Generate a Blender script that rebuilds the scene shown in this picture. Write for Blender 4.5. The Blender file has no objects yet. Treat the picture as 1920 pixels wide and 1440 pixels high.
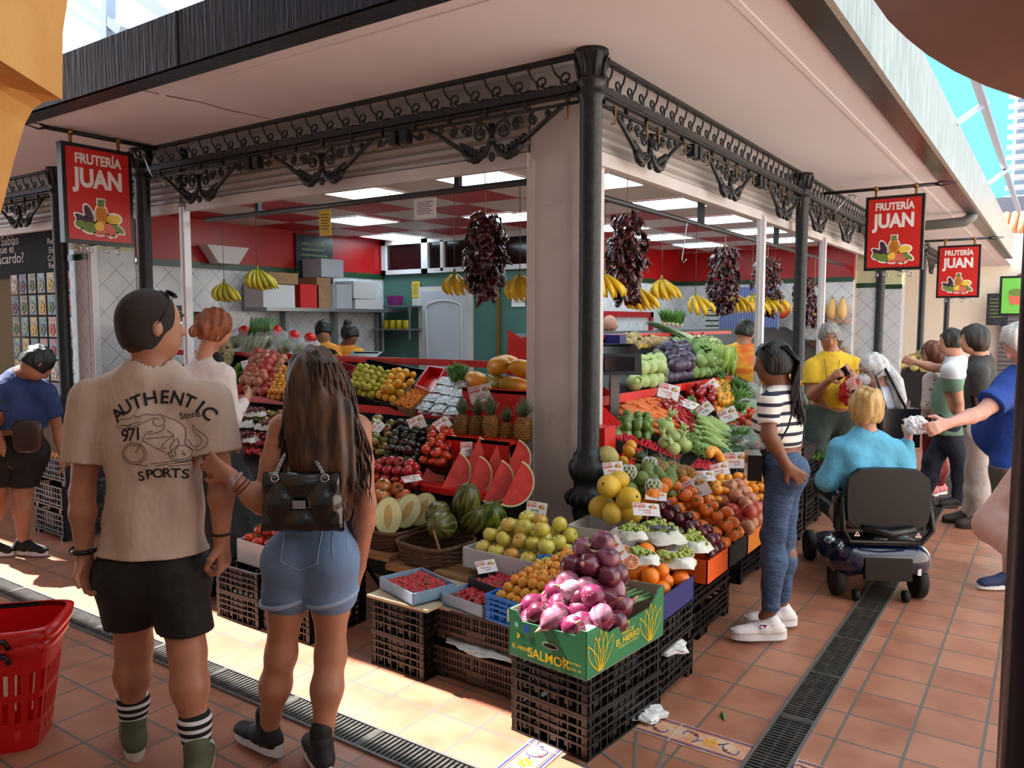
import bpy,math,random,numpy as np
from mathutils import Vector,Matrix,noise
from mathutils.bvhtree import BVHTree
PI=math.pi
random.seed(7)
sc=bpy.context.scene
C=sc.collection
FPX=1480.0
PITCH=math.atan(119/1480.)
FWA=math.radians(124.5)
CAM=Vector((2.175,-3.937,1.65))
cF=Vector((math.cos(FWA)*math.cos(PITCH),math.sin(FWA)*math.cos(PITCH),-math.sin(PITCH)))
cR=Vector((math.sin(FWA),-math.cos(FWA),0))
cU=cR.cross(cF)
cam_d=bpy.data.cameras.new('camera');cam=bpy.data.objects.new('camera',cam_d);C.objects.link(cam)
cam.matrix_world=Matrix(((cR.x,cU.x,-cF.x,CAM.x),(cR.y,cU.y,-cF.y,CAM.y),(cR.z,cU.z,-cF.z,CAM.z),(0,0,0,1)))
cam_d.sensor_width=36;cam_d.lens=FPX/1920*36;cam_d.clip_start=0.05;cam_d.clip_end=400
sc.camera=cam
sc.view_settings.view_transform='Standard';sc.view_settings.look='None'
sc.view_settings.gamma=1;sc.view_settings.use_curve_mapping=False
sc.view_settings.exposure=0.85
SUND=Vector((0.72,-0.03,-1.0)).normalized()
w=bpy.data.worlds.new('sky');sc.world=w;w.use_nodes=True
nt=w.node_tree;bg=nt.nodes['Background']
tc=nt.nodes.new('ShaderNodeTexCoord');dp=nt.nodes.new('ShaderNodeVectorMath');dp.operation='DOT_PRODUCT'
dp.inputs[1].default_value=Vector((0.28,0.95,0.14)).normalized()
rmp=nt.nodes.new('ShaderNodeValToRGB');e=rmp.color_ramp.elements
e[0].position=0.45;e[0].color=(0.80,0.90,1.0,1);e[1].position=0.80;e[1].color=(0.11,0.33,0.42,1)
nt.links.new(tc.outputs['Generated'],dp.inputs[0]);nt.links.new(dp.outputs['Value'],rmp.inputs['Fac'])
nt.links.new(rmp.outputs['Color'],bg.inputs['Color']);bg.inputs['Strength'].default_value=1.7
sl=bpy.data.lights.new('sun','SUN');so=bpy.data.objects.new('sun',sl);C.objects.link(so)
sl.energy=14.0;sl.angle=math.radians(0.6);sl.color=(1,0.97,0.93)
so.rotation_euler=SUND.to_track_quat('-Z','Y').to_euler()
def ray(u,v):return cF+cR*((u-960)/FPX)+cU*((720-v)/FPX)
def P(u,v,x=None,y=None,z=None,d=None):
 """a point of the photograph (1920 x 1440) on the wall x, the wall y, the level z, or at depth d"""
 r=ray(u,v)
 t=(x-CAM.x)/r.x if x is not None else(y-CAM.y)/r.y if y is not None else(z-CAM.z)/r.z if z is not None else d
 return CAM+r*t
def lin(c):return tuple((v/12.92 if v<=0.04045 else((v+0.055)/1.055)**2.4)for v in c)
MATS={}
def mat(name,col,rough=0.5,metal=0.0,var=0.0,col2=None,nscale=8.0,bump=0.0,bscale=40.0,hue=0.0,spec=0.5,coat=0.0,trans=0.0,emit=0.0,stretch=(1,1,1),alpha=1.0,sheen=0.0,thr=0.5,wd=0.25,sss=0.0):
 """procedural material; col/col2 are sRGB; var: random value per object; col2 mixed in by noise"""
 if name in MATS:return MATS[name]
 m=bpy.data.materials.new(name);m.use_nodes=True;MATS[name]=m
 n=m.node_tree.nodes;l=m.node_tree.links;b=n['Principled BSDF']
 c=lin(col);b.inputs['Base Color'].default_value=(*c,1)
 b.inputs['Roughness'].default_value=rough;b.inputs['Metallic'].default_value=metal
 b.inputs['Specular IOR Level'].default_value=spec
 if coat:b.inputs['Coat Weight'].default_value=coat;b.inputs['Coat Roughness'].default_value=0.12
 if trans:b.inputs['Transmission Weight'].default_value=trans
 if alpha<1:b.inputs['Alpha'].default_value=alpha
 if sheen:b.inputs['Sheen Weight'].default_value=sheen
 if sss:
  b.inputs['Subsurface Weight'].default_value=sss;b.inputs['Subsurface Radius'].default_value=(0.02,0.008,0.005);b.inputs['Subsurface Scale'].default_value=0.6
 if emit:b.inputs['Emission Color'].default_value=(*c,1);b.inputs['Emission Strength'].default_value=emit
 t=n.new('ShaderNodeTexCoord');mp=n.new('ShaderNodeMapping');mp.inputs['Scale'].default_value=stretch;l.new(t.outputs['Object'],mp.inputs['Vector'])
 src=None
 if col2 is not None:
  nz=n.new('ShaderNodeTexNoise');nz.inputs['Scale'].default_value=nscale;nz.inputs['Detail'].default_value=4
  r=n.new('ShaderNodeValToRGB');r.color_ramp.elements[0].position=thr-wd/2;r.color_ramp.elements[1].position=thr+wd/2
  r.color_ramp.elements[0].color=(*c,1);r.color_ramp.elements[1].color=(*lin(col2),1)
  if hue:
   oi=n.new('ShaderNodeObjectInfo');ad=n.new('ShaderNodeMath');ad.operation='MULTIPLY_ADD';ad.inputs[1].default_value=hue;ad.inputs[2].default_value=-hue/2
   a2=n.new('ShaderNodeMath');l.new(oi.outputs['Random'],ad.inputs[0]);l.new(ad.outputs[0],a2.inputs[0]);l.new(nz.outputs['Fac'],a2.inputs[1]);l.new(a2.outputs[0],r.inputs['Fac'])
   vo=n.new('ShaderNodeVectorMath');vo.operation='SCALE';l.new(oi.outputs['Random'],vo.inputs['Scale']);vo.inputs[0].default_value=(31,17,23)
   va=n.new('ShaderNodeVectorMath');l.new(mp.outputs['Vector'],va.inputs[0]);l.new(vo.outputs['Vector'],va.inputs[1]);l.new(va.outputs['Vector'],nz.inputs['Vector'])
  else:
   l.new(mp.outputs['Vector'],nz.inputs['Vector']);l.new(nz.outputs['Fac'],r.inputs['Fac'])
  src=r.outputs['Color']
 if var:
  oi=n.new('ShaderNodeObjectInfo');mr=n.new('ShaderNodeMapRange');mr.inputs[3].default_value=1-var;mr.inputs[4].default_value=1+var*0.6
  l.new(oi.outputs['Random'],mr.inputs[0]);h=n.new('ShaderNodeHueSaturation');l.new(mr.outputs[0],h.inputs['Value'])
  if src:l.new(src,h.inputs['Color'])
  else:h.inputs['Color'].default_value=(*c,1)
  src=h.outputs['Color']
 if src:l.new(src,b.inputs['Base Color'])
 if bump:
  nz=n.new('ShaderNodeTexNoise');nz.inputs['Scale'].default_value=bscale;nz.inputs['Detail'].default_value=3;l.new(mp.outputs['Vector'],nz.inputs['Vector'])
  bp=n.new('ShaderNodeBump');bp.inputs['Strength'].default_value=bump;bp.inputs['Distance'].default_value=0.035 if 5<bscale<17 else 0.01
  l.new(nz.outputs['Fac'],bp.inputs['Height']);l.new(bp.outputs['Normal'],b.inputs['Normal'])
 return m
def stripes_mat(name,cols,axis,period,duty=0.5,rough=0.5,wob=0.0,ang=False,bump=0.0):
 """bands of two colours along an object axis (0,1,2), or around z when ang"""
 if name in MATS:return MATS[name]
 m=bpy.data.materials.new(name);m.use_nodes=True;MATS[name]=m
 n=m.node_tree.nodes;l=m.node_tree.links;b=n['Principled BSDF'];b.inputs['Roughness'].default_value=rough
 t=n.new('ShaderNodeTexCoord');s=n.new('ShaderNodeSeparateXYZ');l.new(t.outputs['Object'],s.inputs[0])
 if ang:
  a=n.new('ShaderNodeMath');a.operation='ARCTAN2';l.new(s.outputs[1],a.inputs[0]);l.new(s.outputs[0],a.inputs[1]);o=a.outputs[0]
 else:o=s.outputs[axis]
 if wob:
  nz=n.new('ShaderNodeTexNoise');nz.inputs['Scale'].default_value=18;l.new(t.outputs['Object'],nz.inputs['Vector'])
  q=n.new('ShaderNodeMath');q.operation='MULTIPLY_ADD';q.inputs[1].default_value=wob*2;l.new(nz.outputs['Fac'],q.inputs[0]);l.new(o,q.inputs[2]);o=q.outputs[0]
 d=n.new('ShaderNodeMath');d.operation='DIVIDE';d.inputs[1].default_value=period;l.new(o,d.inputs[0])
 f=n.new('ShaderNodeMath');f.operation='FRACT';l.new(d.outputs[0],f.inputs[0])
 r=n.new('ShaderNodeValToRGB');r.color_ramp.interpolation='LINEAR' if wob else 'CONSTANT'
 e=r.color_ramp.elements;e[0].color=(*lin(cols[0]),1);e[0].position=0;e[1].color=(*lin(cols[1]),1);e[1].position=duty
 if wob:e2=e.new(0.97);e2.color=(*lin(cols[0]),1);e[0].position=max(0,duty-0.3)
 l.new(f.outputs[0],r.inputs['Fac']);l.new(r.outputs['Color'],b.inputs['Base Color'])
 return m
def frame(d,up=Vector((0,0,1))):
 d=Vector(d).normalized();up=Vector(up)
 if abs(d.dot(up))>0.98:up=Vector((1,0,0))
 s=d.cross(up).normalized();return s,s.cross(d).normalized(),d
class MB:
 def __init__(s):s.v=[];s.f=[];s.m=[];s.s=[]
 def add(s,vs,fs,m=0,sm=False):
  o=len(s.v);s.v+=[tuple(v)for v in vs];s.f+=[tuple(i+o for i in f)for f in fs];s.m+=[m]*len(fs);s.s+=[sm]*len(fs);return s
 def box(s,a,b,m=0,M=None):
  x0,y0,z0=(min(a[i],b[i])for i in range(3));x1,y1,z1=(max(a[i],b[i])for i in range(3))
  vs=[Vector(p)for p in((x0,y0,z0),(x1,y0,z0),(x1,y1,z0),(x0,y1,z0),(x0,y0,z1),(x1,y0,z1),(x1,y1,z1),(x0,y1,z1))]
  if M:vs=[M@v for v in vs]
  return s.add(vs,[(3,2,1,0),(4,5,6,7),(0,1,5,4),(1,2,6,5),(2,3,7,6),(3,0,4,7)],m)
 def bar(s,a,b,w,h=None,m=0,up=(0,0,1)):
  h=h or w;a=Vector(a);b=Vector(b);x,y,d=frame(b-a,up);x*=w/2;y*=h/2
  vs=[a-x-y,a+x-y,a+x+y,a-x+y,b-x-y,b+x-y,b+x+y,b-x+y]
  return s.add(vs,[(0,1,2,3),(7,6,5,4),(4,5,1,0),(5,6,2,1),(6,7,3,2),(7,4,0,3)],m)
 def tube(s,pts,r,n=8,m=0,flat=None,cap=True):
  pts=[Vector(p)for p in pts];k=len(pts);rr=r if hasattr(r,'__len__')else[r]*k
  vs=[];x=None
  for i,p in enumerate(pts):
   d=(pts[min(i+1,k-1)]-pts[max(i-1,0)])
   if d.length<1e-9:d=Vector((0,0,1))
   d.normalize()
   if x is None:x,y,_=frame(d,flat or(0,0,1))
   x=(x-d*x.dot(d));
   if x.length<1e-6:x=frame(d)[0]
   x.normalize();y=d.cross(x)
   if flat is not None:
    fv=Vector(flat);y=(fv-d*fv.dot(d));y=y.normalized()if y.length>1e-6 else frame(d)[1];x=y.cross(d)
   for j in range(n):
    a=2*PI*j/n;q=x*math.cos(a)*rr[i]+y*math.sin(a)*rr[i]*(0.35 if flat is not None else 1);vs.append(p+q)
  fs=[(i*n+j,i*n+(j+1)%n,(i+1)*n+(j+1)%n,(i+1)*n+j)for i in range(k-1)for j in range(n)]
  if cap:fs+=[tuple(range(n-1,-1,-1)),tuple((k-1)*n+j for j in range(n))]
  return s.add(vs,fs,m,True)
 def lathe(s,prof,n=24,m=0,M=None,sm=True,rib=None):
  vs=[];k=len(prof)
  for r,z in prof:
   for j in range(n):
    a=2*PI*j/n;q=r*(1+(rib(a,z)if rib else 0));v=Vector((q*math.cos(a),q*math.sin(a),z));vs.append(M@v if M else v)
  fs=[(i*n+j,i*n+(j+1)%n,(i+1)*n+(j+1)%n,(i+1)*n+j)for i in range(k-1)for j in range(n)]
  fs+=[tuple(range(n-1,-1,-1)),tuple((k-1)*n+j for j in range(n))]
  return s.add(vs,fs,m,sm)
 def prism(s,poly,h0,h1,M=None,m=0,sm=False):
  """poly in local xy, extruded along local z from h0 to h1"""
  n=len(poly);vs=[Vector((x,y,h0))for x,y in poly]+[Vector((x,y,h1))for x,y in poly]
  if M:vs=[M@v for v in vs]
  fs=[tuple(range(n-1,-1,-1)),tuple(range(n,2*n))]+[(i,(i+1)%n,n+(i+1)%n,n+i)for i in range(n)]
  return s.add(vs,fs,m,sm)
 def ball(s,c,r,n=12,m=0,fn=None,M=None):
  """r: radius or (rx,ry,rz); fn(theta, phi)->factor"""
  rx,ry,rz=r if hasattr(r,'__len__')else(r,r,r);c=Vector(c);k=max(4,n//2+1);vs=[]
  for i in range(k+1):
   ph=PI*i/k
   for j in range(n):
    th=2*PI*j/n;q=fn(th,ph)if fn else 1
    v=Vector((rx*q*math.sin(ph)*math.cos(th),ry*q*math.sin(ph)*math.sin(th),rz*q*math.cos(ph)));vs.append((M@v if M else v)+c)
  fs=[(i*n+j,(i+1)*n+j,(i+1)*n+(j+1)%n,i*n+(j+1)%n)for i in range(k)for j in range(n)]
  return s.add(vs,fs,m,True)
 def text(s,st,size,M,m=0,dep=0.0,bold=0.0,w=1.0):
  vs,fs=textmesh(st,bold);s.add([M@Vector((x*size*w,y*size,dep))for x,y in vs],fs,m);return s
 def mesh(s,name):
  me=bpy.data.meshes.new(name);me.from_pydata(s.v,[],s.f);me.polygons.foreach_set('material_index',s.m);me.polygons.foreach_set('use_smooth',s.s);me.update();return me
TXT={}
def textmesh(st,bold=0.0):
 k=(st,bold)
 if k not in TXT:
  cu=bpy.data.curves.new('t','FONT');cu.body=st;cu.align_x='CENTER';cu.align_y='CENTER';cu.offset=bold;cu.resolution_u=3
  o=bpy.data.objects.new('t',cu);C.objects.link(o);dg=bpy.context.evaluated_depsgraph_get()
  me=bpy.data.meshes.new_from_object(o.evaluated_get(dg));TXT[k]=([(v.co.x,v.co.y)for v in me.vertices],[tuple(p.vertices)for p in me.polygons])
  bpy.data.objects.remove(o);bpy.data.curves.remove(cu);bpy.data.meshes.remove(me)
 return TXT[k]
def link(name,me,mats=None,parent=None,loc=None,M=None):
 if mats is not None and not len(me.materials):
  for x in(mats if isinstance(mats,(list,tuple))else[mats]):me.materials.append(x)
 o=bpy.data.objects.new(name,me);C.objects.link(o)
 if parent:
  o.parent=parent
  if parent.type=='EMPTY' and loc is None and M is None:o.matrix_parent_inverse=parent.matrix_basis.inverted()
 if M is not None:o.matrix_world=M
 elif loc is not None:o.location=loc
 return o
def tag(o,label,cat,group=None,kind=None):
 if label:o['label']=label
 if cat:o['category']=cat
 if group:o['group']=group
 if kind:o['kind']=kind
 return o
def obj(name,mb,mats,parent=None,loc=None,M=None):return link(name,mb.mesh(name),mats,parent,loc,M)
def struct(name,mb,mats,parent=None):
 o=obj(name,mb,mats,parent)
 if not parent:o['kind']='structure'
 return o
def empty(name,loc=(0,0,0),label=None,cat=None,group=None,rz=0.0):
 o=bpy.data.objects.new(name,None);C.objects.link(o);o.location=loc;o.rotation_euler=(0,0,rz);return tag(o,label,cat,group)
def dup(o,loc=None,rot=None,scale=None,label=None,group=None,M=None):
 c=o.copy();C.objects.link(c)
 for ch in o.children:
  d=ch.copy();C.objects.link(d);d.parent=c
  for g in ch.children:q=g.copy();C.objects.link(q);q.parent=d
 if M is not None:c.matrix_world=M
 if loc is not None:c.location=loc
 if rot is not None:c.rotation_euler=rot
 if scale is not None:c.scale=(scale,)*3 if not hasattr(scale,'__len__')else scale
 if label:c['label']=label
 if group:c['group']=group
 return c
def place(proto,**k):
 """the first placing moves the proto itself, later ones copy it"""
 if not proto.get('used'):
  proto['used']=1
  if k.get('M')is not None:proto.matrix_world=k['M']
  if k.get('loc')is not None:proto.location=k['loc']
  if k.get('rot')is not None:proto.rotation_euler=k['rot']
  s=k.get('scale')
  if s is not None:proto.scale=(s,)*3 if not hasattr(s,'__len__')else s
  if k.get('label'):proto['label']=k['label']
  if k.get('group'):proto['group']=k['group']
  return proto
 return dup(proto,**k)
def basis(x,y,z,o):return Matrix(((x[0],y[0],z[0],o[0]),(x[1],y[1],z[1],o[1]),(x[2],y[2],z[2],o[2]),(0,0,0,1)))
def cap(a,b,ra,rb=None,k=0.02,flat=None):return('c',Vector(a),Vector(b),ra,ra if rb is None else rb,k,flat)
def ell(c,ax,r,k=0.02):return('e',Vector(c),ax,r,k)
def cut(n,o):return('p',Vector(n).normalized(),Vector(o))
def sub(pr):return('s',pr)
def trim(o,d,R=0.095):d=d.normalized();return('q',d,o,o-d*0.02,o+d*0.14,R)
def sdf_eval(pr,X,Y,Z):
 if pr[0]=='c':
  _,a,b,ra,rb,k,fl=pr;ba=b-a;L=max(ba.length_squared,1e-9)
  px,py,pz=X-a.x,Y-a.y,Z-a.z
  t=np.clip((px*ba.x+py*ba.y+pz*ba.z)/L,0,1)
  qx,qy,qz=px-t*ba.x,py-t*ba.y,pz-t*ba.z
  f=1.0
  if fl is not None:
   n,f=fl;n=Vector(n).normalized();dn=qx*n.x+qy*n.y+qz*n.z;g=(1/f-1)
   qx,qy,qz=qx+g*dn*n.x,qy+g*dn*n.y,qz+g*dn*n.z
  return(np.sqrt(qx*qx+qy*qy+qz*qz)-(ra+(rb-ra)*t))*(f if f<1 else 1)
 _,c,ax,r,k=pr;px,py,pz=X-c.x,Y-c.y,Z-c.z;k0=0;k1=0
 for A,R in zip(ax,r):
  d=px*A[0]+py*A[1]+pz*A[2];k0=k0+(d/R)**2;k1=k1+(d/(R*R))**2
 k0=np.sqrt(k0);return k0*(k0-1)/np.sqrt(np.maximum(k1,1e-12))
def blob(prims,h=0.008,folds=0.0,fseed=1,fscale=9.0,fz=0.35,rough_n=None):
 pos=[p for p in prims if p[0]in 'ce'];lo=Vector((1e9,)*3);hi=-lo
 def bb(p):
  if p[0]=='c':r=max(p[3],p[4])*(max(1,p[6][1])if p[6]else 1);a=Vector([min(p[1][i],p[2][i])-r for i in range(3)]);b=Vector([max(p[1][i],p[2][i])+r for i in range(3)])
  else:r=max(p[3]);a=p[1]-Vector((r,)*3);b=p[1]+Vector((r,)*3)
  return a,b
 for p in pos:
  a,b=bb(p);lo=Vector([min(lo[i],a[i])for i in range(3)]);hi=Vector([max(hi[i],b[i])for i in range(3)])
 lo-=Vector((4*h,)*3);hi+=Vector((4*h,)*3)
 N=[int((hi[i]-lo[i])/h)+2 for i in range(3)]
 F=np.full(N,0.5,np.float32);G=[lo[i]+h*np.arange(N[i],dtype=np.float32)for i in range(3)]
 def blk(p):
  a,b=bb(p);mg=0.05+2*h
  i0=[max(0,int((a[i]-mg-lo[i])/h))for i in range(3)];i1=[min(N[i],int((b[i]+mg-lo[i])/h)+2)for i in range(3)]
  sl=tuple(slice(i0[i],i1[i])for i in range(3));return sl,np.meshgrid(*[G[i][sl[i]]for i in range(3)],indexing='ij',sparse=True)
 for p in pos:
  sl,g=blk(p);d=sdf_eval(p,*g);k=p[5]if p[0]=='c' else p[4];A=F[sl]
  hh=np.clip(0.5+0.5*(A-d)/k,0,1);F[sl]=A*(1-hh)+d*hh-k*hh*(1-hh)
 X,Y,Z=np.meshgrid(*G,indexing='ij',sparse=True)
 if folds:
  rs=np.random.RandomState(fseed)
  for i in range(7):
   v=rs.normal(size=3)*fscale*(1+0.25*i);v[2]*=fz;F+=(folds/(1+0.3*i))*np.sin(X*v[0]+Y*v[1]+Z*v[2]+rs.rand()*6+1.2*np.sin(Z*7+i)).astype(np.float32)
 for p in prims:
  if p[0]=='p':F=np.maximum(F,(X-p[2].x)*p[1].x+(Y-p[2].y)*p[1].y+(Z-p[2].z)*p[1].z)
  elif p[0]=='q':
   _,nn,o_,a_,b_,R_=p;sl,g=blk(('c',a_,b_,R_,R_,0,None));A=F[sl];pl=(g[0]-o_.x)*nn.x+(g[1]-o_.y)*nn.y+(g[2]-o_.z)*nn.z
   F[sl]=np.where(sdf_eval(('c',a_,b_,R_,R_,0,None),*g)<0,np.maximum(A,pl),A)
  elif p[0]=='s':sl,g=blk(p[1]);F[sl]=np.maximum(F[sl],-sdf_eval(p[1],*g))
 F[0]=F[-1]=1;F[:,0]=F[:,-1]=1;F[:,:,0]=F[:,:,-1]=1
 S=F<0;n=[N[i]-1 for i in range(3)]
 cnt=np.zeros(n,np.int8);sx=[slice(0,-1),slice(1,None)]
 for a in(0,1):
  for b in(0,1):
   for c in(0,1):cnt+=S[sx[a],sx[b],sx[c]]
 act=(cnt>0)&(cnt<8);idx=np.full(n,-1,np.int32);I=np.argwhere(act);idx[act]=np.arange(len(I))
 if not len(I):return np.zeros((0,3)),np.zeros((0,4),int)
 acc=np.zeros((len(I),3));c=np.zeros(len(I));crn=[(a,b,d)for a in(0,1)for b in(0,1)for d in(0,1)]
 val={q:F[I[:,0]+q[0],I[:,1]+q[1],I[:,2]+q[2]]for q in crn}
 for q in crn:
  for ax in range(3):
   if q[ax]==0:
    q2=list(q);q2[ax]=1;q2=tuple(q2);f0,f1=val[q],val[q2];ok=(f0<0)!=(f1<0)
    t=np.where(ok,f0/np.where(ok,f0-f1,1),0);pnt=np.tile(np.array(q,float),(len(I),1));pnt[:,ax]+=t;acc[ok]+=pnt[ok];c[ok]+=1
 V=(acc/c[:,None]+I)*h+np.array(lo)
 Q=[]
 for ax in range(3):
  a2,a3=(ax+1)%3,(ax+2)%3
  s0=[slice(None)]*3;s1=[slice(None)]*3;s0[ax]=slice(0,-1);s1[ax]=slice(1,None)
  D=S[tuple(s0)]!=S[tuple(s1)];E=np.argwhere(D);E=E[(E[:,a2]>0)&(E[:,a3]>0)&(E[:,a2]<n[a2])&(E[:,a3]<n[a3])]
  ins=S[E[:,0],E[:,1],E[:,2]]
  def cid(d2,d3):
   e=E.copy();e[:,a2]-=d2;e[:,a3]-=d3;return idx[e[:,0],e[:,1],e[:,2]]
  q=np.stack([cid(1,1),cid(0,1),cid(0,0),cid(1,0)],1);q[~ins]=q[~ins][:,::-1];Q.append(q)
 return V,np.concatenate(Q)
def blob_obj(name,prims,mats,parent=None,h=0.008,face_mat=None,**k):
 V,Q=blob(prims,h,**k);me=bpy.data.meshes.new(name)
 me.vertices.add(len(V));me.vertices.foreach_set('co',V.astype(np.float32).ravel())
 me.loops.add(len(Q)*4);me.loops.foreach_set('vertex_index',Q.astype(np.int32).ravel())
 me.polygons.add(len(Q));me.polygons.foreach_set('loop_start',np.arange(0,len(Q)*4,4,dtype=np.int32));me.polygons.foreach_set('loop_total',np.full(len(Q),4,np.int32))
 me.polygons.foreach_set('use_smooth',np.ones(len(Q),bool))
 if face_mat is not None:me.polygons.foreach_set('material_index',face_mat(V[Q].mean(1)).astype(np.int32))
 me.update(calc_edges=True);me.validate()
 return link(name,me,mats,parent)
 # materials of the place
IRON=mat('cast_iron',(0.115,0.125,0.135),0.42,0.25,col2=(0.17,0.18,0.19),nscale=30,bump=0.15,bscale=60)
WHITE=mat('white_paint',(0.84,0.81,0.80),0.45,col2=(0.80,0.77,0.76),nscale=3,bump=0.03)
SOFFIT=mat('soffit_plaster',(0.92,0.92,0.94),0.7,col2=(0.87,0.85,0.87),nscale=0.9,wd=0.5,stretch=(1,0.3,1),bump=0.03,bscale=5)
REDP=mat('red_paint',(0.66,0.04,0.06),0.35,col2=(0.62,0.03,0.05),nscale=2)
REDS=mat('red_plastic_panel',(0.86,0.09,0.07),0.35,col2=(0.8,0.07,0.06),nscale=3)
BLK=mat('black_plastic',(0.03,0.032,0.038),0.38,var=0.1)
BRN=mat('brown_plastic',(0.19,0.15,0.14),0.45)
CARD=mat('brown_cardboard',(0.62,0.47,0.33),0.8,col2=(0.56,0.42,0.30),nscale=12)
PAPER=mat('white_paper',(0.90,0.90,0.90),0.7)
RINK=mat('red_print',(0.80,0.10,0.12),0.6)
BINK=mat('black_print',(0.09,0.08,0.09),0.6)
CHROME=mat('polished_steel',(0.72,0.72,0.74),0.22,1.0)
STEEL=mat('brushed_steel',(0.58,0.59,0.60),0.35,0.9)
BRASS=mat('brass',(0.62,0.48,0.26),0.35,0.8)
WOOD=mat('pale_wood',(0.66,0.50,0.34),0.6,col2=(0.56,0.41,0.27),nscale=6,stretch=(1,8,8))
GREENT=mat('green_tile',(0.10,0.24,0.14),0.25)
TEAL=mat('teal_wall',(0.30,0.46,0.43),0.5,col2=(0.28,0.44,0.41),nscale=2)
GLASS=mat('clear_glass',(0.9,0.95,0.95),0.03,trans=1.0,alpha=0.18)
FILM=mat('clear_film',(0.92,0.94,0.96),0.12,alpha=0.22,bump=0.6,bscale=25,spec=1.0)
DARK=mat('painted_recess_shade',(0.03,0.03,0.03),0.9)  # flat black painted where the depth of channels and hand holes is shaded
SCREEN=mat('screen_glass',(0.05,0.06,0.10),0.1)
STAIN=mat('stainless_fascia',(0.74,0.73,0.70),0.40,0.1,col2=(0.60,0.59,0.56),nscale=14,stretch=(3,3,0.3),bump=0.12,bscale=9)
FASL=mat('dark_reflection_patina',(0.17,0.20,0.27),0.30,0.25,col2=(0.10,0.12,0.17),nscale=16,stretch=(4,4,0.25),bump=0.25,bscale=10)  # same stainless; its dark reflection is put into the colour, with bluish patina
OCHRE=mat('ochre_plaster',(0.88,0.66,0.36),0.8,col2=(0.84,0.60,0.32),nscale=4,bump=0.25,bscale=30)
SALMON=mat('salmon_plaster',(0.62,0.49,0.45),0.85,col2=(0.58,0.45,0.41),nscale=2,bump=0.1)
def tile_mat(name,a1,a2,per,off,mw,colA,colB,colM,rough=0.35,var=0.12,nsc=6.0):
 m=bpy.data.materials.new(name);m.use_nodes=True;n=m.node_tree.nodes;l=m.node_tree.links;b=n['Principled BSDF'];b.inputs['Roughness'].default_value=rough
 t=n.new('ShaderNodeTexCoord');cs=[];ms=[];cells=[]
 for a,p,o in zip((a1,a2),per,off):
  d=n.new('ShaderNodeVectorMath');d.operation='DOT_PRODUCT';d.inputs[1].default_value=a;l.new(t.outputs['Object'],d.inputs[0])
  q=n.new('ShaderNodeMath');q.operation='MULTIPLY_ADD';q.inputs[1].default_value=1/p;q.inputs[2].default_value=-o/p+400;l.new(d.outputs['Value'],q.inputs[0])
  f=n.new('ShaderNodeMath');f.operation='FRACT';l.new(q.outputs[0],f.inputs[0]);fl=n.new('ShaderNodeMath');fl.operation='FLOOR';l.new(q.outputs[0],fl.inputs[0])
  h=n.new('ShaderNodeMath');h.operation='PINGPONG';h.inputs[1].default_value=0.5;l.new(f.outputs[0],h.inputs[0])
  g=n.new('ShaderNodeMath');g.operation='LESS_THAN';g.inputs[1].default_value=mw/p/2;l.new(h.outputs[0],g.inputs[0]);ms.append(g);cells.append(fl)
 mx=n.new('ShaderNodeMath');mx.operation='MAXIMUM';l.new(ms[0].outputs[0],mx.inputs[0]);l.new(ms[1].outputs[0],mx.inputs[1])
 cb=n.new('ShaderNodeCombineXYZ');l.new(cells[0].outputs[0],cb.inputs[0]);l.new(cells[1].outputs[0],cb.inputs[1])
 wn=n.new('ShaderNodeTexWhiteNoise');l.new(cb.outputs[0],wn.inputs['Vector'])
 nz=n.new('ShaderNodeTexNoise');nz.inputs['Scale'].default_value=nsc;nz.inputs['Detail'].default_value=6;l.new(t.outputs['Object'],nz.inputs['Vector'])
 av=n.new('ShaderNodeMath');av.operation='MULTIPLY_ADD';av.inputs[1].default_value=var;l.new(wn.outputs['Value'],av.inputs[0]);l.new(nz.outputs['Fac'],av.inputs[2])
 r=n.new('ShaderNodeValToRGB');r.color_ramp.elements[0].position=0.35;r.color_ramp.elements[1].position=0.75;r.color_ramp.elements[0].color=(*lin(colA),1);r.color_ramp.elements[1].color=(*lin(colB),1)
 l.new(av.outputs[0],r.inputs['Fac']);mi=n.new('ShaderNodeMix');mi.data_type='RGBA';l.new(mx.outputs[0],mi.inputs['Factor']);l.new(r.outputs['Color'],mi.inputs['A']);mi.inputs['B'].default_value=(*lin(colM),1)
 l.new(mi.outputs['Result'],b.inputs['Base Color'])
 bp=n.new('ShaderNodeBump');bp.inputs['Strength'].default_value=0.5;bp.inputs['Distance'].default_value=0.004;bp.invert=True;l.new(mx.outputs[0],bp.inputs['Height']);l.new(bp.outputs['Normal'],b.inputs['Normal'])
 return m
TP=0.2425
FLOOR=tile_mat('terracotta_floor',(1,0,0),(0,1,0),(TP,TP),(1.53,-0.74),0.013,(0.57,0.35,0.27),(0.67,0.46,0.36),(0.42,0.38,0.35),0.36,0.25,5)
D2=2**-0.5
WT_Y=tile_mat('white_wall_tile',(0,D2,D2),(0,-D2,D2),(0.2,0.2),(0,0.05),0.006,(0.80,0.81,0.83),(0.84,0.85,0.86),(0.55,0.56,0.58),0.12,0.05)
WT_X=tile_mat('white_wall_tile_back',(D2,0,D2),(-D2,0,D2),(0.2,0.2),(0,0.05),0.006,(0.80,0.81,0.83),(0.84,0.85,0.86),(0.55,0.56,0.58),0.12,0.05)
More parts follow.
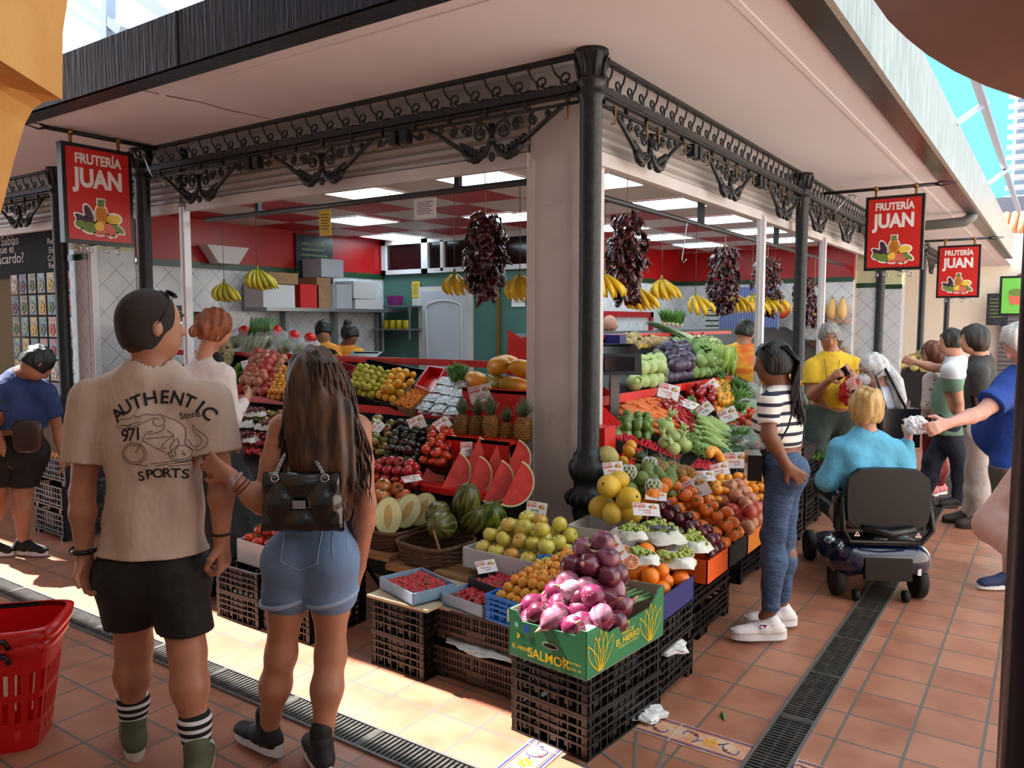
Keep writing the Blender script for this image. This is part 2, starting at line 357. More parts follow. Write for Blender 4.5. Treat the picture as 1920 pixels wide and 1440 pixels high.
def checker_mat():
 m=bpy.data.materials.new('checker_ceiling');m.use_nodes=True;n=m.node_tree.nodes;l=m.node_tree.links;b=n['Principled BSDF'];b.inputs['Roughness'].default_value=0.5
 t=n.new('ShaderNodeTexCoord');mp=n.new('ShaderNodeMapping');mp.inputs['Scale'].default_value=(1/0.625,1/0.70,0.01);mp.inputs['Location'].default_value=(1.85/0.625+20,-0.67/0.7+20,0.3)
 l.new(t.outputs['Object'],mp.inputs['Vector']);c=n.new('ShaderNodeTexChecker');c.inputs['Scale'].default_value=1;c.inputs['Color1'].default_value=(*lin((0.78,0.76,0.74)),1);c.inputs['Color2'].default_value=(*lin((0.66,0.05,0.07)),1)
 l.new(mp.outputs['Vector'],c.inputs['Vector']);l.new(c.outputs['Color'],b.inputs['Base Color']);return m
 # floor, drains, ornamental tile borders
f=MB();f.box((-14,-7,-0.1),(8,40,0));struct('floor',f,FLOOR)
def drain(name,x0,x1,y0,y1,along):
 t=struct(name,MB().box((x0,y0,0.0005),(x1,y1,0.003)),DARK);g=MB();r=MB()  # flat strip on the floor, its black stands for shade under the grate
 if along=='y':
  for x in(x0-0.008,x1-0.004):r.box((x,y0,0),(x+0.012,y1,0.012))
  y=y0
  while y<min(y1,6.0):g.box((x0+0.008,y,0.003),(x1-0.008,y+0.011,0.010));y+=0.022
  for k in range(40):
   yy=y0+0.5*k
   if yy<y1:g.box((x0+0.004,yy,0.003),(x1-0.004,yy+0.03,0.0115))
  if y1>6:g.box((x0+0.01,6.0,0.003),(x1-0.01,y1,0.009))
  for x in(x0+0.05,x0+0.10):g.box((x,y0,0.003),(x+0.008,min(y1,6),0.008))
 else:
  for y in(y0-0.008,y1-0.004):r.box((x0,y,0),(x1,y+0.012,0.012))
  x=x0
  while x<x1:g.box((x,y0+0.008,0.003),(x+0.011,y1-0.008,0.010));x+=0.022
  for k in range(40):
   xx=x0+0.5*k
   if xx<x1:g.box((xx,y0+0.004,0.003),(xx+0.03,y1-0.004,0.0115))
 IR2=mat('drain_iron',(0.25,0.24,0.23),0.4,0.3,col2=(0.33,0.31,0.29),nscale=20)
 obj('grate',g,IR2,t);obj('channel_rim',r,mat('drain_rim',(0.42,0.41,0.40),0.4,0.4),t);return t
drain('drain_channel',1.295,1.435,-1.70,30,'y')
drain('drain_channel',-12,1.28,-1.86,-1.72,'x')
def border(x0,y0,L,W,along,nm):
 """row of painted tiles: cream ground, blue edge lines, gold flowers and scrolls"""
 b=MB();b.box((0,0,0.0003),(L,W,0.003),0);q=MB()
 for y in(0.008,W-0.016):q.box((0,y,0.003),(L,y+0.008,0.0037),0)
 for y in(0.02,W-0.024):q.box((0,y,0.003),(L,y+0.004,0.0037),2)
 n=max(1,round(L/0.24))
 for i in range(n):
  cx,cy=(i+0.5)*L/n,W/2
  q.box((i*L/n-0.002,0,0.003),(i*L/n+0.002,W,0.0038),3)
  for k in range(6):
   a=k*PI/3+0.3;M=Matrix.Translation((cx,cy,0))@Matrix.Rotation(a,4,'Z')
   q.prism([(0.004,0),(0.018,0.009),(0.038,0),(0.018,-0.009)],0.003,0.0042,M,1)
  for sg in(-1,1):
   pts=[Vector((cx+sg*(0.03+0.075*t+0.018*math.sin(9*t)),cy+sg*0.036*math.sin(6.3*t),0.0035))for t in[j/12 for j in range(13)]]
   q.tube(pts,0.0028,4,0);sp=[Vector((cx+sg*(0.07+0.02*(1-t)*math.cos(8*t)),cy-sg*(0.02+0.016*(1-t)*math.sin(8*t)),0.0035))for t in[j/12 for j in range(13)]]
   q.tube(sp,0.002,4,2)
 M=Matrix.Translation((x0,y0,0))@(Matrix.Rotation(PI/2,4,'Z')if along=='y' else Matrix())
 o=obj(nm,b,mat('glazed_cream_tile',(0.80,0.68,0.58),0.2,col2=(0.80,0.55,0.42),nscale=15),M=M);o['kind']='structure'
 d=obj('painted_ornament',q,[mat('tile_blue',(0.22,0.24,0.48),0.2),mat('tile_gold',(0.85,0.60,0.18),0.2),mat('tile_rust',(0.62,0.25,0.16),0.2),mat('tile_grout',(0.75,0.72,0.68),0.6)],o)
 d.matrix_world=M@Matrix()
 d.parent=o;d.matrix_parent_inverse=Matrix();d.matrix_basis=Matrix();return o
border(0.70,-1.13,0.58,0.155,'x','trim_1');border(1.45,-1.13,0.9,0.155,'x','trim_2');border(0.69,-1.70,0.72,0.15,'y','trim_3')
j=MB()
for a,b in(((0.99,-1.14),(1.13,-1.70)),((0.86,-1.14),(1.0,-1.45)),((0.70,-1.3),(1.28,-1.55))):j.bar((*a,0.001),(*b,0.001),0.012,0.002)
struct('trim_4',j,mat('joint_grey',(0.42,0.38,0.36),0.8))
# canopy: soffit, fascias
ZC=3.13
s=MB();s.box((-14,-1.03,ZC),(1.10,24,ZC+0.10));struct('ceiling_canopy',s,SOFFIT)
r=MB();r.box((0.86,-0.9,ZC-0.006),(0.90,24,ZC+0.001));r.box((-14,-0.88,ZC-0.006),(0.9,-0.84,ZC+0.001));struct('trim_5',r,SOFFIT)
ck=MB();pts=[Vector((-2.75,-1.02,ZC-0.001)),Vector((-2.72,-0.8,ZC-0.001)),Vector((-2.68,-0.6,ZC-0.001)),Vector((-2.7,-0.4,ZC-0.001)),Vector((-2.66,-0.05,ZC-0.001))]
ck.tube(pts,[0.003,0.006,0.004,0.005,0.002],4);struct('trim_6',ck,mat('crack_dirt',(0.45,0.36,0.33),0.9))
fl=MB();fl.box((-14,-1.19,ZC-0.03),(1.26,-1.03,ZC+0.0));fl.box((-14,-1.20,ZC-0.03),(1.26,-1.17,ZC+0.27));struct('trim_7',fl,FASL)
jn=MB()
for x in(-2.02,-5.0):jn.box((x,-1.206,ZC-0.03),(x+0.012,-1.199,ZC+0.27))
struct('trim_8',jn,mat('fascia_joint',(0.10,0.11,0.13),0.5,0.4))
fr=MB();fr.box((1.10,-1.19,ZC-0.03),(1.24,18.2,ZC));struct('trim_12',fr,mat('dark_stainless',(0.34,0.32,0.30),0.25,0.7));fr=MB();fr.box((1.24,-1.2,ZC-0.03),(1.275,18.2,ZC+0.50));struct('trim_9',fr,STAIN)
rf=MB();rf.box((-14,-1.17,ZC+0.12),(1.24,18.2,ZC+0.26));struct('roof_deck',rf,mat('roof_membrane',(0.4,0.4,0.4),0.9))
sk=empty('skylight_frame',(0,0,0),'grey metal skylight frame bars above the dark canopy edge','skylight')
SKM=mat('grey_aluminium',(0.66,0.68,0.74),0.4,0.5)
b1=MB()
for p_,q_,t_ in(((203,95),(203,-40),0.10),((130,-20),(232,60),0.09),((118,10),(215,75),0.05),((250,-20),(330,40),0.12)):b1.bar(P(*p_,y=0.5),P(*q_,y=0.5),t_)
obj('rafter',b1,SKM,sk)
sr=empty('skylight_frame',(0,0,0),'pale steel lattice girder rising beside the stainless canopy edge against blue sky','girder')
b2=MB();b2.bar((1.50,1.2,3.78),(1.42,16,3.95),0.07)
for y in(2.2,5.2,9.5):b2.bar((1.26,y,3.6),(1.5,y+0.3,3.85),0.05)
obj('girder_bar',b2,SKM,sr)
ar=MB();ar.box((-14,-9,4.7),(7,-1.66,4.9));struct('ceiling_arcade',ar,SOFFIT)
# ironwork: columns, frieze, brackets
CP=[(0.12,0),(0.12,0.06),(0.105,0.08),(0.10,0.40),(0.085,0.44),(0.08,0.50),(0.095,0.56),(0.085,0.585),(0.115,0.61),(0.125,0.64),(0.12,0.67),(0.085,0.69),(0.083,0.73),(0.10,0.75),(0.113,0.79),(0.11,0.84),(0.085,0.865),(0.09,0.885),(0.075,0.90),(0.062,0.93),(0.060,2.0),(0.062,2.86),(0.075,2.88),(0.075,2.90),(0.066,2.91),(0.066,2.94),(0.080,2.95),(0.080,2.965),(0.068,2.98),(0.078,3.05),(0.092,3.10),(0.095,3.128)]
c=MB();c.lathe(CP,28)
colp=empty('iron_column',(0,0,0),'x','column')
obj('shaft',c,IRON,colp)
dd=MB()
for k in range(16):
 a=k*PI/8;v=Vector((math.cos(a),math.sin(a),0));t=Vector((-v.y,v.x,0))
 dd.tube([v*0.116+Vector((0,0,0.60)),v*0.130+Vector((0,0,0.635)),v*0.112+Vector((0,0,0.675))],[0.008,0.012,0.006],6)
 if k%2==0:dd.tube([v*0.070+Vector((0,0,2.98)),v*0.084+Vector((0,0,3.05)),v*0.105+Vector((0,0,3.10))],[0.012,0.012,0.005],6)
 else:
  for sg in(-1,1):dd.tube([v*0.108+t*sg*q[0]+Vector((0,0,q[1]))for q in((0.0,0.775),(0.012,0.79),(0.02,0.81),(0.012,0.825),(0.006,0.812))],0.004,5)
obj('cast_ornament',dd,IRON,colp)
for(x,y,lb)in((0,0,'black cast iron column with moulded base at the corner of the stall'),(-4.44,0,'black iron column between the tiled pillar and the bald man'),(-5.91,0,'black iron column beside the seed packet display'),(0,4.43,'black iron column behind the woman in the striped top'),(0,8.9,'black iron column behind the masked woman'),(0,13.3,'black iron column beyond the tiled pillar'),(0,17.6,'farthest black iron column under the small red sign')):
 place(colp,loc=(x,y,0),label=lb,group='iron columns of the stall')
def spiral(c,r0,turns,a0,sg,ux,uz,n=14):
 return[c+ux*(r0*(1-0.8*t)*math.cos(a0+sg*turns*2*PI*t))+uz*(r0*(1-0.8*t)*math.sin(a0+sg*turns*2*PI*t))for t in[i/(n-1)for i in range(n)]]
X1,Z1,Y1=Vector((1,0,0)),Vector((0,0,1)),Vector((0,1,0))
def frieze(L):
 """local: runs along +x, top at z=0, bottom rails at z=-.28"""
 rails=MB();rails.box((0,-0.02,-0.022),(L,0.02,0));rails.box((0,-0.025,-0.205),(L,0.025,-0.165));rails.box((0,-0.03,-0.225),(L,0.005,-0.212))
 rails.tube([(0,0,-0.262),(L,0,-0.262)],0.010,6)
 k=int(L/0.28)
 for i in range(k):rails.box((i*L/k+0.06,-0.012,-0.262),(i*L/k+0.075,0.012,-0.2))
 sc_=MB();n=int(L/0.155)
 for i in range(n):
  c=Vector(((i+0.5)*L/n,0,-0.115));u=L/n
  sc_.tube([c+Vector((-u*0.75,0,-0.045)),c+Vector((-u*0.35,0,-0.035))]+[c+X1*(0.36*u)*0+p for p in[Vector((0.0,0,0.0))]][:0]+spiral(c+Vector((0.0,0,-0.005)),0.052,1.15,-PI*0.75,1,X1,Z1,14),[0.007]*14+[0.009,0.012],5)
  sc_.tube([c+Vector((-0.3*u,0,-0.05)),c+Vector((0.15*u,0,-0.02)),c+Vector((0.48*u,0,0.035)),c+Vector((0.62*u,0,0.085)),c+Vector((0.50*u,0,0.092))],[0.005,0.007,0.007,0.006,0.007],5)
 return rails,sc_
def frieze_obj(M,L,lb):
 e=empty('iron_frieze',(0,0,0),lb,'frieze','scrolled iron friezes under the canopy');a,b=frieze(L)
 obj('rail',a,IRON,e);obj('scrollwork',b,IRON,e);e.matrix_world=M;return e
ML=lambda x,z=ZC:basis((-1,0,0),(0,-1,0),(0,0,1),(x,0,z))
MR=lambda y,z=ZC:basis((0,1,0),(-1,0,0),(0,0,1),(0,y,z))
frieze_obj(ML(-0.08),4.30,'scrolled iron frieze above the open front between corner column and shutter end')
frieze_obj(ML(-4.46),1.40,'short scrolled iron frieze over the passage beside the large red sign')
frieze_obj(ML(-5.95),4.3,'scrolled iron frieze above the seed packet shop')
frieze_obj(MR(0.08),4.28,'scrolled iron frieze on the alley side starting at the corner column')
frieze_obj(MR(4.47),4.36,'scrolled iron frieze behind the bracket of the middle sign')
frieze_obj(MR(8.95),8.6,'scrolled iron frieze farthest along the alley')
def bracket():
 e=empty('iron_bracket',(0,0,0),'x','bracket');a=MB();z0=-0.27
 for sg in(-1,1):
  a.tube([(sg*0.50,0,z0),(sg*0.40,0,z0-0.055),(sg*0.22,0,z0-0.165)],[0.013,0.015,0.016],7)
  a.tube([(0,0,z0-0.03),(0,0,z0-0.12)],[0.022,0.016],7)
  for c,r,tn,a0,d in(((sg*0.085,0,z0-0.075),0.055,1.3,PI/2,-sg),((sg*0.185,0,z0-0.055),0.042,1.2,0 if sg>0 else PI,sg),((sg*0.30,0,z0-0.045),0.036,1.2,PI/2,sg),((sg*0.40,0,z0-0.022),0.022,1.1,PI,-sg),((sg*0.06,0,z0-0.185),0.036,1.2,-PI/2,sg)):
   a.tube(spiral(Vector(c),r,tn,a0,d,X1,Z1,16),[0.009]*12+[0.012,0.014,0.015,0.016],6)
   a.ball(c,(r*0.35,0.012,r*0.35),8)
  a.tube([(0,0,z0-0.12),(sg*0.05,0,z0-0.20),(sg*0.11,0,z0-0.232),(sg*0.17,0,z0-0.215),(sg*0.215,0,z0-0.17)],[0.012,0.018,0.024,0.026,0.02],7)
  for k in range(5):
   q=Vector((sg*(0.12+0.028*k),0,z0-0.205+0.012*k));a.ball(q+Vector((0,0,0.02)),(0.014,0.016,0.026),7)
  a.ball((sg*0.13,0,z0-0.235),(0.03,0.018,0.02),8)
  a.tube([(0,0,z0-0.1),(sg*0.05,0,z0-0.03),(sg*0.12,0,z0-0.005)],0.008,6)
 a.ball((0,0,z0-0.125),(0.026,0.022,0.022),10);a.ball((0,0,z0-0.225),(0.024,0.02,0.03),10)
 obj('scrollwork',a,IRON,e)
 h=MB();h.tube([(0,-0.014,-0.243),(0,-0.02,-0.258),(0,-0.016,-0.34),(0,-0.004,-0.352),(0,0.008,-0.343)],0.006,6,flat=(1,0,0));hm=h.mesh('hook')
 h2=MB();h2.box((-0.007,-0.02,-0.34),(0.007,-0.016,-0.245));h2.box((-0.007,-0.02,-0.345),(0.007,0.012,-0.34));h2.box((-0.007,-0.02,-0.248),(0.007,0.012,-0.243))
 me=h2.mesh('hook')
 for x in(-0.09,0.09,-0.52,0.52):link('hook',me,BRASS,e).location=(x,0,0)
 return e
br=bracket();names=['nearest the corner column','second from the corner column','third from the corner column','fourth along','fifth along','sixth along','seventh along','eighth along','ninth along']
for i,x in enumerate((-0.68,-2.17,-3.62)):place(br,M=ML(x),label='leafy iron bracket of the open front, '+names[i],group='leafy iron brackets under the frieze')
place(br,M=ML(-4.92),label='leafy iron bracket over the passage behind the large red sign',group='leafy iron brackets under the frieze')
place(br,M=ML(-6.7),label='leafy iron bracket above the seed packet shop',group='leafy iron brackets under the frieze')
for i,y in enumerate((0.78,2.28,3.78,5.1,6.5,8.0,10.0,12.0,14.5)):place(br,M=MR(y),label='leafy iron bracket along the alley side, '+names[i],group='leafy iron brackets under the frieze')
pe=MB()
for sg in(-1,1):
 pe.box((sg*0.05-0.03,-0.03,-0.33),(sg*0.05+0.03,0.03,-0.24));pe.tube([(sg*0.08,0,-0.28),(sg*0.13,0,-0.30),(sg*0.17,0,-0.325)],[0.012,0.01,0.008],6);pe.tube(spiral(Vector((sg*0.185,0,-0.305)),0.026,1,PI/2,sg,X1,Z1,10),0.009,6)
pm=tag(obj('iron_pendant',pe,IRON),'x','pendant')
for M,lb in((ML(-1.42),'first paired iron pendant left of the corner column'),(ML(-2.92),'second paired iron pendant left of the corner column'),(MR(1.53),'first paired iron pendant on the alley side'),(MR(3.03),'second paired iron pendant on the alley side'),(MR(5.8),'third paired iron pendant on the alley side'),(MR(7.3),'fourth paired iron pendant on the alley side')):
 place(pm,M=M,label=lb,group='paired iron pendants between brackets')
 # stall shell
w=MB();w.box((-5.75,0.6,0),(-5.6,9.3,2.25));struct('wall_left',w,WT_Y)
w=MB();w.box((-5.75,0.6,2.29),(-5.60,9.3,3.13));struct('wall_left_upper',w,REDP)
w=MB();w.box((-5.60,0.6,2.22),(-5.585,4.2,2.29));w.box((-3.0,4.2,2.22),(-2.985,8.5,2.29));w.box((-3,8.485,2.22),(-0.3,8.5,2.29));struct('trim_10',w,GREENT)
w=MB();w.box((-5.6,4.2,0),(-3.0,4.3,3.13));struct('wall_back',w,TEAL)
w=MB();w.box((-3.1,4.3,0),(-3.0,8.5,2.25));struct('wall_side',w,WT_Y)
w=MB();w.box((-3.1,4.3,2.25),(-3.0,8.5,3.13));w.box((-3.1,8.5,2.25),(-0.3,8.6,3.13));struct('wall_side_upper',w,REDP)
w=MB();w.box((-3.1,8.5,0),(-0.3,8.6,2.25));struct('wall_end',w,WT_X)
w=MB();w.box((-5.6,0.17,2.75),(-0.17,8.6,2.80));struct('ceiling',w,checker_mat())
w=MB();w.box((-0.50,0.15,0),(-0.15,0.45,3.13));w.box((-0.515,0.135,0),(-0.465,0.17,2.62));w.box((-0.19,0.135,0),(-0.135,0.17,2.62));pp=struct('pillar_corner',w,WHITE)
b=MB()
for x,z in((-0.36,2.35),(-0.29,2.35),(-0.37,1.07),(-0.31,1.07)):b.ball((x,0.147,z),(0.012,0.006,0.012),8)
for x in(-0.38,-0.32):b.box((x,0.138,1.05),(x+0.022,0.15,1.10))
obj('bolt',b,WHITE,pp)
def shutter(name,p,q,n0):
 p=Vector(p);q=Vector(q);d=(q-p).normalized();nn=Vector(n0);sh=MB();z=3.13
 sh.add([p+Z1*0,q,q+Z1*0.13,p+Z1*0.13],[(0,1,2,3)])
 k=6;hz=0.34/k
 for i in range(k):
  z0=-0.34+i*hz;prof=[(0,z0),(0.018,z0+0.012),(0.020,z0+hz*0.6),(0.004,z0+hz)]
  vs=[]
  for o,zz in prof:vs+=[p+nn*o+Z1*zz,q+nn*o+Z1*zz]
  sh.add(vs,[(2*j,2*j+1,2*j+3,2*j+2)for j in range(3)],0,False)
 e=empty(name,(0,0,0));return sh,e,d
SHM=mat('shutter_grey',(0.70,0.67,0.65),0.4,0.2)
for nm,p,q,nn,lb in(('roller_shutter',(-0.5,0.15,3.0),(-3.98,0.15,3.0),(0,-1,0),'half raised grey roller shutter over the open front beside the white pillar'),('roller_shutter',(-4.1,0.15,3.0),(-5.85,0.15,3.0),(0,-1,0),'narrow raised roller shutter behind the large red sign'),('roller_shutter',(-0.15,0.2,3.0),(-0.15,9.0,3.0),(1,0,0),'long raised roller shutter along the alley side'),('roller_shutter',(-6.15,0.15,3.0),(-9.5,0.15,3.0),(0,-1,0),'raised roller shutter above the seed packets')):
 sh,e,d=shutter(nm,p,q,nn);tag(e,lb,'shutter','raised roller shutters');obj('slat_curtain',sh,SHM,e)
 b=MB();n_=Vector(nn);P0=Vector(p)-Z1*0.38+n_*0.01;Q0=Vector(q)-Z1*0.38+n_*0.01;b.bar(P0,Q0,0.05,0.08);b.bar(P0+Z1*0.19-n_*0.1,Q0+Z1*0.19-n_*0.1,0.04,0.4);obj('bottom_rail',b,WHITE,e)
FRAMEM=mat('white_aluminium',(0.88,0.87,0.88),0.3,0.1)
pw=MB();pw.box((-0.035,-0.03,0),(0.035,0.03,2.62));pw.box((-0.006,-0.04,0),(0.006,0.04,2.62))
pst=tag(obj('frame_post',pw,FRAMEM),'x','post')
for x,y,lb in((-4.06,0.15,'white aluminium post beside the red haired woman'),(-5.60,0.15,'white aluminium post at the edge of the tiled pillar'),(-0.12,3.50,'white aluminium post in front of the shopkeeper in yellow and red'),(-0.12,5.85,'white aluminium post above the grey haired man in yellow'),(-0.12,9.0,'white aluminium post at the far tiled pillar')):
 place(pst,loc=(x,y,0),label=lb,group='white aluminium posts of the stall')
w=MB();w.box((-5.95,0.1,0.0),(-5.62,0.6,2.35));w.box((-5.95,0.1,2.35),(-5.62,0.6,3.13),1);w.box((-5.96,0.09,2.24),(-5.61,0.1,2.30),2);w.box((-5.62,0.105,0),(-5.612,0.6,2.24),3);struct('pillar_left',w,[WT_X,mat('cream_wall',(0.82,0.82,0.66),0.5),GREENT,WT_Y])
w=MB()
for x0,y0 in((-0.33,8.9),(-0.12,9.6)):
 w.box((x0,y0,0),(x0+0.30,y0+0.3,2.2),0);w.box((x0,y0,2.2),(x0+0.30,y0+0.3,3.13),1);w.box((x0-0.01,y0-0.01,2.14),(x0+0.31,y0,2.21),2);w.box((x0+0.30,y0+0.004,0),(x0+0.308,y0+0.3,2.14),3)
struct('pillar_alley',w,[WT_X,MATS['cream_wall'],GREENT,WT_Y])
LP=MB();LP.box((-0.305,-0.31,-0.006),(0.305,0.31,0),0);lp=empty('ceiling_light',(0,0,0),'x','light')
fm=MB()
for a,b_ in(((-0.315,-0.32),(0.315,-0.305)),((-0.315,0.305),(0.315,0.32)),((-0.315,-0.32),(-0.30,0.32)),((0.30,-0.32),(0.315,0.32))):fm.box((*a,-0.010),(*b_,0))
obj('diffuser',LP,mat('lit_panel',(0.86,0.96,1.0),0.5,emit=5.0),lp);obj('frame',fm,WHITE,lp)
for x,y,lb in((-1.54,0.98,'lit ceiling panel nearest the white pillar on the open front'),(-2.79,1.0,'lit ceiling panel above the hanging notice'),(-4.20,2.37,'lit ceiling panel above the laminated notice'),(-5.05,3.82,'lit ceiling panel nearest the inner window'),(-2.75,3.05,'lit ceiling panel behind the first hanging peppers'),(-0.92,1.70,'lit ceiling panel right beside the corner column'),(-0.92,3.12,'second lit ceiling panel along the alley side'),(-0.92,4.52,'third lit ceiling panel along the alley side'),(-0.92,5.87,'fourth lit ceiling panel along the alley side'),(-0.92,7.2,'fifth lit ceiling panel along the alley side'),(-2.15,3.12,'lit ceiling panel of the inner row, nearest'),(-2.15,4.52,'lit ceiling panel of the inner row, second'),(-2.15,5.87,'lit ceiling panel of the inner row, third'),(-2.15,7.2,'lit ceiling panel of the inner row, fourth')):
 place(lp,loc=(x,y,2.748),label=lb,group='square lit ceiling panels')
 # plaster arcade near the viewer
dl=2.1
def px_prism(name,pts,d,th,m):
 """solid with its real place at distance d from the viewpoint and thickness th"""
 v=[P(u,v_,d=d)for u,v_ in pts];n=len(v);nn=(v[1]-v[0]).cross(v[2]-v[1]).normalized()
 off=-cF*th;mb=MB();mb.add(v+[p+off for p in v],[tuple(range(n-1,-1,-1)),tuple(range(n,2*n))]+[(i,(i+1)%n,n+(i+1)%n,n+i)for i in range(n)]);o=struct(name,mb,m);return o
px_prism('wall_arcade',[(-400,-500),(160,-500),(127,0),(118,60),(117,187),(85,178),(40,170),(0,158),(-400,100)],2.0,0.35,OCHRE)
px_prism('wall_arch',[(-400,80),(40,165),(112,186),(80,192),(62,205),(48,230),(38,262),(24,310),(12,360),(0,405),(-20,480),(-60,700),(-400,1500)],2.12,0.25,OCHRE)
px_prism('wall_arch_overhead',[(2500,-500),(1500,-500),(1560,-140),(1638,0),(1665,38),(1700,72),(1740,104),(1790,134),(1850,162),(1920,186),(2100,240),(2500,300)],1.6,0.5,SALMON)
q=P(1962,900,d=1.1);pc=MB();pc.lathe([(0.042,0),(0.042,4.6)],24);pc_o=obj('pipe_post',pc,mat('navy_post',(0.06,0.09,0.17),0.35,0.2),loc=(q.x,q.y,0));tag(pc_o,'dark navy round post at the very edge beside the viewer','post')
# produce: one of each kind
def bump_fn(n,a):return lambda th,ph:1+a*math.cos(n*th)*math.sin(ph)**0.7
def fruit(name,mats,r,fn=None,n=14,stem=None,squash=1.0,M=None,parts=None):
 e=empty(name,(0,0,0),'x',name)if stem else None
 b=MB();b.ball((0,0,0),(r,r,r*squash)if not hasattr(r,'__len__')else r,n,0,fn,M)
 if not stem:return obj(name,b,mats)
 obj('flesh',b,mats,e);q=MB();stem(q);obj('stem',q,stem_m,e);return e
stem_m=mat('brown_stem',(0.28,0.22,0.10),0.8)
leaf_m=mat('leaf_green',(0.20,0.40,0.14),0.5,col2=(0.32,0.50,0.20),nscale=12)
calyx_m=mat('calyx_green',(0.25,0.34,0.12),0.6)
PK={}
def reg(k,cat,*pr):
 for p in pr:p['category']=cat
 PK[k]=list(pr)
def dimple(a0,a1,b0=0.35,w=0.5):return lambda th,ph:1-a0*math.exp(-(ph/w)**2)-a1*math.exp(-((PI-ph)/b0)**2)
def mul(*f):return lambda th,ph:math.prod(g(th,ph)for g in f)
m=mat('onion_skin',(0.38,0.09,0.20),0.25,col2=(0.66,0.42,0.50),nscale=7,stretch=(3,3,0.6),hue=0.35,thr=0.62,wd=0.25,coat=0.4,bump=0.12)
m2=mat('onion_skin_papery',(0.45,0.12,0.27),0.3,col2=(0.80,0.66,0.72),nscale=6,stretch=(2,2,0.8),hue=0.25,thr=0.62,wd=0.16,bump=0.2)
def onion(mm):
 e=empty('red_onion',(0,0,0),'x','onion');b=MB();pr=[(0.003,-0.040),(0.016,-0.038),(0.032,-0.026),(0.0405,-0.004),(0.039,0.013),(0.029,0.030),(0.014,0.042),(0.007,0.052)]
 b.lathe(pr,18,0,None,True,lambda a,z:0.012*math.cos(9*a));obj('bulb',b,mm,e)
 q=MB();q.tube([(0,0,0.048),(0.003,0,0.060),(0.008,0.003,0.074)],[0.0075,0.006,0.003],6)
 for k in range(6):a=k*1.05;q.tube([(0.004*math.cos(a),0.004*math.sin(a),-0.038),(0.012*math.cos(a),0.012*math.sin(a),-0.046)],0.001,3)
 obj('dry_tip',q,mat('onion_tip',(0.70,0.52,0.42),0.8),e);return e
reg('onion','onion',onion(m),onion(m2))
def with_stem(name,mm,r,fn,sm,st,n=16,squash=1.0):
 e=empty(name,(0,0,0),'x',name.split('_')[-1]);b=MB();b.ball((0,0,0),(r,r,r*squash),n,0,fn);obj('flesh',b,mm,e);q=MB();st(q,r*squash);obj('stem',q,sm,e);return e
reg('apple','apple',*[with_stem('yellow_apple',mat('apple_skin%d'%i,c,0.3,col2=c2,nscale=4,hue=0.3,thr=0.6,wd=0.4,coat=0.3),0.041,mul(dimple(0.28,0.18,0.4,0.45),bump_fn(5,0.015)),stem_m,lambda q,r:q.tube([(0,0,r*0.62),(0.003,0,r*0.9),(0.006,0,r*1.05)],0.0018,5),18,0.93)for i,(c,c2)in enumerate((((0.84,0.80,0.36),(0.78,0.72,0.28)),((0.82,0.76,0.34),(0.82,0.45,0.22))))])
reg('loquat','loquat',with_stem('loquat',mat('loquat_skin',(0.92,0.56,0.16),0.4,col2=(0.86,0.62,0.22),nscale=20,hue=0.3),0.0235,None,calyx_m,lambda q,r:(q.tube([(0,0,r*0.9),(0.004,0.002,r*1.5)],0.002,4),q.ball((0,0,-r),(0.005,0.005,0.002),6)),12,1.12))
def calyx(q,r,n=5,L=0.018,z=0.92):
 for k in range(n):
  a=2*PI*k/n;v=Vector((math.cos(a),math.sin(a),0));q.tube([Vector((0,0,r*z)),v*L*0.5+Vector((0,0,r*z+0.003)),v*L+Vector((0,0,r*z-0.001))],[0.003,0.003,0.0005],4)
 q.tube([(0,0,r*z),(0.002,0,r*z+0.012)],0.0022,5)
def tom(nm,c,c2,r,n,a,sq=0.78,hue=0.3):return with_stem(nm,mat(nm+'_skin',c,0.22,col2=c2,nscale=6,hue=hue,coat=0.5),r,mul(bump_fn(n,a),dimple(0.22,0.1)),calyx_m,calyx,20,sq)
reg('tomato','tomato',tom('red_tomato',(0.80,0.17,0.10),(0.84,0.30,0.14),0.038,6,0.03),tom('red_tomato',(0.80,0.17,0.10),(0.84,0.30,0.14),0.036,5,0.015,0.88))
reg('big_tomato','tomato',tom('beef_tomato',(0.83,0.33,0.15),(0.76,0.46,0.22),0.050,8,0.06,0.72))
reg('pink_tomato','tomato',tom('pink_tomato',(0.74,0.16,0.20),(0.80,0.25,0.22),0.034,5,0.01,0.9))
reg('dark_tomato','tomato',tom('dark_tomato',(0.16,0.17,0.10),(0.30,0.17,0.13),0.033,8,0.09,0.72))
reg('mixed_tomato','tomato',tom('mottled_tomato',(0.76,0.42,0.28),(0.52,0.52,0.24),0.036,7,0.05,0.75,0.7))
def crown(q,r):
 for k in range(6):a=k*PI/3;v=Vector((math.cos(a),math.sin(a),0));q.tube([v*0.005+Vector((0,0,r*0.9)),v*0.010+Vector((0,0,r+0.012))],[0.004,0.001],4)
reg('pomegranate','pomegranate',with_stem('pomegranate',mat('pomegranate_skin',(0.72,0.22,0.20),0.35,col2=(0.70,0.47,0.36),nscale=5,hue=0.6,wd=0.35),0.045,bump_fn(6,0.02),mat('pom_crown',(0.62,0.38,0.26),0.6),crown,18))
o_m=mat('orange_skin',(0.93,0.52,0.10),0.38,col2=(0.90,0.46,0.08),nscale=8,hue=0.4,bump=0.12,bscale=220)
reg('orange','orange',fruit('orange',o_m,0.041,dimple(0.03,0.02),18,lambda q:q.ball((0,0,0.0395),(0.004,0.004,0.002),6)))
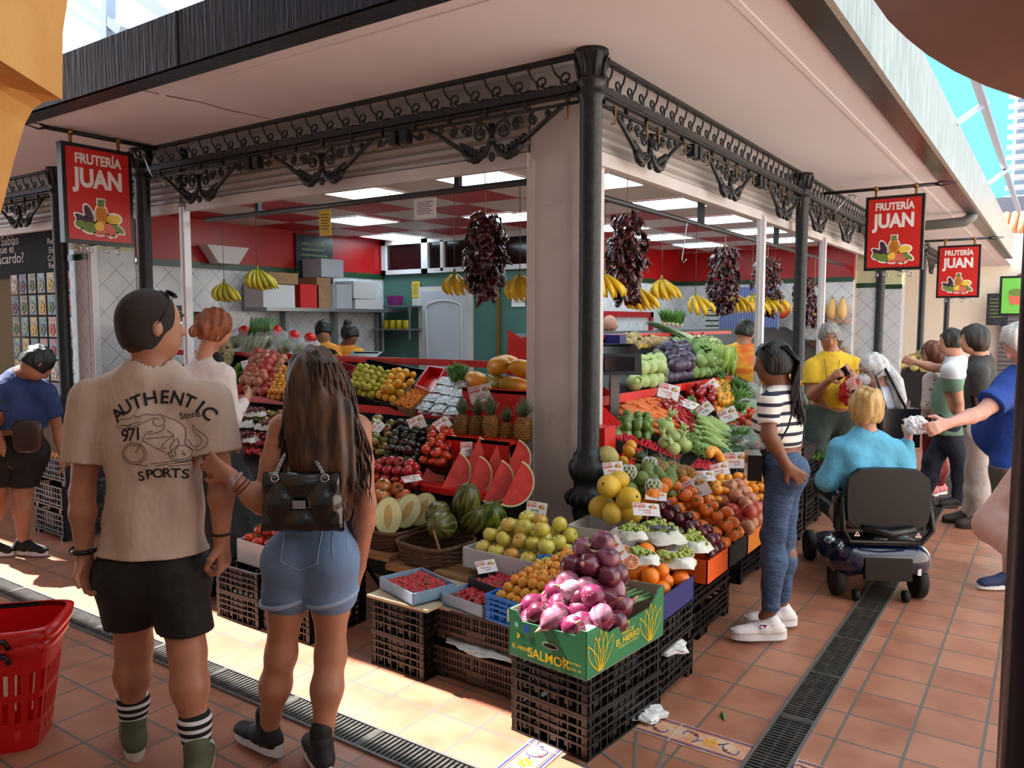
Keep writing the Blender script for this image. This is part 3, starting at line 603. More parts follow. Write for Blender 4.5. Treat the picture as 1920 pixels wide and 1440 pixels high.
reg('mandarin','mandarin',fruit('mandarin',mat('mandarin_skin',(0.93,0.56,0.14),0.35,col2=(0.90,0.62,0.18),nscale=8,hue=0.5,bump=0.08,bscale=200),0.033,mul(dimple(0.08,0.05),bump_fn(8,0.01)),14,lambda q:q.ball((0,0,0.0245),(0.005,0.005,0.002),6),0.8))
reg('persimmon','persimmon',with_stem('persimmon',mat('persimmon_skin',(0.94,0.50,0.16),0.25,col2=(0.92,0.46,0.14),nscale=5,hue=0.4,coat=0.4),0.038,mul(bump_fn(4,0.03),dimple(0.1,0.04)),calyx_m,lambda q,r:calyx(q,r,4,0.02,0.88),16,0.86))
reg('plum','plum',fruit('plum',mat('plum_skin',(0.28,0.08,0.14),0.22,col2=(0.42,0.12,0.16),nscale=6,hue=0.6,coat=0.5),0.030,lambda th,ph:1-0.06*math.exp(-(th/0.25)**2),14,lambda q:q.tube([(0,0,0.027),(0.002,0,0.036)],0.0012,4)))
reg('lime','lime',fruit('lime',mat('lime_skin',(0.28,0.48,0.12),0.35,col2=(0.40,0.55,0.15),nscale=9,bump=0.06,bscale=200),(0.026,0.026,0.031),None,12))
reg('peach','peach',fruit('nectarine',mat('nectarine_skin',(0.90,0.56,0.20),0.4,col2=(0.72,0.14,0.12),nscale=4,hue=0.7,wd=0.4),0.034,lambda th,ph:1-0.05*math.exp(-(th/0.3)**2),14,lambda q:q.tube([(0,0,0.029),(0.001,0,0.034)],0.0015,4)))
reg('yellow_fruit','mango',fruit('small_yellow_mango',mat('yellow_mango_skin',(0.93,0.66,0.14),0.4,col2=(0.86,0.62,0.12),nscale=5,hue=0.3),(0.034,0.029,0.036),lambda th,ph:1-0.18*math.exp(-(ph/0.5)**2)+0.15*math.exp(-(ph/0.16)**2),14))
reg('spiky','cactus fruit',fruit('spiky_yellow_fruit',mat('spiky_skin',(0.70,0.66,0.12),0.5,col2=(0.60,0.58,0.14),nscale=14,bump=0.3),(0.030,0.030,0.036),lambda th,ph:1+0.10*math.cos(6*th+5*ph)*math.cos(7*ph),18))
reg('soft_yellow','fruit',fruit('small_orange_fruit',mat('small_orange_skin',(0.90,0.60,0.16),0.4,col2=(0.84,0.55,0.2),nscale=8,hue=0.4),0.027,dimple(0.1,0),12))
reg('kumquat','kumquat',fruit('kumquat',mat('kumquat_skin',(0.90,0.55,0.12),0.35),(0.010,0.010,0.013),None,8))
reg('strawberry','strawberry',with_stem('strawberry',mat('strawberry_skin',(0.74,0.10,0.16),0.3,col2=(0.62,0.07,0.12),nscale=20,hue=0.3,bump=0.25,bscale=180),0.017,lambda th,ph:1-0.25*(ph/PI)**2,leaf_m,lambda q,r:calyx(q,r,5,0.012,0.75),10,1.35))
reg('grape','grapes',None)if False else None
def stripe_mat_ang(name,c1,c2,n,rough=0.35):
 m=bpy.data.materials.new(name);m.use_nodes=True;MATS[name]=m;nn=m.node_tree.nodes;l=m.node_tree.links;b=nn['Principled BSDF'];b.inputs['Roughness'].default_value=rough
 t=nn.new('ShaderNodeTexCoord');s=nn.new('ShaderNodeSeparateXYZ');l.new(t.outputs['Object'],s.inputs[0]);a=nn.new('ShaderNodeMath');a.operation='ARCTAN2';l.new(s.outputs[1],a.inputs[0]);l.new(s.outputs[0],a.inputs[1])
 cb=nn.new('ShaderNodeCombineXYZ');mu=nn.new('ShaderNodeMath');mu.operation='MULTIPLY';mu.inputs[1].default_value=n;l.new(a.outputs[0],mu.inputs[0]);l.new(mu.outputs[0],cb.inputs[0])
 mz=nn.new('ShaderNodeMath');mz.operation='MULTIPLY';mz.inputs[1].default_value=9;l.new(s.outputs[2],mz.inputs[0]);l.new(mz.outputs[0],cb.inputs[1])
 nz=nn.new('ShaderNodeTexNoise');nz.inputs['Scale'].default_value=1;nz.inputs['Detail'].default_value=5;l.new(cb.outputs[0],nz.inputs['Vector'])
 r=nn.new('ShaderNodeValToRGB');r.color_ramp.elements[0].position=0.46;r.color_ramp.elements[1].position=0.62;r.color_ramp.elements[0].color=(*lin(c1),1);r.color_ramp.elements[1].color=(*lin(c2),1)
 l.new(nz.outputs['Fac'],r.inputs['Fac']);l.new(r.outputs['Color'],b.inputs['Base Color']);return m
toad=stripe_mat_ang('toad_melon_skin',(0.20,0.22,0.06),(0.50,0.48,0.24),4)
reg('melon','melon',fruit('green_melon',toad,(0.085,0.085,0.125),lambda th,ph:1+0.004*math.sin(14*th),28,lambda q:q.tube([(0,0,0.12),(0.004,0,0.140)],0.004,6)))
reg('striped_melon','watermelon',fruit('striped_watermelon',stripe_mat_ang('watermelon_skin',(0.16,0.26,0.06),(0.52,0.55,0.14),2.2),(0.10,0.10,0.12),None,26,lambda q:q.tube([(0,0,0.115),(0.004,0,0.13)],0.004,6)))
reg('yellow_melon','melon',fruit('yellow_melon',mat('yellow_melon_skin',(0.88,0.74,0.22),0.4,col2=(0.84,0.70,0.26),nscale=5,bump=0.15,bscale=30),(0.062,0.062,0.074),None,22,lambda q:q.ball((0,0,0.073),(0.008,0.008,0.003),6)))
reg('cantaloupe','melon',fruit('ribbed_cantaloupe',mat('cantaloupe_skin',(0.78,0.72,0.44),0.6,col2=(0.66,0.64,0.36),nscale=14,bump=0.2),0.075,bump_fn(10,0.025),30))
def half_melon():
 e=empty('halved_melon',(0,0,0),'x','melon');b=MB();n=24;R=(0.078,0.05,0.11)
 vs=[];k=14
 for i in range(k+1):
  ph=PI*i/k
  for j in range(13):th=PI*j/12;vs.append((R[0]*math.sin(ph)*math.cos(th),R[1]*1.5*math.sin(ph)*math.sin(th),R[2]*math.cos(ph)))
 b.add(vs,[(i*13+j,(i+1)*13+j,(i+1)*13+j+1,i*13+j+1)for i in range(k)for j in range(12)],0,True);obj('rind',b,toad,e)
 c=MB();ring=lambda s,y:[(s*R[0]*math.cos(a),y,s*R[2]*math.sin(a))for a in[2*PI*i/28 for i in range(28)]]
 v=ring(1,0)+ring(0.94,-0.001)+ring(0.93,-0.0015);f=[(i,(i+1)%28,28+(i+1)%28,28+i)for i in range(28)];c.add(v,f,1);c.add(ring(0.94,-0.001),[tuple(range(28))],0)
 obj('flesh',c,[mat('melon_flesh',(0.90,0.88,0.70),0.4,col2=(0.84,0.84,0.60),nscale=6),mat('melon_rim',(0.62,0.66,0.36),0.5)],e)
 s=MB();rnd=random.Random(3)
 s.prism([(0.022*math.cos(a),0.068*math.sin(a))for a in[2*PI*i/16 for i in range(16)]],0.0015,0.003,basis((1,0,0),(0,0,1),(0,-1,0),(0,0,0)),0)
 for i in range(46):a=rnd.uniform(0,2*PI);q=rnd.uniform(0.2,0.9);s.ball((0.020*q*math.cos(a),-0.004,0.064*q*math.sin(a)),(0.0025,0.002,0.006),5,1)
 obj('seed_hollow',s,[mat('melon_hollow',(0.80,0.66,0.38),0.5),mat('melon_seeds',(0.88,0.74,0.50),0.4)],e);return e
reg('half_melon','melon',half_melon())
def wedge():
 """quarter watermelon standing on its cut: half disc face, thickness tapering to the rind"""
 e=empty('watermelon_wedge',(0,0,0),'x','watermelon');R=0.15;n=18;A=math.radians(46)
 def fan(s,ang):return[Vector((s*R*math.sin(PI*i/n)*math.sin(ang),0+0,0))+Vector((0,-s*R*math.sin(PI*i/n)*math.cos(ang)*1.0,s*R*1.05*math.cos(PI*i/n)))for i in range(n+1)]
 rind=MB();L=[fan(1,A*(j/5-0.5))for j in range(6)];vs=[v for l in L for v in l]
 rind.add(vs,[(j*(n+1)+i,j*(n+1)+i+1,(j+1)*(n+1)+i+1,(j+1)*(n+1)+i)for j in range(5)for i in range(n)],0,True);obj('rind',rind,MATS['watermelon_skin'],e)
 fl=MB();wr=MB()
 for sg in(-1,1):
  a=fan(0.93,A/2*sg);o=fan(1.0,A/2*sg);fl.add(a,[tuple(range(n+1))if sg>0 else tuple(range(n,-1,-1))],0);wr.add(a+o,[(i,i+1,n+2+i,n+1+i)for i in range(n)],0)
 obj('flesh',fl,mat('watermelon_flesh',(0.86,0.24,0.22),0.2,col2=(0.78,0.16,0.17),nscale=16,bump=0.1,coat=0.8),e);obj('pale_rim',wr,mat('watermelon_rim',(0.80,0.84,0.62),0.4),e);return e
reg('wedge','watermelon',wedge())
reg('papaya','papaya',fruit('papaya',mat('papaya_skin',(0.88,0.60,0.14),0.35,col2=(0.42,0.50,0.14),nscale=3.2,hue=0.3,wd=0.25,thr=0.6),(0.062,0.062,0.135),lambda th,ph:1+0.015*math.cos(5*th)-0.16*math.exp(-(ph/0.8)**2),22,lambda q:q.ball((0,0,0.118),(0.009,0.009,0.006),8)))
def pineapple():
 e=empty('pineapple',(0,0,0),'x','pineapple');b=MB();b.lathe([(0.02,-0.085),(0.045,-0.075),(0.056,-0.045),(0.060,0),(0.056,0.045),(0.042,0.075),(0.02,0.088)],20)
 rows=9
 for i in range(rows):
  z=-0.072+0.144*i/(rows-1);R=0.060*math.sqrt(max(0.15,1-(z/0.098)**2))+0.001
  for j in range(12):
   a=2*PI*(j+0.5*(i%2))/12;v=Vector((math.cos(a),math.sin(a),0));t=Vector((-v.y,v.x,0));c=v*R+Vector((0,0,z))
   s=0.0155*R/0.06;p=[c+t*s,c+Z1*0.0105,c-t*s,c-Z1*0.0105,c+v*0.007,c+v*0.012+Z1*0.004]
   b.add(p,[(0,1,4),(1,2,4),(2,3,4),(3,0,4)],0);b.add([c+v*0.006+t*0.002,c+v*0.006-t*0.002,c+v*0.012+Z1*0.006],[(0,1,2)],1)
 obj('body',b,[mat('pineapple_skin',(0.62,0.42,0.14),0.55,col2=(0.46,0.34,0.14),nscale=30,hue=0.5),mat('pineapple_spine',(0.38,0.28,0.14),0.7)],e)
 q=MB();rnd=random.Random(5)
 for k in range(42):
  a=k*2.4;ti=k/42;L=0.06+0.09*ti;out=0.055*(1-ti)+0.006;v=Vector((math.cos(a),math.sin(a),0));b0=v*(0.016*(1-ti))+Vector((0,0,0.085))
  q.tube([b0,b0+v*out*0.5+Z1*L*0.55,b0+v*(out*1.2)+Z1*L],[0.010,0.008,0.0008],5,flat=(v.x,v.y,0.3))
 obj('leaf_crown',q,mat('pineapple_leaf',(0.26,0.38,0.24),0.5,col2=(0.42,0.46,0.34),nscale=20),e);return e
reg('pineapple','pineapple',pineapple())
def bananas(name,n,L,m_):
 e=empty(name,(0,0,0),'x','bananas');st=MB();st.tube([(0,0,0.035),(0,0,0.0),(0,0,-0.02)],[0.008,0.012,0.012],8);obj('stalk',st,mat('banana_stalk',(0.50,0.48,0.16),0.6),e)
 for i in range(n):
  f=(i+0.5)/n-0.5;row=i%2;b=MB();dy=-0.5-0.5*row
  pts=[]
  for t in[j/7 for j in range(8)]:pts.append(Vector((f*L*(0.25+0.9*min(1,t*1.6)**0.7)*(1.1 if t<.5 else 1.1+.1*f)+0.25*L*t*t,dy*L*0.42*math.sin(t*2.5),-L*(t-0.12*t*t)*(1-0.25*abs(f)))))
  b.tube(pts,[0.006,0.009,0.016,0.019,0.0195,0.018,0.013,0.005],7);obj('banana',b,[m_],e)
 return e
bm1=mat('banana_green_yellow',(0.80,0.74,0.20),0.45,col2=(0.70,0.70,0.22),nscale=9,hue=0.3);bm2=mat('banana_ripe',(0.93,0.76,0.16),0.42,col2=(0.36,0.24,0.08),nscale=11,thr=0.72,wd=0.08)
bm3=mat('banana_yellow',(0.93,0.78,0.18),0.42,col2=(0.80,0.66,0.16),nscale=8)
def dried_peppers(name,H,R,n,seed):
 e=empty(name,(0,0,0),'x','dried peppers');rnd=random.Random(seed);b=MB()
 for i in range(n):
  t=rnd.random()**0.85;z=-H*t;a=rnd.uniform(0,2*PI);pr=R*(0.35+0.65*math.sin(PI*min(1,0.12+t*0.75))**0.7)*rnd.uniform(0.45,1.0)*(1 if t<0.8 else 0.7)
  v=Vector((math.cos(a),math.sin(a),0));c=v*pr+Vector((0,0,z));d=(v*rnd.uniform(0.1,0.9)+Vector((rnd.uniform(-.4,.4),rnd.uniform(-.4,.4),-1.0))).normalized();L=rnd.uniform(0.06,0.10)
  tw=Vector((rnd.uniform(-1,1),rnd.uniform(-1,1),rnd.uniform(-1,1)))*0.014
  b.tube([c-d*L*0.5,c-d*L*0.2+tw,c+d*L*0.15-tw*0.5,c+d*L*0.38+tw,c+d*L*0.55],[0.007,0.024,0.028,0.018,0.004],6,flat=(v.x+tw.x*40,v.y+tw.y*40,tw.z*40))
 o=obj('pepper_cluster',b,mat('dried_pepper_skin',(0.32,0.045,0.07),0.24,col2=(0.17,0.03,0.045),nscale=14,coat=0.5,bump=0.5,bscale=60),e)
 s=MB();s.tube([(0,0,0.30),(0.002,0,0.0),(0,0,-H*0.9)],0.004,5);obj('string',s,mat('straw_string',(0.62,0.54,0.36),0.8),e);return e
def rod(name,cat,pts,rs,mm,n=8,extra=None,fn=None):
 b=MB();b.tube(pts,rs,n)
 if not extra:return obj(name,b,mm)
 e=empty(name,(0,0,0),'x',cat);obj('flesh',b,mm,e);q=MB();nm,m3=extra(q);obj(nm,q,m3,e);return e
car=mat('carrot_skin',(0.90,0.48,0.20),0.45,col2=(0.84,0.42,0.18),nscale=10,stretch=(1,6,6),hue=0.4)
reg('carrot','carrot',rod('carrot','carrot',[(-0.075,0,0),(-0.070,0,0),(-0.03,0.002,0),(0.03,-0.002,0.001),(0.085,0.003,0)],[0.005,0.0125,0.0135,0.010,0.002],car,8))
reg('chayote','chayote',fruit('chayote',mat('chayote_skin',(0.44,0.56,0.22),0.35,col2=(0.36,0.48,0.18),nscale=8,hue=0.3,coat=0.3),(0.034,0.030,0.046),mul(bump_fn(5,0.06),lambda th,ph:1-0.12*math.exp(-(ph/0.7)**2)),18))
reg('celeriac','celeriac',fruit('celeriac',mat('celeriac_skin',(0.72,0.64,0.46),0.8,col2=(0.56,0.48,0.32),nscale=26,bump=0.9,bscale=50),0.062,lambda th,ph:1+0.03*math.sin(5*th)*math.sin(4*ph),20,lambda q:q.tube([(0,0,0.05),(0.004,0,0.072)],[0.018,0.012],7)))
lg=mat('pale_cabbage',(0.66,0.76,0.46),0.45,col2=(0.78,0.84,0.58),nscale=7,stretch=(1,1,3),bump=0.25,bscale=18);dgc=mat('green_cabbage',(0.40,0.54,0.28),0.5,col2=(0.56,0.66,0.38),nscale=8,bump=0.3,bscale=20)
def cabbage(name,mm,r,n=7,op=0.35,veins=True):
 e=empty(name,(0,0,0),'x','cabbage');b=MB();b.ball((0,0,0),(r,r,r*0.88),18,0,bump_fn(3,0.02));obj('head',b,mm,e);q=MB()
 for k in range(n):
  a=2*PI*k/n+0.3;M=Matrix.Rotation(a,4,'Z');vs=[];K=6
  for i in range(K):
   for j in range(5):
    ph=0.35+2.0*i/(K-1);th=(j/4-0.5)*1.25*math.sin(PI*(0.15+0.75*i/(K-1)));rr=r*(1.03+op*max(0,1-ph)**1.5+0.02*math.sin(8*th))
    vs.append(M@Vector((rr*math.sin(ph)*math.cos(th),rr*math.sin(ph)*math.sin(th),rr*0.9*math.cos(ph))))
  q.add(vs,[(i*5+j,i*5+j+1,(i+1)*5+j+1,(i+1)*5+j)for i in range(K-1)for j in range(4)],0,True)
 obj('leaf_wrap',q,mm,e);return e
reg('cabbage','cabbage',cabbage('pale_cabbage',lg,0.062));reg('green_cabbage','cabbage',cabbage('green_cabbage',dgc,0.06,8,0.6))
reg('red_cabbage','cabbage',cabbage('purple_cabbage',mat('purple_cabbage_leaf',(0.24,0.17,0.26),0.35,col2=(0.36,0.32,0.42),nscale=6,bump=0.15),0.055,7,0.25))
def cauli():
 e=empty('cauliflower',(0,0,0),'x','cauliflower');b=MB();rnd=random.Random(2)
 for k in range(70):
  z=rnd.random();a=rnd.uniform(0,2*PI);s=math.sqrt(1-z*z);b.ball((0.046*s*math.cos(a),0.046*s*math.sin(a),0.036*z),0.0125,6)
 b.ball((0,0,0),(0.048,0.048,0.03),12);obj('curd',b,mat('cauliflower_curd',(0.88,0.84,0.64),0.8,bump=0.5,bscale=150),e);q=MB()
 for k in range(8):
  a=k*PI/4;v=Vector((math.cos(a),math.sin(a),0));q.tube([v*0.02-Z1*0.035,v*0.05-Z1*0.02,v*0.062+Z1*0.012,v*0.055+Z1*0.035],[0.018,0.026,0.024,0.01],6,flat=(v.x,v.y,0))
 obj('outer_leaf',q,dgc,e);return e
reg('cauliflower','cauliflower',cauli())
def leafy(name,cat,mm,H,R,n,seed,rw=0.02,sp=0.5):
 e=empty(name,(0,0,0),'x',cat);q=MB();rnd=random.Random(seed)
 for k in range(n):
  a=rnd.uniform(0,2*PI);v=Vector((math.cos(a),math.sin(a),0));o=rnd.uniform(0.2,1)*R;h=H*rnd.uniform(0.7,1.05)
  q.tube([v*0.008,v*o*0.55+Z1*h*0.35,v*o*0.9+Z1*h*0.72,v*o*(0.8+sp)+Z1*h],[rw*0.5,rw*0.9,rw*1.25,rw*0.3],5,flat=(v.x,v.y,0.1))
 obj('leaves',q,mm,e);s=MB();s.tube([(0,0,-0.015),(0,0,0.03)],[0.016,0.02],8);obj('root_end',s,mat('white_stem',(0.86,0.88,0.76),0.5),e);return e
reg('lettuce','lettuce',leafy('long_lettuce','lettuce',mat('lettuce_leaf',(0.56,0.70,0.28),0.45,col2=(0.70,0.80,0.42),nscale=9,bump=0.3,bscale=30),0.26,0.06,26,4,0.034,0.2))
reg('herb','herbs',leafy('herb_bunch','herbs',mat('herb_leaf',(0.24,0.42,0.14),0.5,col2=(0.36,0.56,0.22),nscale=30),0.11,0.06,60,8,0.008,0.6))
reg('artichoke','artichoke',fruit('artichoke',mat('artichoke_leaf',(0.42,0.50,0.34),0.6,col2=(0.52,0.58,0.44),nscale=25,bump=0.8,bscale=60),(0.04,0.04,0.048),lambda th,ph:1+0.10*math.cos(7*th+3*math.floor(ph*3))*math.sin(ph),20))
def leek():
 e=empty('leek',(0,0,0),'x','leek');b=MB();b.tube([(-0.16,0,0),(-0.15,0,0),(0.0,0.003,0),(0.06,0,0)],[0.010,0.014,0.0135,0.015],9);obj('white_stem',b,mat('leek_white',(0.86,0.88,0.76),0.4,col2=(0.72,0.80,0.58),nscale=7,stretch=(1,8,8)),e)
 q=MB()
 for k in range(6):s=(k-2.5)/2.5;q.tube([(0.05,0.004*s,0),(0.13,0.018*s,0.006*(k%3)),(0.24,0.05*s,0.012*(k%2)-0.01*abs(s))],[0.013,0.016,0.006],5,flat=(0,0.3*s,1))
 obj('green_leaf',q,mat('leek_green',(0.22,0.38,0.20),0.5,col2=(0.44,0.58,0.36),nscale=10),e)
 r=MB()
 for k in range(8):a=k*0.8;r.tube([(-0.16,0.006*math.cos(a),0.006*math.sin(a)),(-0.185,0.014*math.cos(a),0.014*math.sin(a))],0.0012,3)
 obj('roots',r,mat('leek_root',(0.80,0.76,0.60),0.8),e);return e
reg('leek','leek',leek())
rp=mat('red_pepper_skin',(0.70,0.05,0.08),0.18,col2=(0.60,0.04,0.07),nscale=5,coat=0.6);yp=mat('yellow_pepper_skin',(0.93,0.66,0.08),0.2,col2=(0.90,0.56,0.06),nscale=5,coat=0.6);gp=mat('green_pepper_skin',(0.22,0.42,0.10),0.2,col2=(0.30,0.50,0.14),nscale=5,coat=0.6)
def bell(nm,mm):return with_stem(nm,mm,0.037,mul(bump_fn(4,0.07),dimple(0.3,0.12,0.5)),calyx_m,lambda q,r:q.tube([(0,0,r*0.65),(0.002,0,r*0.9),(0.010,0,r*1.12)],[0.008,0.004,0.005],6),18,1.15)
reg('bell_red','pepper',bell('red_bell_pepper',rp));reg('bell_yellow','pepper',bell('yellow_bell_pepper',yp))
def longp(nm,mm,L=0.09):return rod(nm,'pepper',[(-L,0,0),(-L*0.85,0,0.0),(-L*0.3,0.004,0.004),(L*0.4,-0.003,0),(L,0.01,-0.005)],[0.008,0.018,0.017,0.011,0.002],mm,9,lambda q:(q.tube([(-L,0,0),(-L-0.018,0.002,0.006)],[0.006,0.003],5),('stem',calyx_m))[1])
reg('long_red','pepper',longp('long_red_pepper',rp));reg('long_green','pepper',longp('long_green_pepper',gp,0.07))
reg('bean','beans',obj('green_bean',MB().tube([(-0.055,0,0),(-0.02,0.006,0.002),(0.02,0.005,0),(0.055,-0.004,0)],[0.0015,0.0042,0.0042,0.001],5),mat('bean_skin',(0.50,0.62,0.28),0.5,var=0.25)))
reg('zucchini','squash',obj('pale_marrow',MB().tube([(-0.13,0,0),(-0.12,0,0),(-0.05,0.006,0),(0.05,0.006,0),(0.11,0,0),(0.135,-0.004,0)],[0.008,0.017,0.021,0.020,0.014,0.008],10),mat('pale_marrow_skin',(0.72,0.80,0.52),0.35,col2=(0.50,0.64,0.32),nscale=18,stretch=(0.5,4,4))))
reg('cucumber','cucumber',obj('cucumber',MB().tube([(-0.09,0,0),(-0.08,0,0),(0,0.004,0),(0.08,0,0),(0.09,0,0)],[0.006,0.018,0.021,0.018,0.006],10),mat('cucumber_skin',(0.13,0.24,0.13),0.35,col2=(0.19,0.31,0.17),nscale=12)))
reg('squash','squash',fruit('pale_green_squash',mat('pale_squash_skin',(0.70,0.77,0.52),0.35,col2=(0.60,0.70,0.42),nscale=7),(0.034,0.034,0.046),lambda th,ph:1-0.25*math.exp(-(ph/0.7)**2),14))
def kohl():
 e=empty('round_pale_gourd',(0,0,0),'x','gourd');b=MB();b.ball((0,0,0),(0.055,0.055,0.05),20,0,bump_fn(12,0.012));obj('flesh',b,mat('gourd_skin',(0.70,0.76,0.48),0.35,col2=(0.62,0.70,0.40),nscale=6),e);q=MB()
 q.tube([(0,0,0.045),(0,0,0.065)],[0.022,0.014],8)
 for k in range(7):a=k*0.9;v=Vector((math.cos(a),math.sin(a),0));q.tube([(0,0,0.055),v*0.012+Z1*0.085,v*0.03+Z1*0.11],[0.007,0.006,0.002],5)
 obj('stem_tuft',q,lg,e);return e
reg('gourd','gourd',kohl())
reg('cherimoya','custard apple',fruit('custard_apple',mat('custard_apple_skin',(0.42,0.52,0.24),0.5,col2=(0.52,0.60,0.32),nscale=12,bump=0.9,bscale=55),(0.038,0.038,0.042),lambda th,ph:1+0.035*math.cos(9*th)*math.cos(9*ph),26))
reg('corn','corn',rod('corn_cob','corn',[(-0.06,0,0),(-0.05,0,0),(0.03,0,0),(0.07,0,0)],[0.012,0.019,0.018,0.006],mat('corn_kernels',(0.90,0.76,0.28),0.4,bump=0.8,bscale=120),10,lambda q:(q.tube([(-0.07,0,0),(-0.02,0.010,0.006),(0.04,0.02,0.004)],[0.014,0.018,0.003],6,flat=(0,1,0.4)),('husk',lg))[1]))
reg('raspberry','berries',obj('raspberry',MB().ball((0,0,0),(0.011,0.011,0.012),10,0,lambda th,ph:1+0.10*math.cos(6*th)*math.cos(6*ph)),mat('raspberry_skin',(0.80,0.08,0.18),0.35,var=0.25)))
reg('butternut','squash',fruit('butternut_squash',mat('butternut_skin',(0.84,0.66,0.40),0.45),(0.075,0.075,0.17),lambda th,ph:1-0.18*math.exp(-((ph-1.0)/0.5)**2),18,lambda q:q.tube([(0,0,0.15),(0,0,0.185)],[0.014,0.010],7)))
reg('pale_pumpkin','pumpkin',fruit('pale_pumpkin',mat('pale_pumpkin_skin',(0.86,0.86,0.72),0.45),(0.11,0.11,0.10),bump_fn(9,0.05),30,lambda q:q.tube([(0,0,0.085),(0.01,0,0.115)],[0.012,0.009],6)))
reg('orange_pumpkin','pumpkin',fruit('orange_pumpkin',mat('orange_pumpkin_skin',(0.85,0.36,0.16),0.4),(0.13,0.13,0.12),bump_fn(9,0.05),30,lambda q:q.tube([(0,0,0.10),(0.01,0,0.13)],[0.014,0.01],6)))
reg('turnip','turnip',fruit('white_turnip',mat('turnip_skin',(0.86,0.84,0.70),0.4),(0.032,0.032,0.034),lambda th,ph:1-0.2*(ph/PI)**3,14,lambda q:q.tube([(0,0,0.028),(0.002,0,0.055)],[0.01,0.004],6)))
def bunch(nm,mm,r,n,R,seed):
 e=empty(nm,(0,0,0),'x','grapes');rnd=random.Random(seed);b=MB()
 for k in range(n):
  t=rnd.random();a=rnd.uniform(0,2*PI);q=R*(1-0.5*t)*math.sqrt(rnd.random());b.ball((0.10*(t-0.5)*1.4,q*math.cos(a),abs(q*math.sin(a))*0.8),r,9)
 obj('berries',b,mm,e);s=MB();s.tube([(-0.085,0,0.01),(0.0,0,0.012),(0.06,0,0.008)],[0.003,0.003,0.001],5);obj('stalk',s,mat('grape_stalk',(0.50,0.52,0.26),0.7),e);return e
reg('green_grapes','grapes',bunch('green_grape_bunch',mat('green_grape_skin',(0.66,0.72,0.34),0.2,col2=(0.58,0.66,0.26),nscale=20,coat=0.3),0.0105,46,0.045,1))
reg('red_grapes','grapes',bunch('red_grape_bunch',mat('red_grape_skin',(0.42,0.10,0.16),0.25,col2=(0.32,0.07,0.12),nscale=20,coat=0.3),0.0115,46,0.045,2))
def plane_hit(u,v,n,p0):
 r=ray(u,v);n=Vector(n);t=(Vector(p0)-CAM).dot(n)/r.dot(n);return CAM+r*t
NR=Vector((0.50,0,1)).normalized();NL=Vector((0,-0.62,1)).normalized()
SR=(NR,(0.80,0,0.47));SL=(NL,(0,-0.35,0.68));SR2=(Vector((0.62,0,1)).normalized(),(-0.36,0,1.13));SL0=(Vector((0,-0.25,1)).normalized(),(0,-0.8,0.44))
def quad(pl,pts,lift=0.0):return[plane_hit(u,v,pl[0],Vector(pl[1])+pl[0]*lift)for u,v in pts]
def bil(q,s,t):return(q[0]*(1-s)+q[1]*s)*(1-t)+(q[3]*(1-s)+q[2]*s)*t
def pile(key,q,r,label,group,layers=1,nrm=None,jit=0.25,rot='any',seed=1,dens=1.0,dir=None,sc=1.0,hump=0.0,tilt=0.3,lim=999,sz=0.12):
 """things of one kind side by side (and in layers) over the area q"""
 rnd=random.Random(seed);nrm=(nrm or NR);U=(q[1]-q[0]).length;V=(q[3]-q[0]).length;out=[]
 for L in range(layers):
  nu=max(1,int(U/(2*r)*dens)-L);nv=max(1,int(V/(2*r*0.92)*dens)-L);mg=L*0.5
  for j in range(nv):
   for i in range(nu):
    if len(out)>=lim:break
    s=(i+0.5+0.5*(j%2)*(0.5 if nu>1 else 0)+mg+rnd.uniform(-jit,jit)*0.5)/(nu+2*mg);t=(j+0.5+mg+rnd.uniform(-jit,jit)*0.5)/(nv+2*mg)
    p=bil(q,min(max(s,0.03),0.97),min(max(t,0.03),0.97))+nrm*(r*(0.3+1.45*L)+hump*math.sin(PI*min(1,s))*math.sin(PI*min(1,t))+rnd.uniform(-0.1,0.15)*r)
    if rot=='any':R_=Matrix.Rotation(rnd.uniform(0,2*PI),4,'Z')@Matrix.Rotation(rnd.uniform(0,1.2),4,'X')@Matrix.Rotation(rnd.uniform(0,2*PI),4,'Z')
    elif rot=='up':R_=Matrix.Rotation(rnd.uniform(-tilt,tilt),4,'X')@Matrix.Rotation(rnd.uniform(-tilt,tilt),4,'Y')@Matrix.Rotation(rnd.uniform(0,2*PI),4,'Z')
    elif rot=='flip':R_=Matrix.Rotation(PI/2+rnd.uniform(-tilt,tilt),4,'X')@Matrix.Rotation(rnd.uniform(0,6),4,'Z')
    else:
     d=Vector(dir).normalized();d=(d+Vector((rnd.uniform(-1,1),rnd.uniform(-1,1),rnd.uniform(-1,1)))*tilt).normalized();y=nrm.cross(d).normalized();R_=basis(d,y,d.cross(y),(0,0,0))@Matrix.Rotation(rnd.uniform(0,6),4,'X')
    k=sc*rnd.uniform(1-sz,1+sz*0.6);out.append(place(rnd.choice(PK[key]),M=Matrix.Translation(p)@R_@Matrix.Scale(k,4),label=label,group=group))
 return out
def put(key,p,label,group=None,rot=(0,0,0),sc=1.0,v=0):return place(PK[key][v],M=Matrix.Translation(p)@Matrix.Rotation(rot[2],4,'Z')@Matrix.Rotation(rot[1],4,'Y')@Matrix.Rotation(rot[0],4,'X')@Matrix.Scale(sc,4),label=label,group=group)
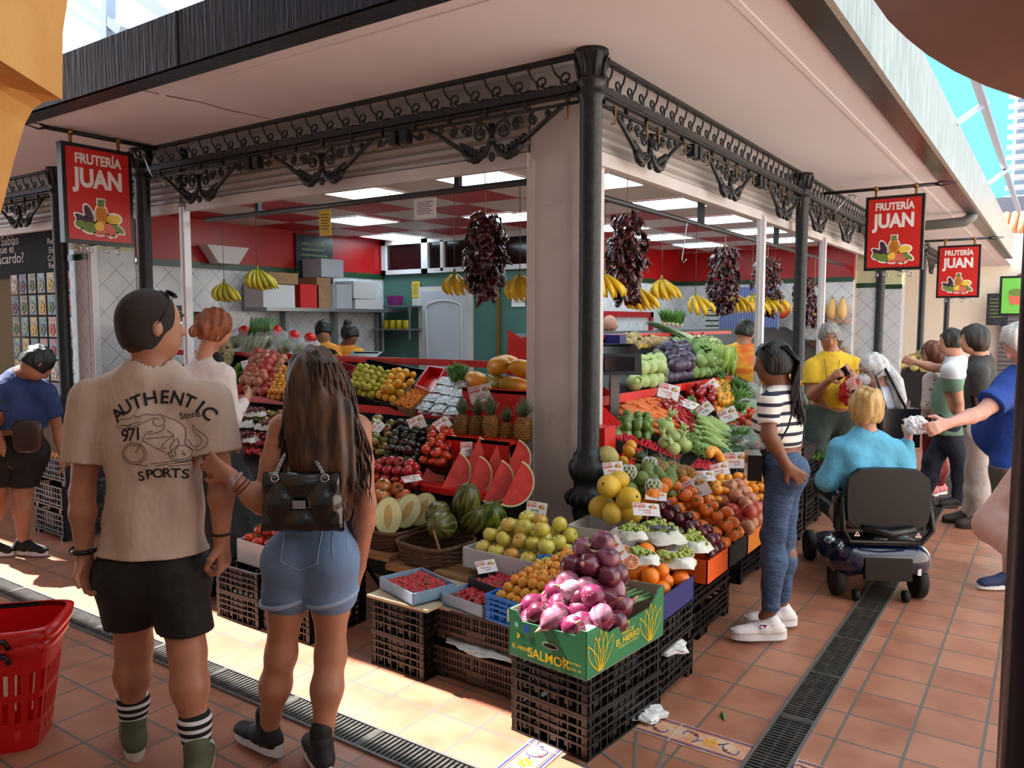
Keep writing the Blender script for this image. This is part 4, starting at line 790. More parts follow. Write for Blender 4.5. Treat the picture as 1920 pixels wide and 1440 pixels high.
def tray(name,q,depth,mats,label,cat,nrm,rim=0.02,t=0.006,group=None,tilt_bottom=True):
 """open box whose rim follows the area q"""
 e=empty(name,(0,0,0),label,cat,group);b=MB();dn=nrm*-depth;c=sum(q,Vector())/4
 o=[p+nrm*rim for p in q];ob=[p+dn+(c-p)*0.02 for p in q];i_=[p+(c-p).normalized()*t*1.6+nrm*rim for p in q];ib=[p+(c-p).normalized()*t*1.6+dn+nrm*t for p in q]
 f=[]
 for k in range(4):k2=(k+1)%4;f+=[(k,4+k,4+k2,k2)[::-1],(8+k,8+k2,12+k2,12+k)[::-1],(k,k2,8+k2,8+k)[::-1]]
 f+=[(4,5,6,7),(12,13,14,15)[::-1]];b.add(o+ob+i_+ib,f,0);obj('box_wall',b,mats,e);return e
 # display stands
DK=mat('dark_stand',(0.10,0.07,0.07),0.6)
def stand(name,prof,a0,a1,axis,label):
 e=empty(name,(0,0,0),label,'display stand');b=MB()
 M=basis((0,1,0),(0,0,1),(1,0,0),(0,0,0))if axis=='x' else basis((-1,0,0),(0,0,1),(0,1,0),(0,0,0))
 b.prism(prof,a0,a1,M);obj('body',b,DK,e);return e
sL=stand('stepped_stand',[(-0.28,0),(-0.28,0.58),(-0.05,0.72),(0.9,1.24),(1.0,1.24),(1.0,0)],-5.2,-0.52,'x','long stepped fruit stand with red edge boards facing the open front')
sR=stand('sloping_stand',[(-0.50,0),(-0.50,0.50),(0.30,0.90),(0.36,1.02),(0.36,0)],0.28,8.6,'y','long sloping vegetable stand with red edge boards along the alley')
q=MB();q.prism([(0.36,0),(0.36,1.02),(1.25,1.55),(1.3,0)],1.0,8.6,basis((-1,0,0),(0,0,1),(0,1,0),(0,0,0)));obj('rear_body',q,DK,sR)
def board(par,a,b,h,t,mm,up=(0,0,1),name='red_edge_board'):q=MB();q.bar(a,b,t,h,up=up);return obj(name,q,mm,par)
board(sL,(-3.95,0.24,1.00),(-0.9,0.24,1.00),0.055,0.02,REDS);board(sL,(-5.2,0.72,1.33),(-0.55,0.72,1.33),0.05,0.02,REDS);board(sL,(-3.2,-0.06,0.74),(-0.98,-0.06,0.74),0.05,0.02,REDS)
board(sR,(-0.36,0.75,1.10),(-0.36,3.5,1.10),0.06,0.015,REDS);board(sR,(-0.36,4.1,1.06),(-0.36,8.4,1.06),0.06,0.015,REDS)
q=MB();q.add([(0.05,0.30,0.62),(-0.36,0.30,0.72),(-0.36,0.72,1.14),(0.06,0.62,0.86)],[(0,1,2,3)]);q.add([(-0.36,0.97,0.9),(-1.25,0.97,1.1),(-1.25,0.99,1.58),(-0.36,0.99,1.15)],[(0,1,2,3)]);q.box((-0.14,0.16,0.85),(0.02,0.30,1.02));obj('red_end_panel',q,REDS,sR)
e=empty('red_shelf_unit',(0,0,0),'red shelf unit holding watermelon wedges, pineapples and papayas beside the white pillar','shelf')
b=MB();b.box((-1.08,-0.36,0.62),(-0.50,0.0,0.655));obj('lower_shelf',b,REDS,e)
b=MB();b.box((-1.0,-0.09,0.655),(-0.50,-0.07,0.92));b.box((-1.0,-0.09,0.90),(-0.5,0.30,0.92));b.box((-1.01,-0.09,0.655),(-0.99,0.3,0.93));obj('middle_shelf',b,REDS,e)
b=MB();b.box((-1.15,0.30,1.16),(-0.5,0.32,1.20));b.box((-1.15,0.30,0.92),(-0.5,0.31,1.16));b.box((-1.15,0.30,1.17),(-0.5,0.75,1.19));obj('upper_shelf',b,REDS,e)
b=MB();b.box((-1.08,-0.36,0.2),(-1.06,-0.34,0.62));b.box((-0.53,-0.36,0.2),(-0.51,-0.34,0.62));b.box((-1.08,-0.2,0.0),(-1.0,-0.1,0.62));obj('upright',b,DK,e)
# crates
def crate(name,w,d,h,mm,label,style='grid',feet=False,group=None,loc=(0,0,0),rz=0.0):
 e=empty(name,(0,0,0),label,'crate',group);b=MB();x,y=w/2,d/2;t=0.008
 zb=0.0
 for sx in(-1,1):
  for sy in(-1,1):b.box((sx*x,sy*y,0),(sx*(x-0.028),sy*(y-0.012),h));b.box((sx*x,sy*y,0),(sx*(x-0.012),sy*(y-0.028),h))
 for ax,L,c in((0,x,y),(1,y,x)):
  for s in(-1,1):
   def bx(u0,u1,z0,z1,th=t,o=0.0):
    c0,c1=s*(c+o),s*(c+o-th)
    if ax==0:b.box((u0,c0,z0),(u1,c1,z1))
    else:b.box((c0,u0,z0),(c1,u1,z1))
   z_lo=0.035 if feet else 0
   for z in([z_lo,h*0.30,h*0.52,h*0.72,h-0.012]if style=='grid' else[z_lo,h*0.45,h-0.012]):bx(-L,L,z,z+(0.010 if z<h-0.02 else 0.012),0.012,0.003)
   n=max(4,int(2*L/0.042))
   for i in range(1,n):u=-L+2*L*i/n;bx(u-0.003,u+0.003,z_lo,h,0.010)
   if style=='grid':
    bx(-L*0.35,L*0.35,h*0.45,h*0.9,0.005,-0.004)
    for i in range(4):u=-L*0.8+1.6*L*i/4;bx(u,u+L*0.18,h*0.15,h*0.42,0.004,-0.005)
   else:
    m_=max(5,int(2*L/0.016))
    for i in range(m_):
     u=-L+2*L*(i+0.5)/m_;bx(u-0.0035,u+0.0035,h*0.1,h,0.005,-0.002)
    bx(-L*0.22,L*0.22,h*0.12,h*0.46,0.006,0.001);bx(-L,L,z_lo,h*0.18,0.006,-0.001);bx(-L,L,h*0.66,h*0.72,0.006,-0.001)
   if feet:
    bx(-L,-L*0.72,0,0.04,0.02);bx(L*0.72,L,0,0.04,0.02)
 obj('side_lattice',b,mm,e);f=MB();f.box((-x+0.01,-y+0.01,0.036 if feet else 0.004),(x-0.01,y-0.01,0.042 if feet else 0.010));obj('base_plate',f,mm,e)
 e.location=loc;e.rotation_euler=(0,0,rz);return e
GC='stacked black crates under the produce'
c1=crate('lattice_crate',0.34,0.40,0.163,BLK,'black lattice crate on the sunlit floor below the first strawberry box',loc=(-0.30,-1.08,0),rz=-0.03)
dup(c1,loc=(-0.30,-1.08,0.165),label='black lattice crate upper of the pair below the first strawberry box')
c2=crate('brown_slotted_crate',0.50,0.40,0.145,BRN,'brown slotted crate on the floor between strawberry and onion stacks','slot',True,loc=(0.10,-1.0,0),rz=-0.02)
dup(c2,loc=(0.10,-1.0,0.185),label='brown slotted crate upper of the pair under the blue loquat crate')
cr_r=-0.10
c3=crate('lattice_crate',0.37,0.54,0.165,BLK,'black lattice crate at the bottom corner under the onion box, on floor',feet=False,loc=(0.645,-1.155,0),rz=cr_r)
dup(c3,loc=(0.645,-1.155,0.167),label='black lattice crate directly under the green onion box')
c4=crate('lattice_crate',0.40,0.42,0.175,BLK,'black crate on the floor below the blue orange box',feet=True,loc=(0.64,-0.71,0))
dup(c4,loc=(0.64,-0.71,0.185),label='black crate upper of the pair below the blue orange box')
c5=crate('lattice_crate',0.40,0.46,0.155,BLK,'black crate on the floor below the bright orange plum box',feet=True,loc=(0.52,0.11,0))
dup(c5,loc=(0.52,0.11,0.160),label='black crate upper of the pair below the bright orange plum box')
dup(c5,loc=(0.52,-0.22,0.0),label='black crate behind the blue box, on floor');dup(c5,loc=(0.52,-0.24,0.16),label='black crate behind the blue box, upper one')
dup(c4,loc=(0.42,1.06,0),label='black crate on the floor beside the jeans of the striped woman');dup(c4,loc=(0.42,1.06,0.18),label='black crate upper of the pair beside the jeans of the striped woman')
dup(c4,loc=(0.42,0.6,0.15),label='black crate under the black fruit box')
for k in range(4):dup(c4,loc=(0.46,1.95,0.18*k),label='black crate between striped woman and scooter, %s from the floor'%['first','second','third','fourth'][k])
for k in range(3):dup(c4,loc=(0.42,2.6,0.18*k),label='black crate in the stack behind the seated woman, %s from the floor'%['first','second','third'][k])
for k in range(4):dup(c4,loc=(0.86,3.42,0.17*k),scale=(0.9,0.8,0.9),label='black crate in the stack right of the scooter armrest, %s from the floor'%['first','second','third','fourth'][k])
c6=crate('lattice_crate',0.36,0.40,0.15,BLK,'black crate on the floor behind the woman in denim shorts',loc=(-1.45,-1.12,0))
dup(c6,loc=(-1.45,-1.12,0.152),label='black crate upper of the pair behind the woman in denim shorts');dup(c6,loc=(-1.07,-1.10,0),label='black crate on the floor, right neighbour behind the denim shorts');dup(c6,loc=(-1.07,-1.10,0.152),label='black crate upper right behind the denim shorts')
dup(c6,loc=(-2.1,-1.0,0),label='black crate on the floor in front of the red haired woman');dup(c6,loc=(-2.1,-1.0,0.152),label='black crate upper of the pair in front of the red haired woman')
c7=crate('lattice_crate',0.50,0.34,0.20,mat('grey_black_plastic',(0.16,0.16,0.17),0.4),'dark crate on the floor of the nectarine stack beside the stooping man',feet=True,loc=(-4.10,-0.88,0),rz=-0.05)
dup(c7,loc=(-4.10,-0.88,0.205),label='dark crate in the middle of the nectarine stack');dup(c7,loc=(-4.08,-0.86,0.41),label='top crate of the stack filled with nectarines')
pile('peach',[Vector((-4.30,-1.0,0.59)),Vector((-3.86,-1.02,0.59)),Vector((-3.86,-0.70,0.59)),Vector((-4.30,-0.68,0.59))],0.036,'red and yellow nectarine in the top crate beside the stooping man','nectarines in the black crate',1,Z1,seed=3)
def crumple(name,c,s,label,cat,mm,seed=1,flat=0.4):
 rnd=random.Random(seed);b=MB();b.ball((0,0,0),(s,s,s*flat),22,0,lambda th,ph:1+0.16*math.sin(5*th+3*ph+seed)*math.sin(4*ph)+0.10*math.sin(11*th-7*ph+seed)*math.sin(ph));b.s=[False]*len(b.f)if mm is not FILM else b.s;b.v=[(x*(1+rnd.uniform(-.07,.07)),y*(1+rnd.uniform(-.07,.07)),z*(1+rnd.uniform(-.12,.12)))for x,y,z in b.v]if mm is not FILM else b.v;o=obj(name,b,mm,loc=c);return tag(o,label,cat)
PB=mat('white_plastic_bag',(0.88,0.88,0.87),0.4,bump=0.5,bscale=30)
crumple('crumpled_paper',(0.80,-0.70,0.19),0.085,'crumpled white paper stuffed between the crates under the oranges','paper',PB,2,0.25)
crumple('folded_sack',(0.12,-1.16,0.178),0.16,'folded white sack squeezed between the two brown crates','sack',PB,4,0.10).scale=(1.3,0.5,1)
crumple('crumpled_paper',(0.83,-1.0,0.02),0.09,'crumpled white paper on the floor beside the onion crates','paper',PB,6,0.2)
# fruit logo and price cards
LOGO_M=[mat('logo_white',(0.95,0.93,0.90),0.5),mat('logo_orange',(0.90,0.58,0.16),0.5),mat('logo_green',(0.42,0.52,0.20),0.5),mat('logo_purple',(0.26,0.12,0.20),0.5),mat('logo_yellow',(0.93,0.76,0.28),0.5),mat('logo_pink',(0.84,0.40,0.32),0.5),mat('logo_brown',(0.55,0.30,0.10),0.5)]
def el(cx,cy,rx,ry,a=0,n=14):
 c,s=math.cos(a),math.sin(a);return[(cx+rx*math.cos(t)*c-ry*math.sin(t)*s,cy+rx*math.cos(t)*s+ry*math.sin(t)*c)for t in[2*PI*i/n for i in range(n)]]
def logo(b,M,s,o=0,detail=True):
 S=M@Matrix.Scale(s,4);items=[(el(0.02,0.12,0.115,0.19),1),(el(-0.22,0.12,0.07,0.17,0.35),3),(el(-0.33,0.0,0.06,0.17,1.0),3),(el(0.25,0.06,0.15,0.09,0.15),4),(el(-0.20,-0.13,0.15,0.10),2),(el(0.14,-0.13,0.18,0.10,-0.1),5),(el(-0.03,-0.10,0.09,0.09),4),(el(0.34,-0.12,0.13,0.05,-0.6),2),(el(-0.38,-0.08,0.09,0.07),2),(el(-0.02,-0.22,0.10,0.04),5),(el(0.19,-0.24,0.035,0.035),5),(el(0.27,-0.22,0.035,0.035),5)]
 cr=[(el(0.02+0.035*k,0.34,0.02,0.07,-0.35*k),2)for k in(-1,0,1)]
 for p,m in items+cr:
  cx=sum(x for x,_ in p)/len(p);cy=sum(y for _,y in p)/len(p);b.prism([(cx+(x-cx)*1.0+0.035*(x-cx)/max(1e-6,math.hypot(x-cx,y-cy)),cy+(y-cy)+0.035*(y-cy)/max(1e-6,math.hypot(x-cx,y-cy)))for x,y in p],0.000,0.002,S,o)
 for i,(p,m)in enumerate(items+cr):b.prism(p,0.0021,0.004+0.001*i,S,o+m)
 if detail:
  for i in range(-3,4):
   for sg in(-1,1):
    a=(0.02+0.03*i-0.08*sg,0.0);c_=(0.02+0.03*i+0.08*sg,0.25);b.bar(S@Vector((a[0],a[1],0.012)),S@Vector((c_[0],c_[1],0.012)),0.006*s,0.001*s,m=o+6)
CARDM=[PAPER,RINK,BINK,mat('blue_pen',(0.30,0.30,0.66),0.6)]+LOGO_M
def card_mesh(kind,rnd,lines):
 b=MB();b.box((-0.055,-0.04,-0.001),(0.055,0.04,0.0),0);b.text('FRUTERIA',0.011,Matrix.Translation((-0.027,0.031,0.0006)),1,bold=0.03);b.text('JUAN',0.020,Matrix.Translation((-0.027,0.016,0.0006)),1,bold=0.04)
 logo(b,Matrix.Translation((0.028,0.016,0.0003)),0.042,4,False)
 for i,(t,c)in enumerate(lines):b.text(t,0.017,Matrix.Translation((-0.008+0.012*(i%2),-0.006-0.016*i,0.0006)),c,bold=0.01)
 return b
cards=[]
for L in([('Papaya',1),('5,95',3)],[('Tomate',1),('3,50',1)],[('Sandia',2),('1,95',2)],[('Naranja',1),('2,50',3)]):
 e=empty('price_card',(0,0,0),'x','price card');obj('printed_card',card_mesh(0,None,L),CARDM,e);q=MB();q.tube([(0,-0.035,-0.003),(0,-0.085,-0.012)],0.0018,4);obj('card_stick',q,WOOD,e);cards.append(e)
def card(u,v,pl,label,roll=0.0,pitch=-0.25,yaw=0.0,s=1.0,k=0,lift=0.05,**kw):
 p=P(u,v,**kw)if kw else plane_hit(u,v,pl[0],Vector(pl[1])+pl[0]*lift)
 f=(CAM-p);f.z=0;f.normalize();r=Z1.cross(f);M=Matrix.Translation(p)@basis(r,Z1,f,(0,0,0))@Matrix.Rotation(yaw,4,'Y')@Matrix.Rotation(pitch,4,'X')@Matrix.Rotation(roll,4,'Z')@Matrix.Scale(s,4);return place(cards[k],M=M,label=label,group=None)
 # open front, left part: fruit
W='in the tray on the stepped stand'
def T(name,pts,d,mm,label,pl=SL,cat='crate',rim=0.015):q=quad(pl,pts);tray(name,q,d,mm,label,cat,pl[0],rim);return q
T('black_fruit_crate',[(430,733),(560,752),(590,690),(440,668)],0.09,BLK,'black crate of pomegranates and limes in front of the red haired woman')
pile('pomegranate',quad(SL,[(447,735),(500,742),(540,672),(480,664)]),0.043,'red pomegranate heaped in the crate between the two women','pomegranates in the heap',2,NL,seed=4)
pile('lime',quad(SL,[(434,726),(449,729),(464,690),(444,688)]),0.028,'green lime beside the pomegranates','limes beside the pomegranates',2,NL,seed=5)
pile('soft_yellow',quad(SL,[(500,748),(560,752),(590,700),(525,690)]),0.028,'small orange fruit heaped beside the pomegranates','small orange fruits',2,NL,seed=6)
T('black_fruit_crate',[(655,740),(742,765),(800,696),(690,676)],0.09,BLK,'black crate of yellow mangoes and spiky yellow fruit')
pile('spiky',quad(SL,[(650,738),(700,748),(735,700),(672,688)]),0.031,'spiky yellow cactus fruit in the black crate','spiky yellow fruits in the crate',2,NL,seed=7)
pile('yellow_fruit',quad(SL,[(705,748),(740,756),(792,704),(735,696)]),0.034,'small yellow mango in the black crate','small yellow mangoes in the crate',2,NL,seed=8,rot='up',tilt=0.6)
T('grape_box',[(600,735),(645,742),(672,695),(610,680)],0.05,mat('red_carton',(0.62,0.10,0.16),0.5),'red carton of red grapes beside the spiky yellow fruit',rim=0.05)
for i,(u,v)in enumerate(((625,712),(648,705),(650,725),(636,735))):put('red_grapes',quad(SL,[(u,v)],0.03)[0],'bunch of red grapes in the red carton beside the long brown hair','red grape bunches in the carton',(0.3,-0.4,1.3*i),0.9)
T('kumquat_crate',[(733,760),(772,774),(812,734),(778,722)],0.05,WOOD,'pale wooden crate of kumquats between mangoes and berry punnets')
pile('kumquat',quad(SL,[(738,757),(771,768),(804,736),(778,726)],0.02),0.0115,'tiny orange kumquat in the pale wooden crate','kumquats in the wooden crate',1,NL,seed=9,jit=0.6)
e=tray('pink_red_tub',quad(SL,[(780,726),(812,740),(836,694),(806,690)],0.03),0.05,REDS,'empty light red plastic tub behind the kumquats','tub',NL,0.02)
pn=empty('berry_punnet',(0,0,0),'x','punnet');b=MB();b.box((-0.055,-0.04,0),(0.055,0.04,0.006));b.box((-0.057,-0.042,0.035),(0.057,0.042,0.040));obj('clear_lid',b,FILM,pn);b=MB();rnd=random.Random(1)
for i in range(26):b.ball((rnd.uniform(-.048,.048),rnd.uniform(-.034,.034),rnd.uniform(0.012,0.03)),0.008,6)
obj('dark_berries',b,mat('blueberry_skin',(0.13,0.13,0.24),0.5),pn);b=MB();b.box((-0.015,-0.012,0.0405),(0.02,0.010,0.0412));obj('label_sticker',b,PAPER,pn)
qb=quad(SL,[(780,775),(864,790),(882,722),(834,712)],0.01)
for j in range(4):
 for i in range(3):
  p=bil(qb,(i+0.5)/3,(j+0.5)/4);place(pn,M=Matrix.Translation(p)@basis((1,0,0),NL.cross(Vector((1,0,0))),NL,(0,0,0))@Matrix.Rotation(0.1*((i+j)%3-1),4,'Z')@Matrix.Scale(0.98,4),label='clear punnet of dark berries laid out left of the pineapples',group='clear berry punnets')
for i,(u,v)in enumerate(((846,706),(858,700),(868,712),(852,716))):put('herb',quad(SL,[(u,v+6)],0.03)[0],'feathery green herb bunch left of the papayas','feathery herb bunches',(0.2*i,0.3,i),0.9)
T('black_tomato_crate',[(700,858),(838,880),(856,805),(712,790)],0.06,BLK,'black crate of dark and red tomatoes below the berry punnets')
pile('dark_tomato',quad(SL,[(722,862),(782,872),(806,800),(745,792)]),0.034,'dark green ribbed tomato in the black crate','dark ribbed tomatoes',2,NL,seed=10)
pile('mixed_tomato',quad(SL,[(690,850),(720,858),(744,792),(694,782)]),0.036,'mottled green and orange tomato beside the dark tomatoes','mottled tomatoes',2,NL,seed=11)
pile('tomato',quad(SL,[(786,872),(836,880),(856,810),(806,802)]),0.036,'red ribbed tomato beside the pineapples','red ribbed tomatoes beside pineapples',2,NL,seed=12)
T('tomato_crate',[(690,985),(772,960),(786,905),(700,875)],0.05,BLK,'crate of large tomatoes above the cut melons',rim=0.0)
pile('big_tomato',quad(SL,[(692,975),(760,950),(762,915),(696,915)]),0.046,'large orange red tomato above the cut melons','large beef tomatoes',2,NL,seed=13)
pile('pink_tomato',quad(SL,[(700,905),(786,912),(790,875),(705,862)]),0.034,'pinkish red tomato below the red board','pinkish tomatoes',2,NL,seed=14)
put('dark_tomato',quad(SL,[(765,866)],0.05)[0],'single dark green tomato lying on the pinkish tomatoes',None,(0.3,0,0),1.15)
for i,(u,v,y)in enumerate(((849,849,-0.12),(896,855,-0.14),(931,865,-0.14),(972,861,-0.14),(812,882,-0.24),(856,886,-0.30),(899,892,-0.30),(937,901,-0.31),(973,905,-0.31))):
 p=P(u-14,v,y=y);tl=math.radians(24+3*(i%3));F0=Vector((cF.x,cF.y,0)).normalized();R0=Vector((cR.x,cR.y,0));d=Matrix.Rotation(math.radians(28-6*(i%2)),4,'Z')
 M=Matrix.Translation(p)@d@basis(F0,-R0,Z1,(0,0,0))@Matrix.Rotation(tl,4,'X')@Matrix.Scale(0.80+0.04*(i%3),4)
 place(PK['wedge'][0],M=M,label='watermelon wedge on the red shelf, %s %s'%(('back row,','front row,')[i>3],['leftmost','second','third','rightmost','leftmost','second','third','fourth','rightmost'][i]),group='watermelon wedges on the red shelf')
for i,(u,v,s,ln)in enumerate(((866,797,0.86,0),(894,800,0.86,0.05),(922,801,0.92,-0.05),(950,812,0.78,0.1),(981,806,0.92,0))):
 put('pineapple',P(u,v,y=0.06+0.03*(i%2)),'upright pineapple on the red shelf, %s from the white pillar'%['fifth','fourth','third','second','first'][i],'upright pineapples',(ln,ln,i),s)
for i,(u,v,s,r)in enumerate(((894,712,0.92,(0,1.4,2.9)),(929,716,0.92,(0,1.5,2.6)),(962,722,0.95,(0,1.45,4.2)),(934,686,1.05,(0,1.75,2.6)),(982,692,1.0,(0,1.3,4.2)),(950,680,0.9,(0,1.5,3.0)))):
 put('papaya',P(u,v,y=0.42+(0.14 if i>4 else 0)),'orange green papaya on the top red shelf, %s'%['lying far left','lying in the middle','end facing the viewer','long one on top','on top by the pillar','half hidden behind the others'][i],'papayas on the top shelf',r,s)
WK=mat('dark_wicker',(0.30,0.20,0.13),0.7,col2=(0.42,0.30,0.20),nscale=40)
def basket(loc,w,d,h,label,rz):
 e=empty('wicker_basket',(0,0,0),label,'basket');b=MB();n=44;rows=9
 def pt(a,z,o=0):
  c,s=math.cos(a),math.sin(a);k=(abs(c)**4+abs(s)**4)**-0.25;f=(0.88+0.12*z/h);return Vector(((w/2*f+o)*c*k,(d/2*f+o)*s*k,z))
 for r in range(rows):
  b.tube([pt(2*PI*i/n,h*(r+0.5)/rows,0.004*(1 if(i//2+r)%2 else-1))for i in range(n+1)],h/rows*0.52,5)
 b.tube([pt(2*PI*i/n,h,0.004)for i in range(n+1)],0.011,6);obj('woven_side',b,WK,e)
 q=MB();q.prism([(pt(2*PI*i/n,0).x,pt(2*PI*i/n,0).y)for i in range(n)],0,0.008);obj('base',q,WK,e);e.location=loc;e.rotation_euler=(0,0,rz);return e
basket((-0.93,-0.66,0.375),0.36,0.30,0.10,'brown wicker basket of halved melons',-0.05);basket((-0.55,-0.70,0.350),0.36,0.34,0.11,'brown wicker basket of whole green melons with wooden tag',-0.1)
for i,(u,v,y,rz,ry,s)in enumerate(((728,968,-0.74,0.75,0.05,1.0),(764,958,-0.62,0.65,0.45,0.95),(791,955,-0.55,0.5,0.55,0.95))):
 p=P(u,v,y=y);put('half_melon',p,'halved pale melon in the wicker basket, %s'%['front one with seeds','middle one','back one'][i],'halved melons',(-0.12,ry,rz),s)
for i,(u,v,y,r,s)in enumerate(((829,985,-0.70,(1.35,0.1,0.3),0.92),(823,965,-0.60,(1.3,0.3,0.4),0.9),(875,942,-0.52,(0.25,0.25,0.3),0.95),(884,975,-0.50,(0.5,0.7,0.3),0.95))):
 put('melon',P(u,v,y=y),'dark green netted melon, %s'%['front one with wooden tag in the basket','behind the front melon in the basket','standing tallest against the shelf','smooth one leaning toward the apples'][i],'green melons',r,s)
put('striped_melon',P(921,972,y=-0.38),'yellow green striped watermelon behind the apples',None,(0.3,0.4,0),0.9)
q=MB();q.box((-0.006,-0.002,-0.05),(0.006,0.002,0.05));tag(obj('wooden_tag',q,WOOD,M=Matrix.Translation(P(818,1012,y=-0.86))@Matrix.Rotation(-0.4,4,'Y')),'small wooden tag sticking out of the melon basket','tag')
e=empty('wooden_bench',(0,0,0),'low wooden plank bench carrying the wicker baskets','bench');b=MB();b.box((-1.14,-0.86,0.340),(-0.75,-0.50,0.37));obj('plank',b,WOOD,e);b=MB();b.box((-0.74,-0.90,0.315),(-0.34,-0.50,0.345));obj('plank',b,WOOD,e);b=MB();b.box((-0.42,-0.88,0.33),(0.30,-0.42,0.36));obj('plank',b,WOOD,e)
for x,y in((-1.05,-0.8),(-0.72,-0.84),(-0.36,-0.84),(-1.05,-0.55),(0.2,-0.55)):b=MB();b.box((x,y,0),(x+0.03,y+0.03,0.34));obj('leg',b,BLK,e)
b=MB();b.bar((-1.02,-0.82,0.33),(-0.72,-0.82,0.05),0.015);obj('brace',b,BLK,e)
def carton(name,w,d,h,mm,label,loc,rz=0.0,t=0.006,low=None):
 e=empty(name,(0,0,0),label,'box');b=MB();x,y=w/2,d/2;l=low if low is not None else h
 b.box((-x,-y,0),(x,y,t));b.box((-x,-y,0),(x,-y+t,l));b.box((-x,y-t,0),(x,y,h));b.box((-x,-y,0),(-x+t,y,h));b.box((x-t,-y,0),(x,y,h))
 obj('carton_wall',b,mm,e);e.location=loc;e.rotation_euler=(0,0,rz);return e
def front(w,d,off=0.001):return lambda x,z:Matrix.Translation((x,-d/2-off,z))@Matrix.Rotation(PI/2,4,'X')
def side(w,d,off=0.001):return lambda y,z:Matrix.Translation((w/2+off,y,z))@Matrix.Rotation(PI/2,4,'Z')@Matrix.Rotation(PI/2,4,'X')
WC=mat('white_carton',(0.80,0.79,0.80),0.6)
e=carton('apple_box',0.56,0.36,0.10,WC,'white cardboard box of yellow apples with dark red lettering',(0.02,-0.66,0.40),-0.02);F=front(0.56,0.36)
b=MB();b.text('Perlim',0.085,F(0.10,0.052),0,bold=0.03);b.text('Perlim',0.085,side(0.56,0.36)(0,0.052),0,bold=0.03)
for k in range(9):b.prism(el(-0.14+0.012*(k%3-1),0.03+0.008*k,0.012,0.006,0.8*(k%2)-0.4),0,0.0005,Matrix.Translation((0.02,-0.1815,-0.0))@Matrix.Rotation(PI/2,4,'X'),1)
obj('printed_lettering',b,[mat('wine_print',(0.50,0.10,0.18),0.6),mat('leaf_print',(0.30,0.50,0.30),0.6)],e)
qa=[Vector((-0.24,-0.82,0.48)),Vector((0.26,-0.83,0.48)),Vector((0.28,-0.50,0.50)),Vector((-0.22,-0.48,0.50))]
for L,(ins,zz)in enumerate(((0,0),(0.04,0.06),(0.09,0.12))):
 qq=[qa[0]+Vector((ins,ins,zz)),qa[1]+Vector((-ins,ins,zz)),qa[2]+Vector((-ins,-ins*0.3,zz)),qa[3]+Vector((ins,-ins*0.3,zz))];pile('apple',qq,0.042,'yellow green apple heaped in the white box','yellow apples in the white box',1,Z1,seed=20+L)
def berry_tray(name,w,d,loc,rz,label,dark=False):
 e=carton(name,w,d,0.055,mat('dark_carton',(0.14,0.13,0.13),0.6)if dark else mat('blue_grey_carton',(0.55,0.66,0.76),0.5),label,loc,rz);b=MB();K=10
 vs=[(w*(i/K-0.5)*1.0,d*(j/K-0.5),0.066+0.004*math.sin(5*i)*math.cos(4*j)-0.006*((i/K-.5)**2+(j/K-.5)**2))for i in range(K+1)for j in range(K+1)]
 b.add(vs,[(i*(K+1)+j,(i+1)*(K+1)+j,(i+1)*(K+1)+j+1,i*(K+1)+j+1)for i in range(K)for j in range(K)],0,True)
 for sg in(-1,1):b.add([(sg*w/2,-d/2,0.066),(sg*w/2,d/2,0.066),(sg*(w/2+0.003),d/2,0.03),(sg*(w/2+0.003),-d/2,0.03)],[(0,1,2,3)])
 b.add([(-w/2,-d/2-0.003,0.03),(w/2,-d/2-0.003,0.03),(w/2,-d/2,0.066),(-w/2,-d/2,0.066)],[(0,1,2,3)]);obj('film_wrap',b,FILM,e);M=Matrix.Translation(loc)@Matrix.Rotation(rz,4,'Z')
 q=[M@Vector(v)for v in((-w/2+.03,-d/2+.02,.034),(w/2-.03,-d/2+.02,.034),(w/2-.03,d/2-.02,.034),(-w/2+.03,d/2-.02,.034))];return q
for i,(w_,d_,loc,rz,lb,dk)in enumerate(((0.31,0.24,(-0.30,-1.14,0.352),-0.30,'first strawberry carton under film on the lattice crates',False),(0.27,0.22,(0.02,-1.08,0.334),-0.12,'second strawberry carton under film beside the blue crate',False),(0.28,0.20,(0.02,-0.76,0.375),-0.25,'dark strawberry carton with price card in front of the apples',True))):
 if dk:loc=(0.06,-0.935,0.365)
 q=berry_tray('strawberry_carton',w_,d_,loc,rz,lb,dk);pile('strawberry',q,0.0155,'red strawberry in the %s'%['first film covered carton','second film covered carton','dark carton'][i],'strawberries in carton, '+'abc'[i],1,Z1,seed=30+i,rot='flip',jit=0.5,tilt=0.5)
b=MB();b.box((-0.19,-0.20,0),(0.19,0.20,0.012));tag(obj('pale_board',b,mat('pale_board',(0.78,0.72,0.60),0.7),loc=(-0.30,-1.09,0.330)),'pale board lid lying under the first strawberry carton','board')
b=MB();b.box((-0.25,-0.2,0),(0.25,0.2,0.010));tag(obj('pale_board',b,mat('grey_board',(0.66,0.60,0.54),0.7),loc=(0.10,-1.0,0.330-0.008)),'thin board over the brown crates under the blue crate','board')
BLU=mat('blue_plastic',(0.10,0.44,0.80),0.35)
cb=crate('blue_loquat_crate',0.26,0.28,0.115,BLU,'bright blue plastic crate of loquats in the sun',loc=(0.30,-1.08,0.334),rz=-0.12)
q0=[Vector((0.19,-1.19,0.43)),Vector((0.43,-1.21,0.43)),Vector((0.44,-0.95,0.47)),Vector((0.20,-0.93,0.47))]
pile('loquat',q0,0.0235,'orange loquat in the bright blue crate','loquats in the blue crate',1,Z1,seed=33);pile('loquat',[p+Vector((0.02,0.03,0.032))for p in q0],0.0235,'orange loquat in the bright blue crate','loquats in the blue crate',2,Z1,seed=34)
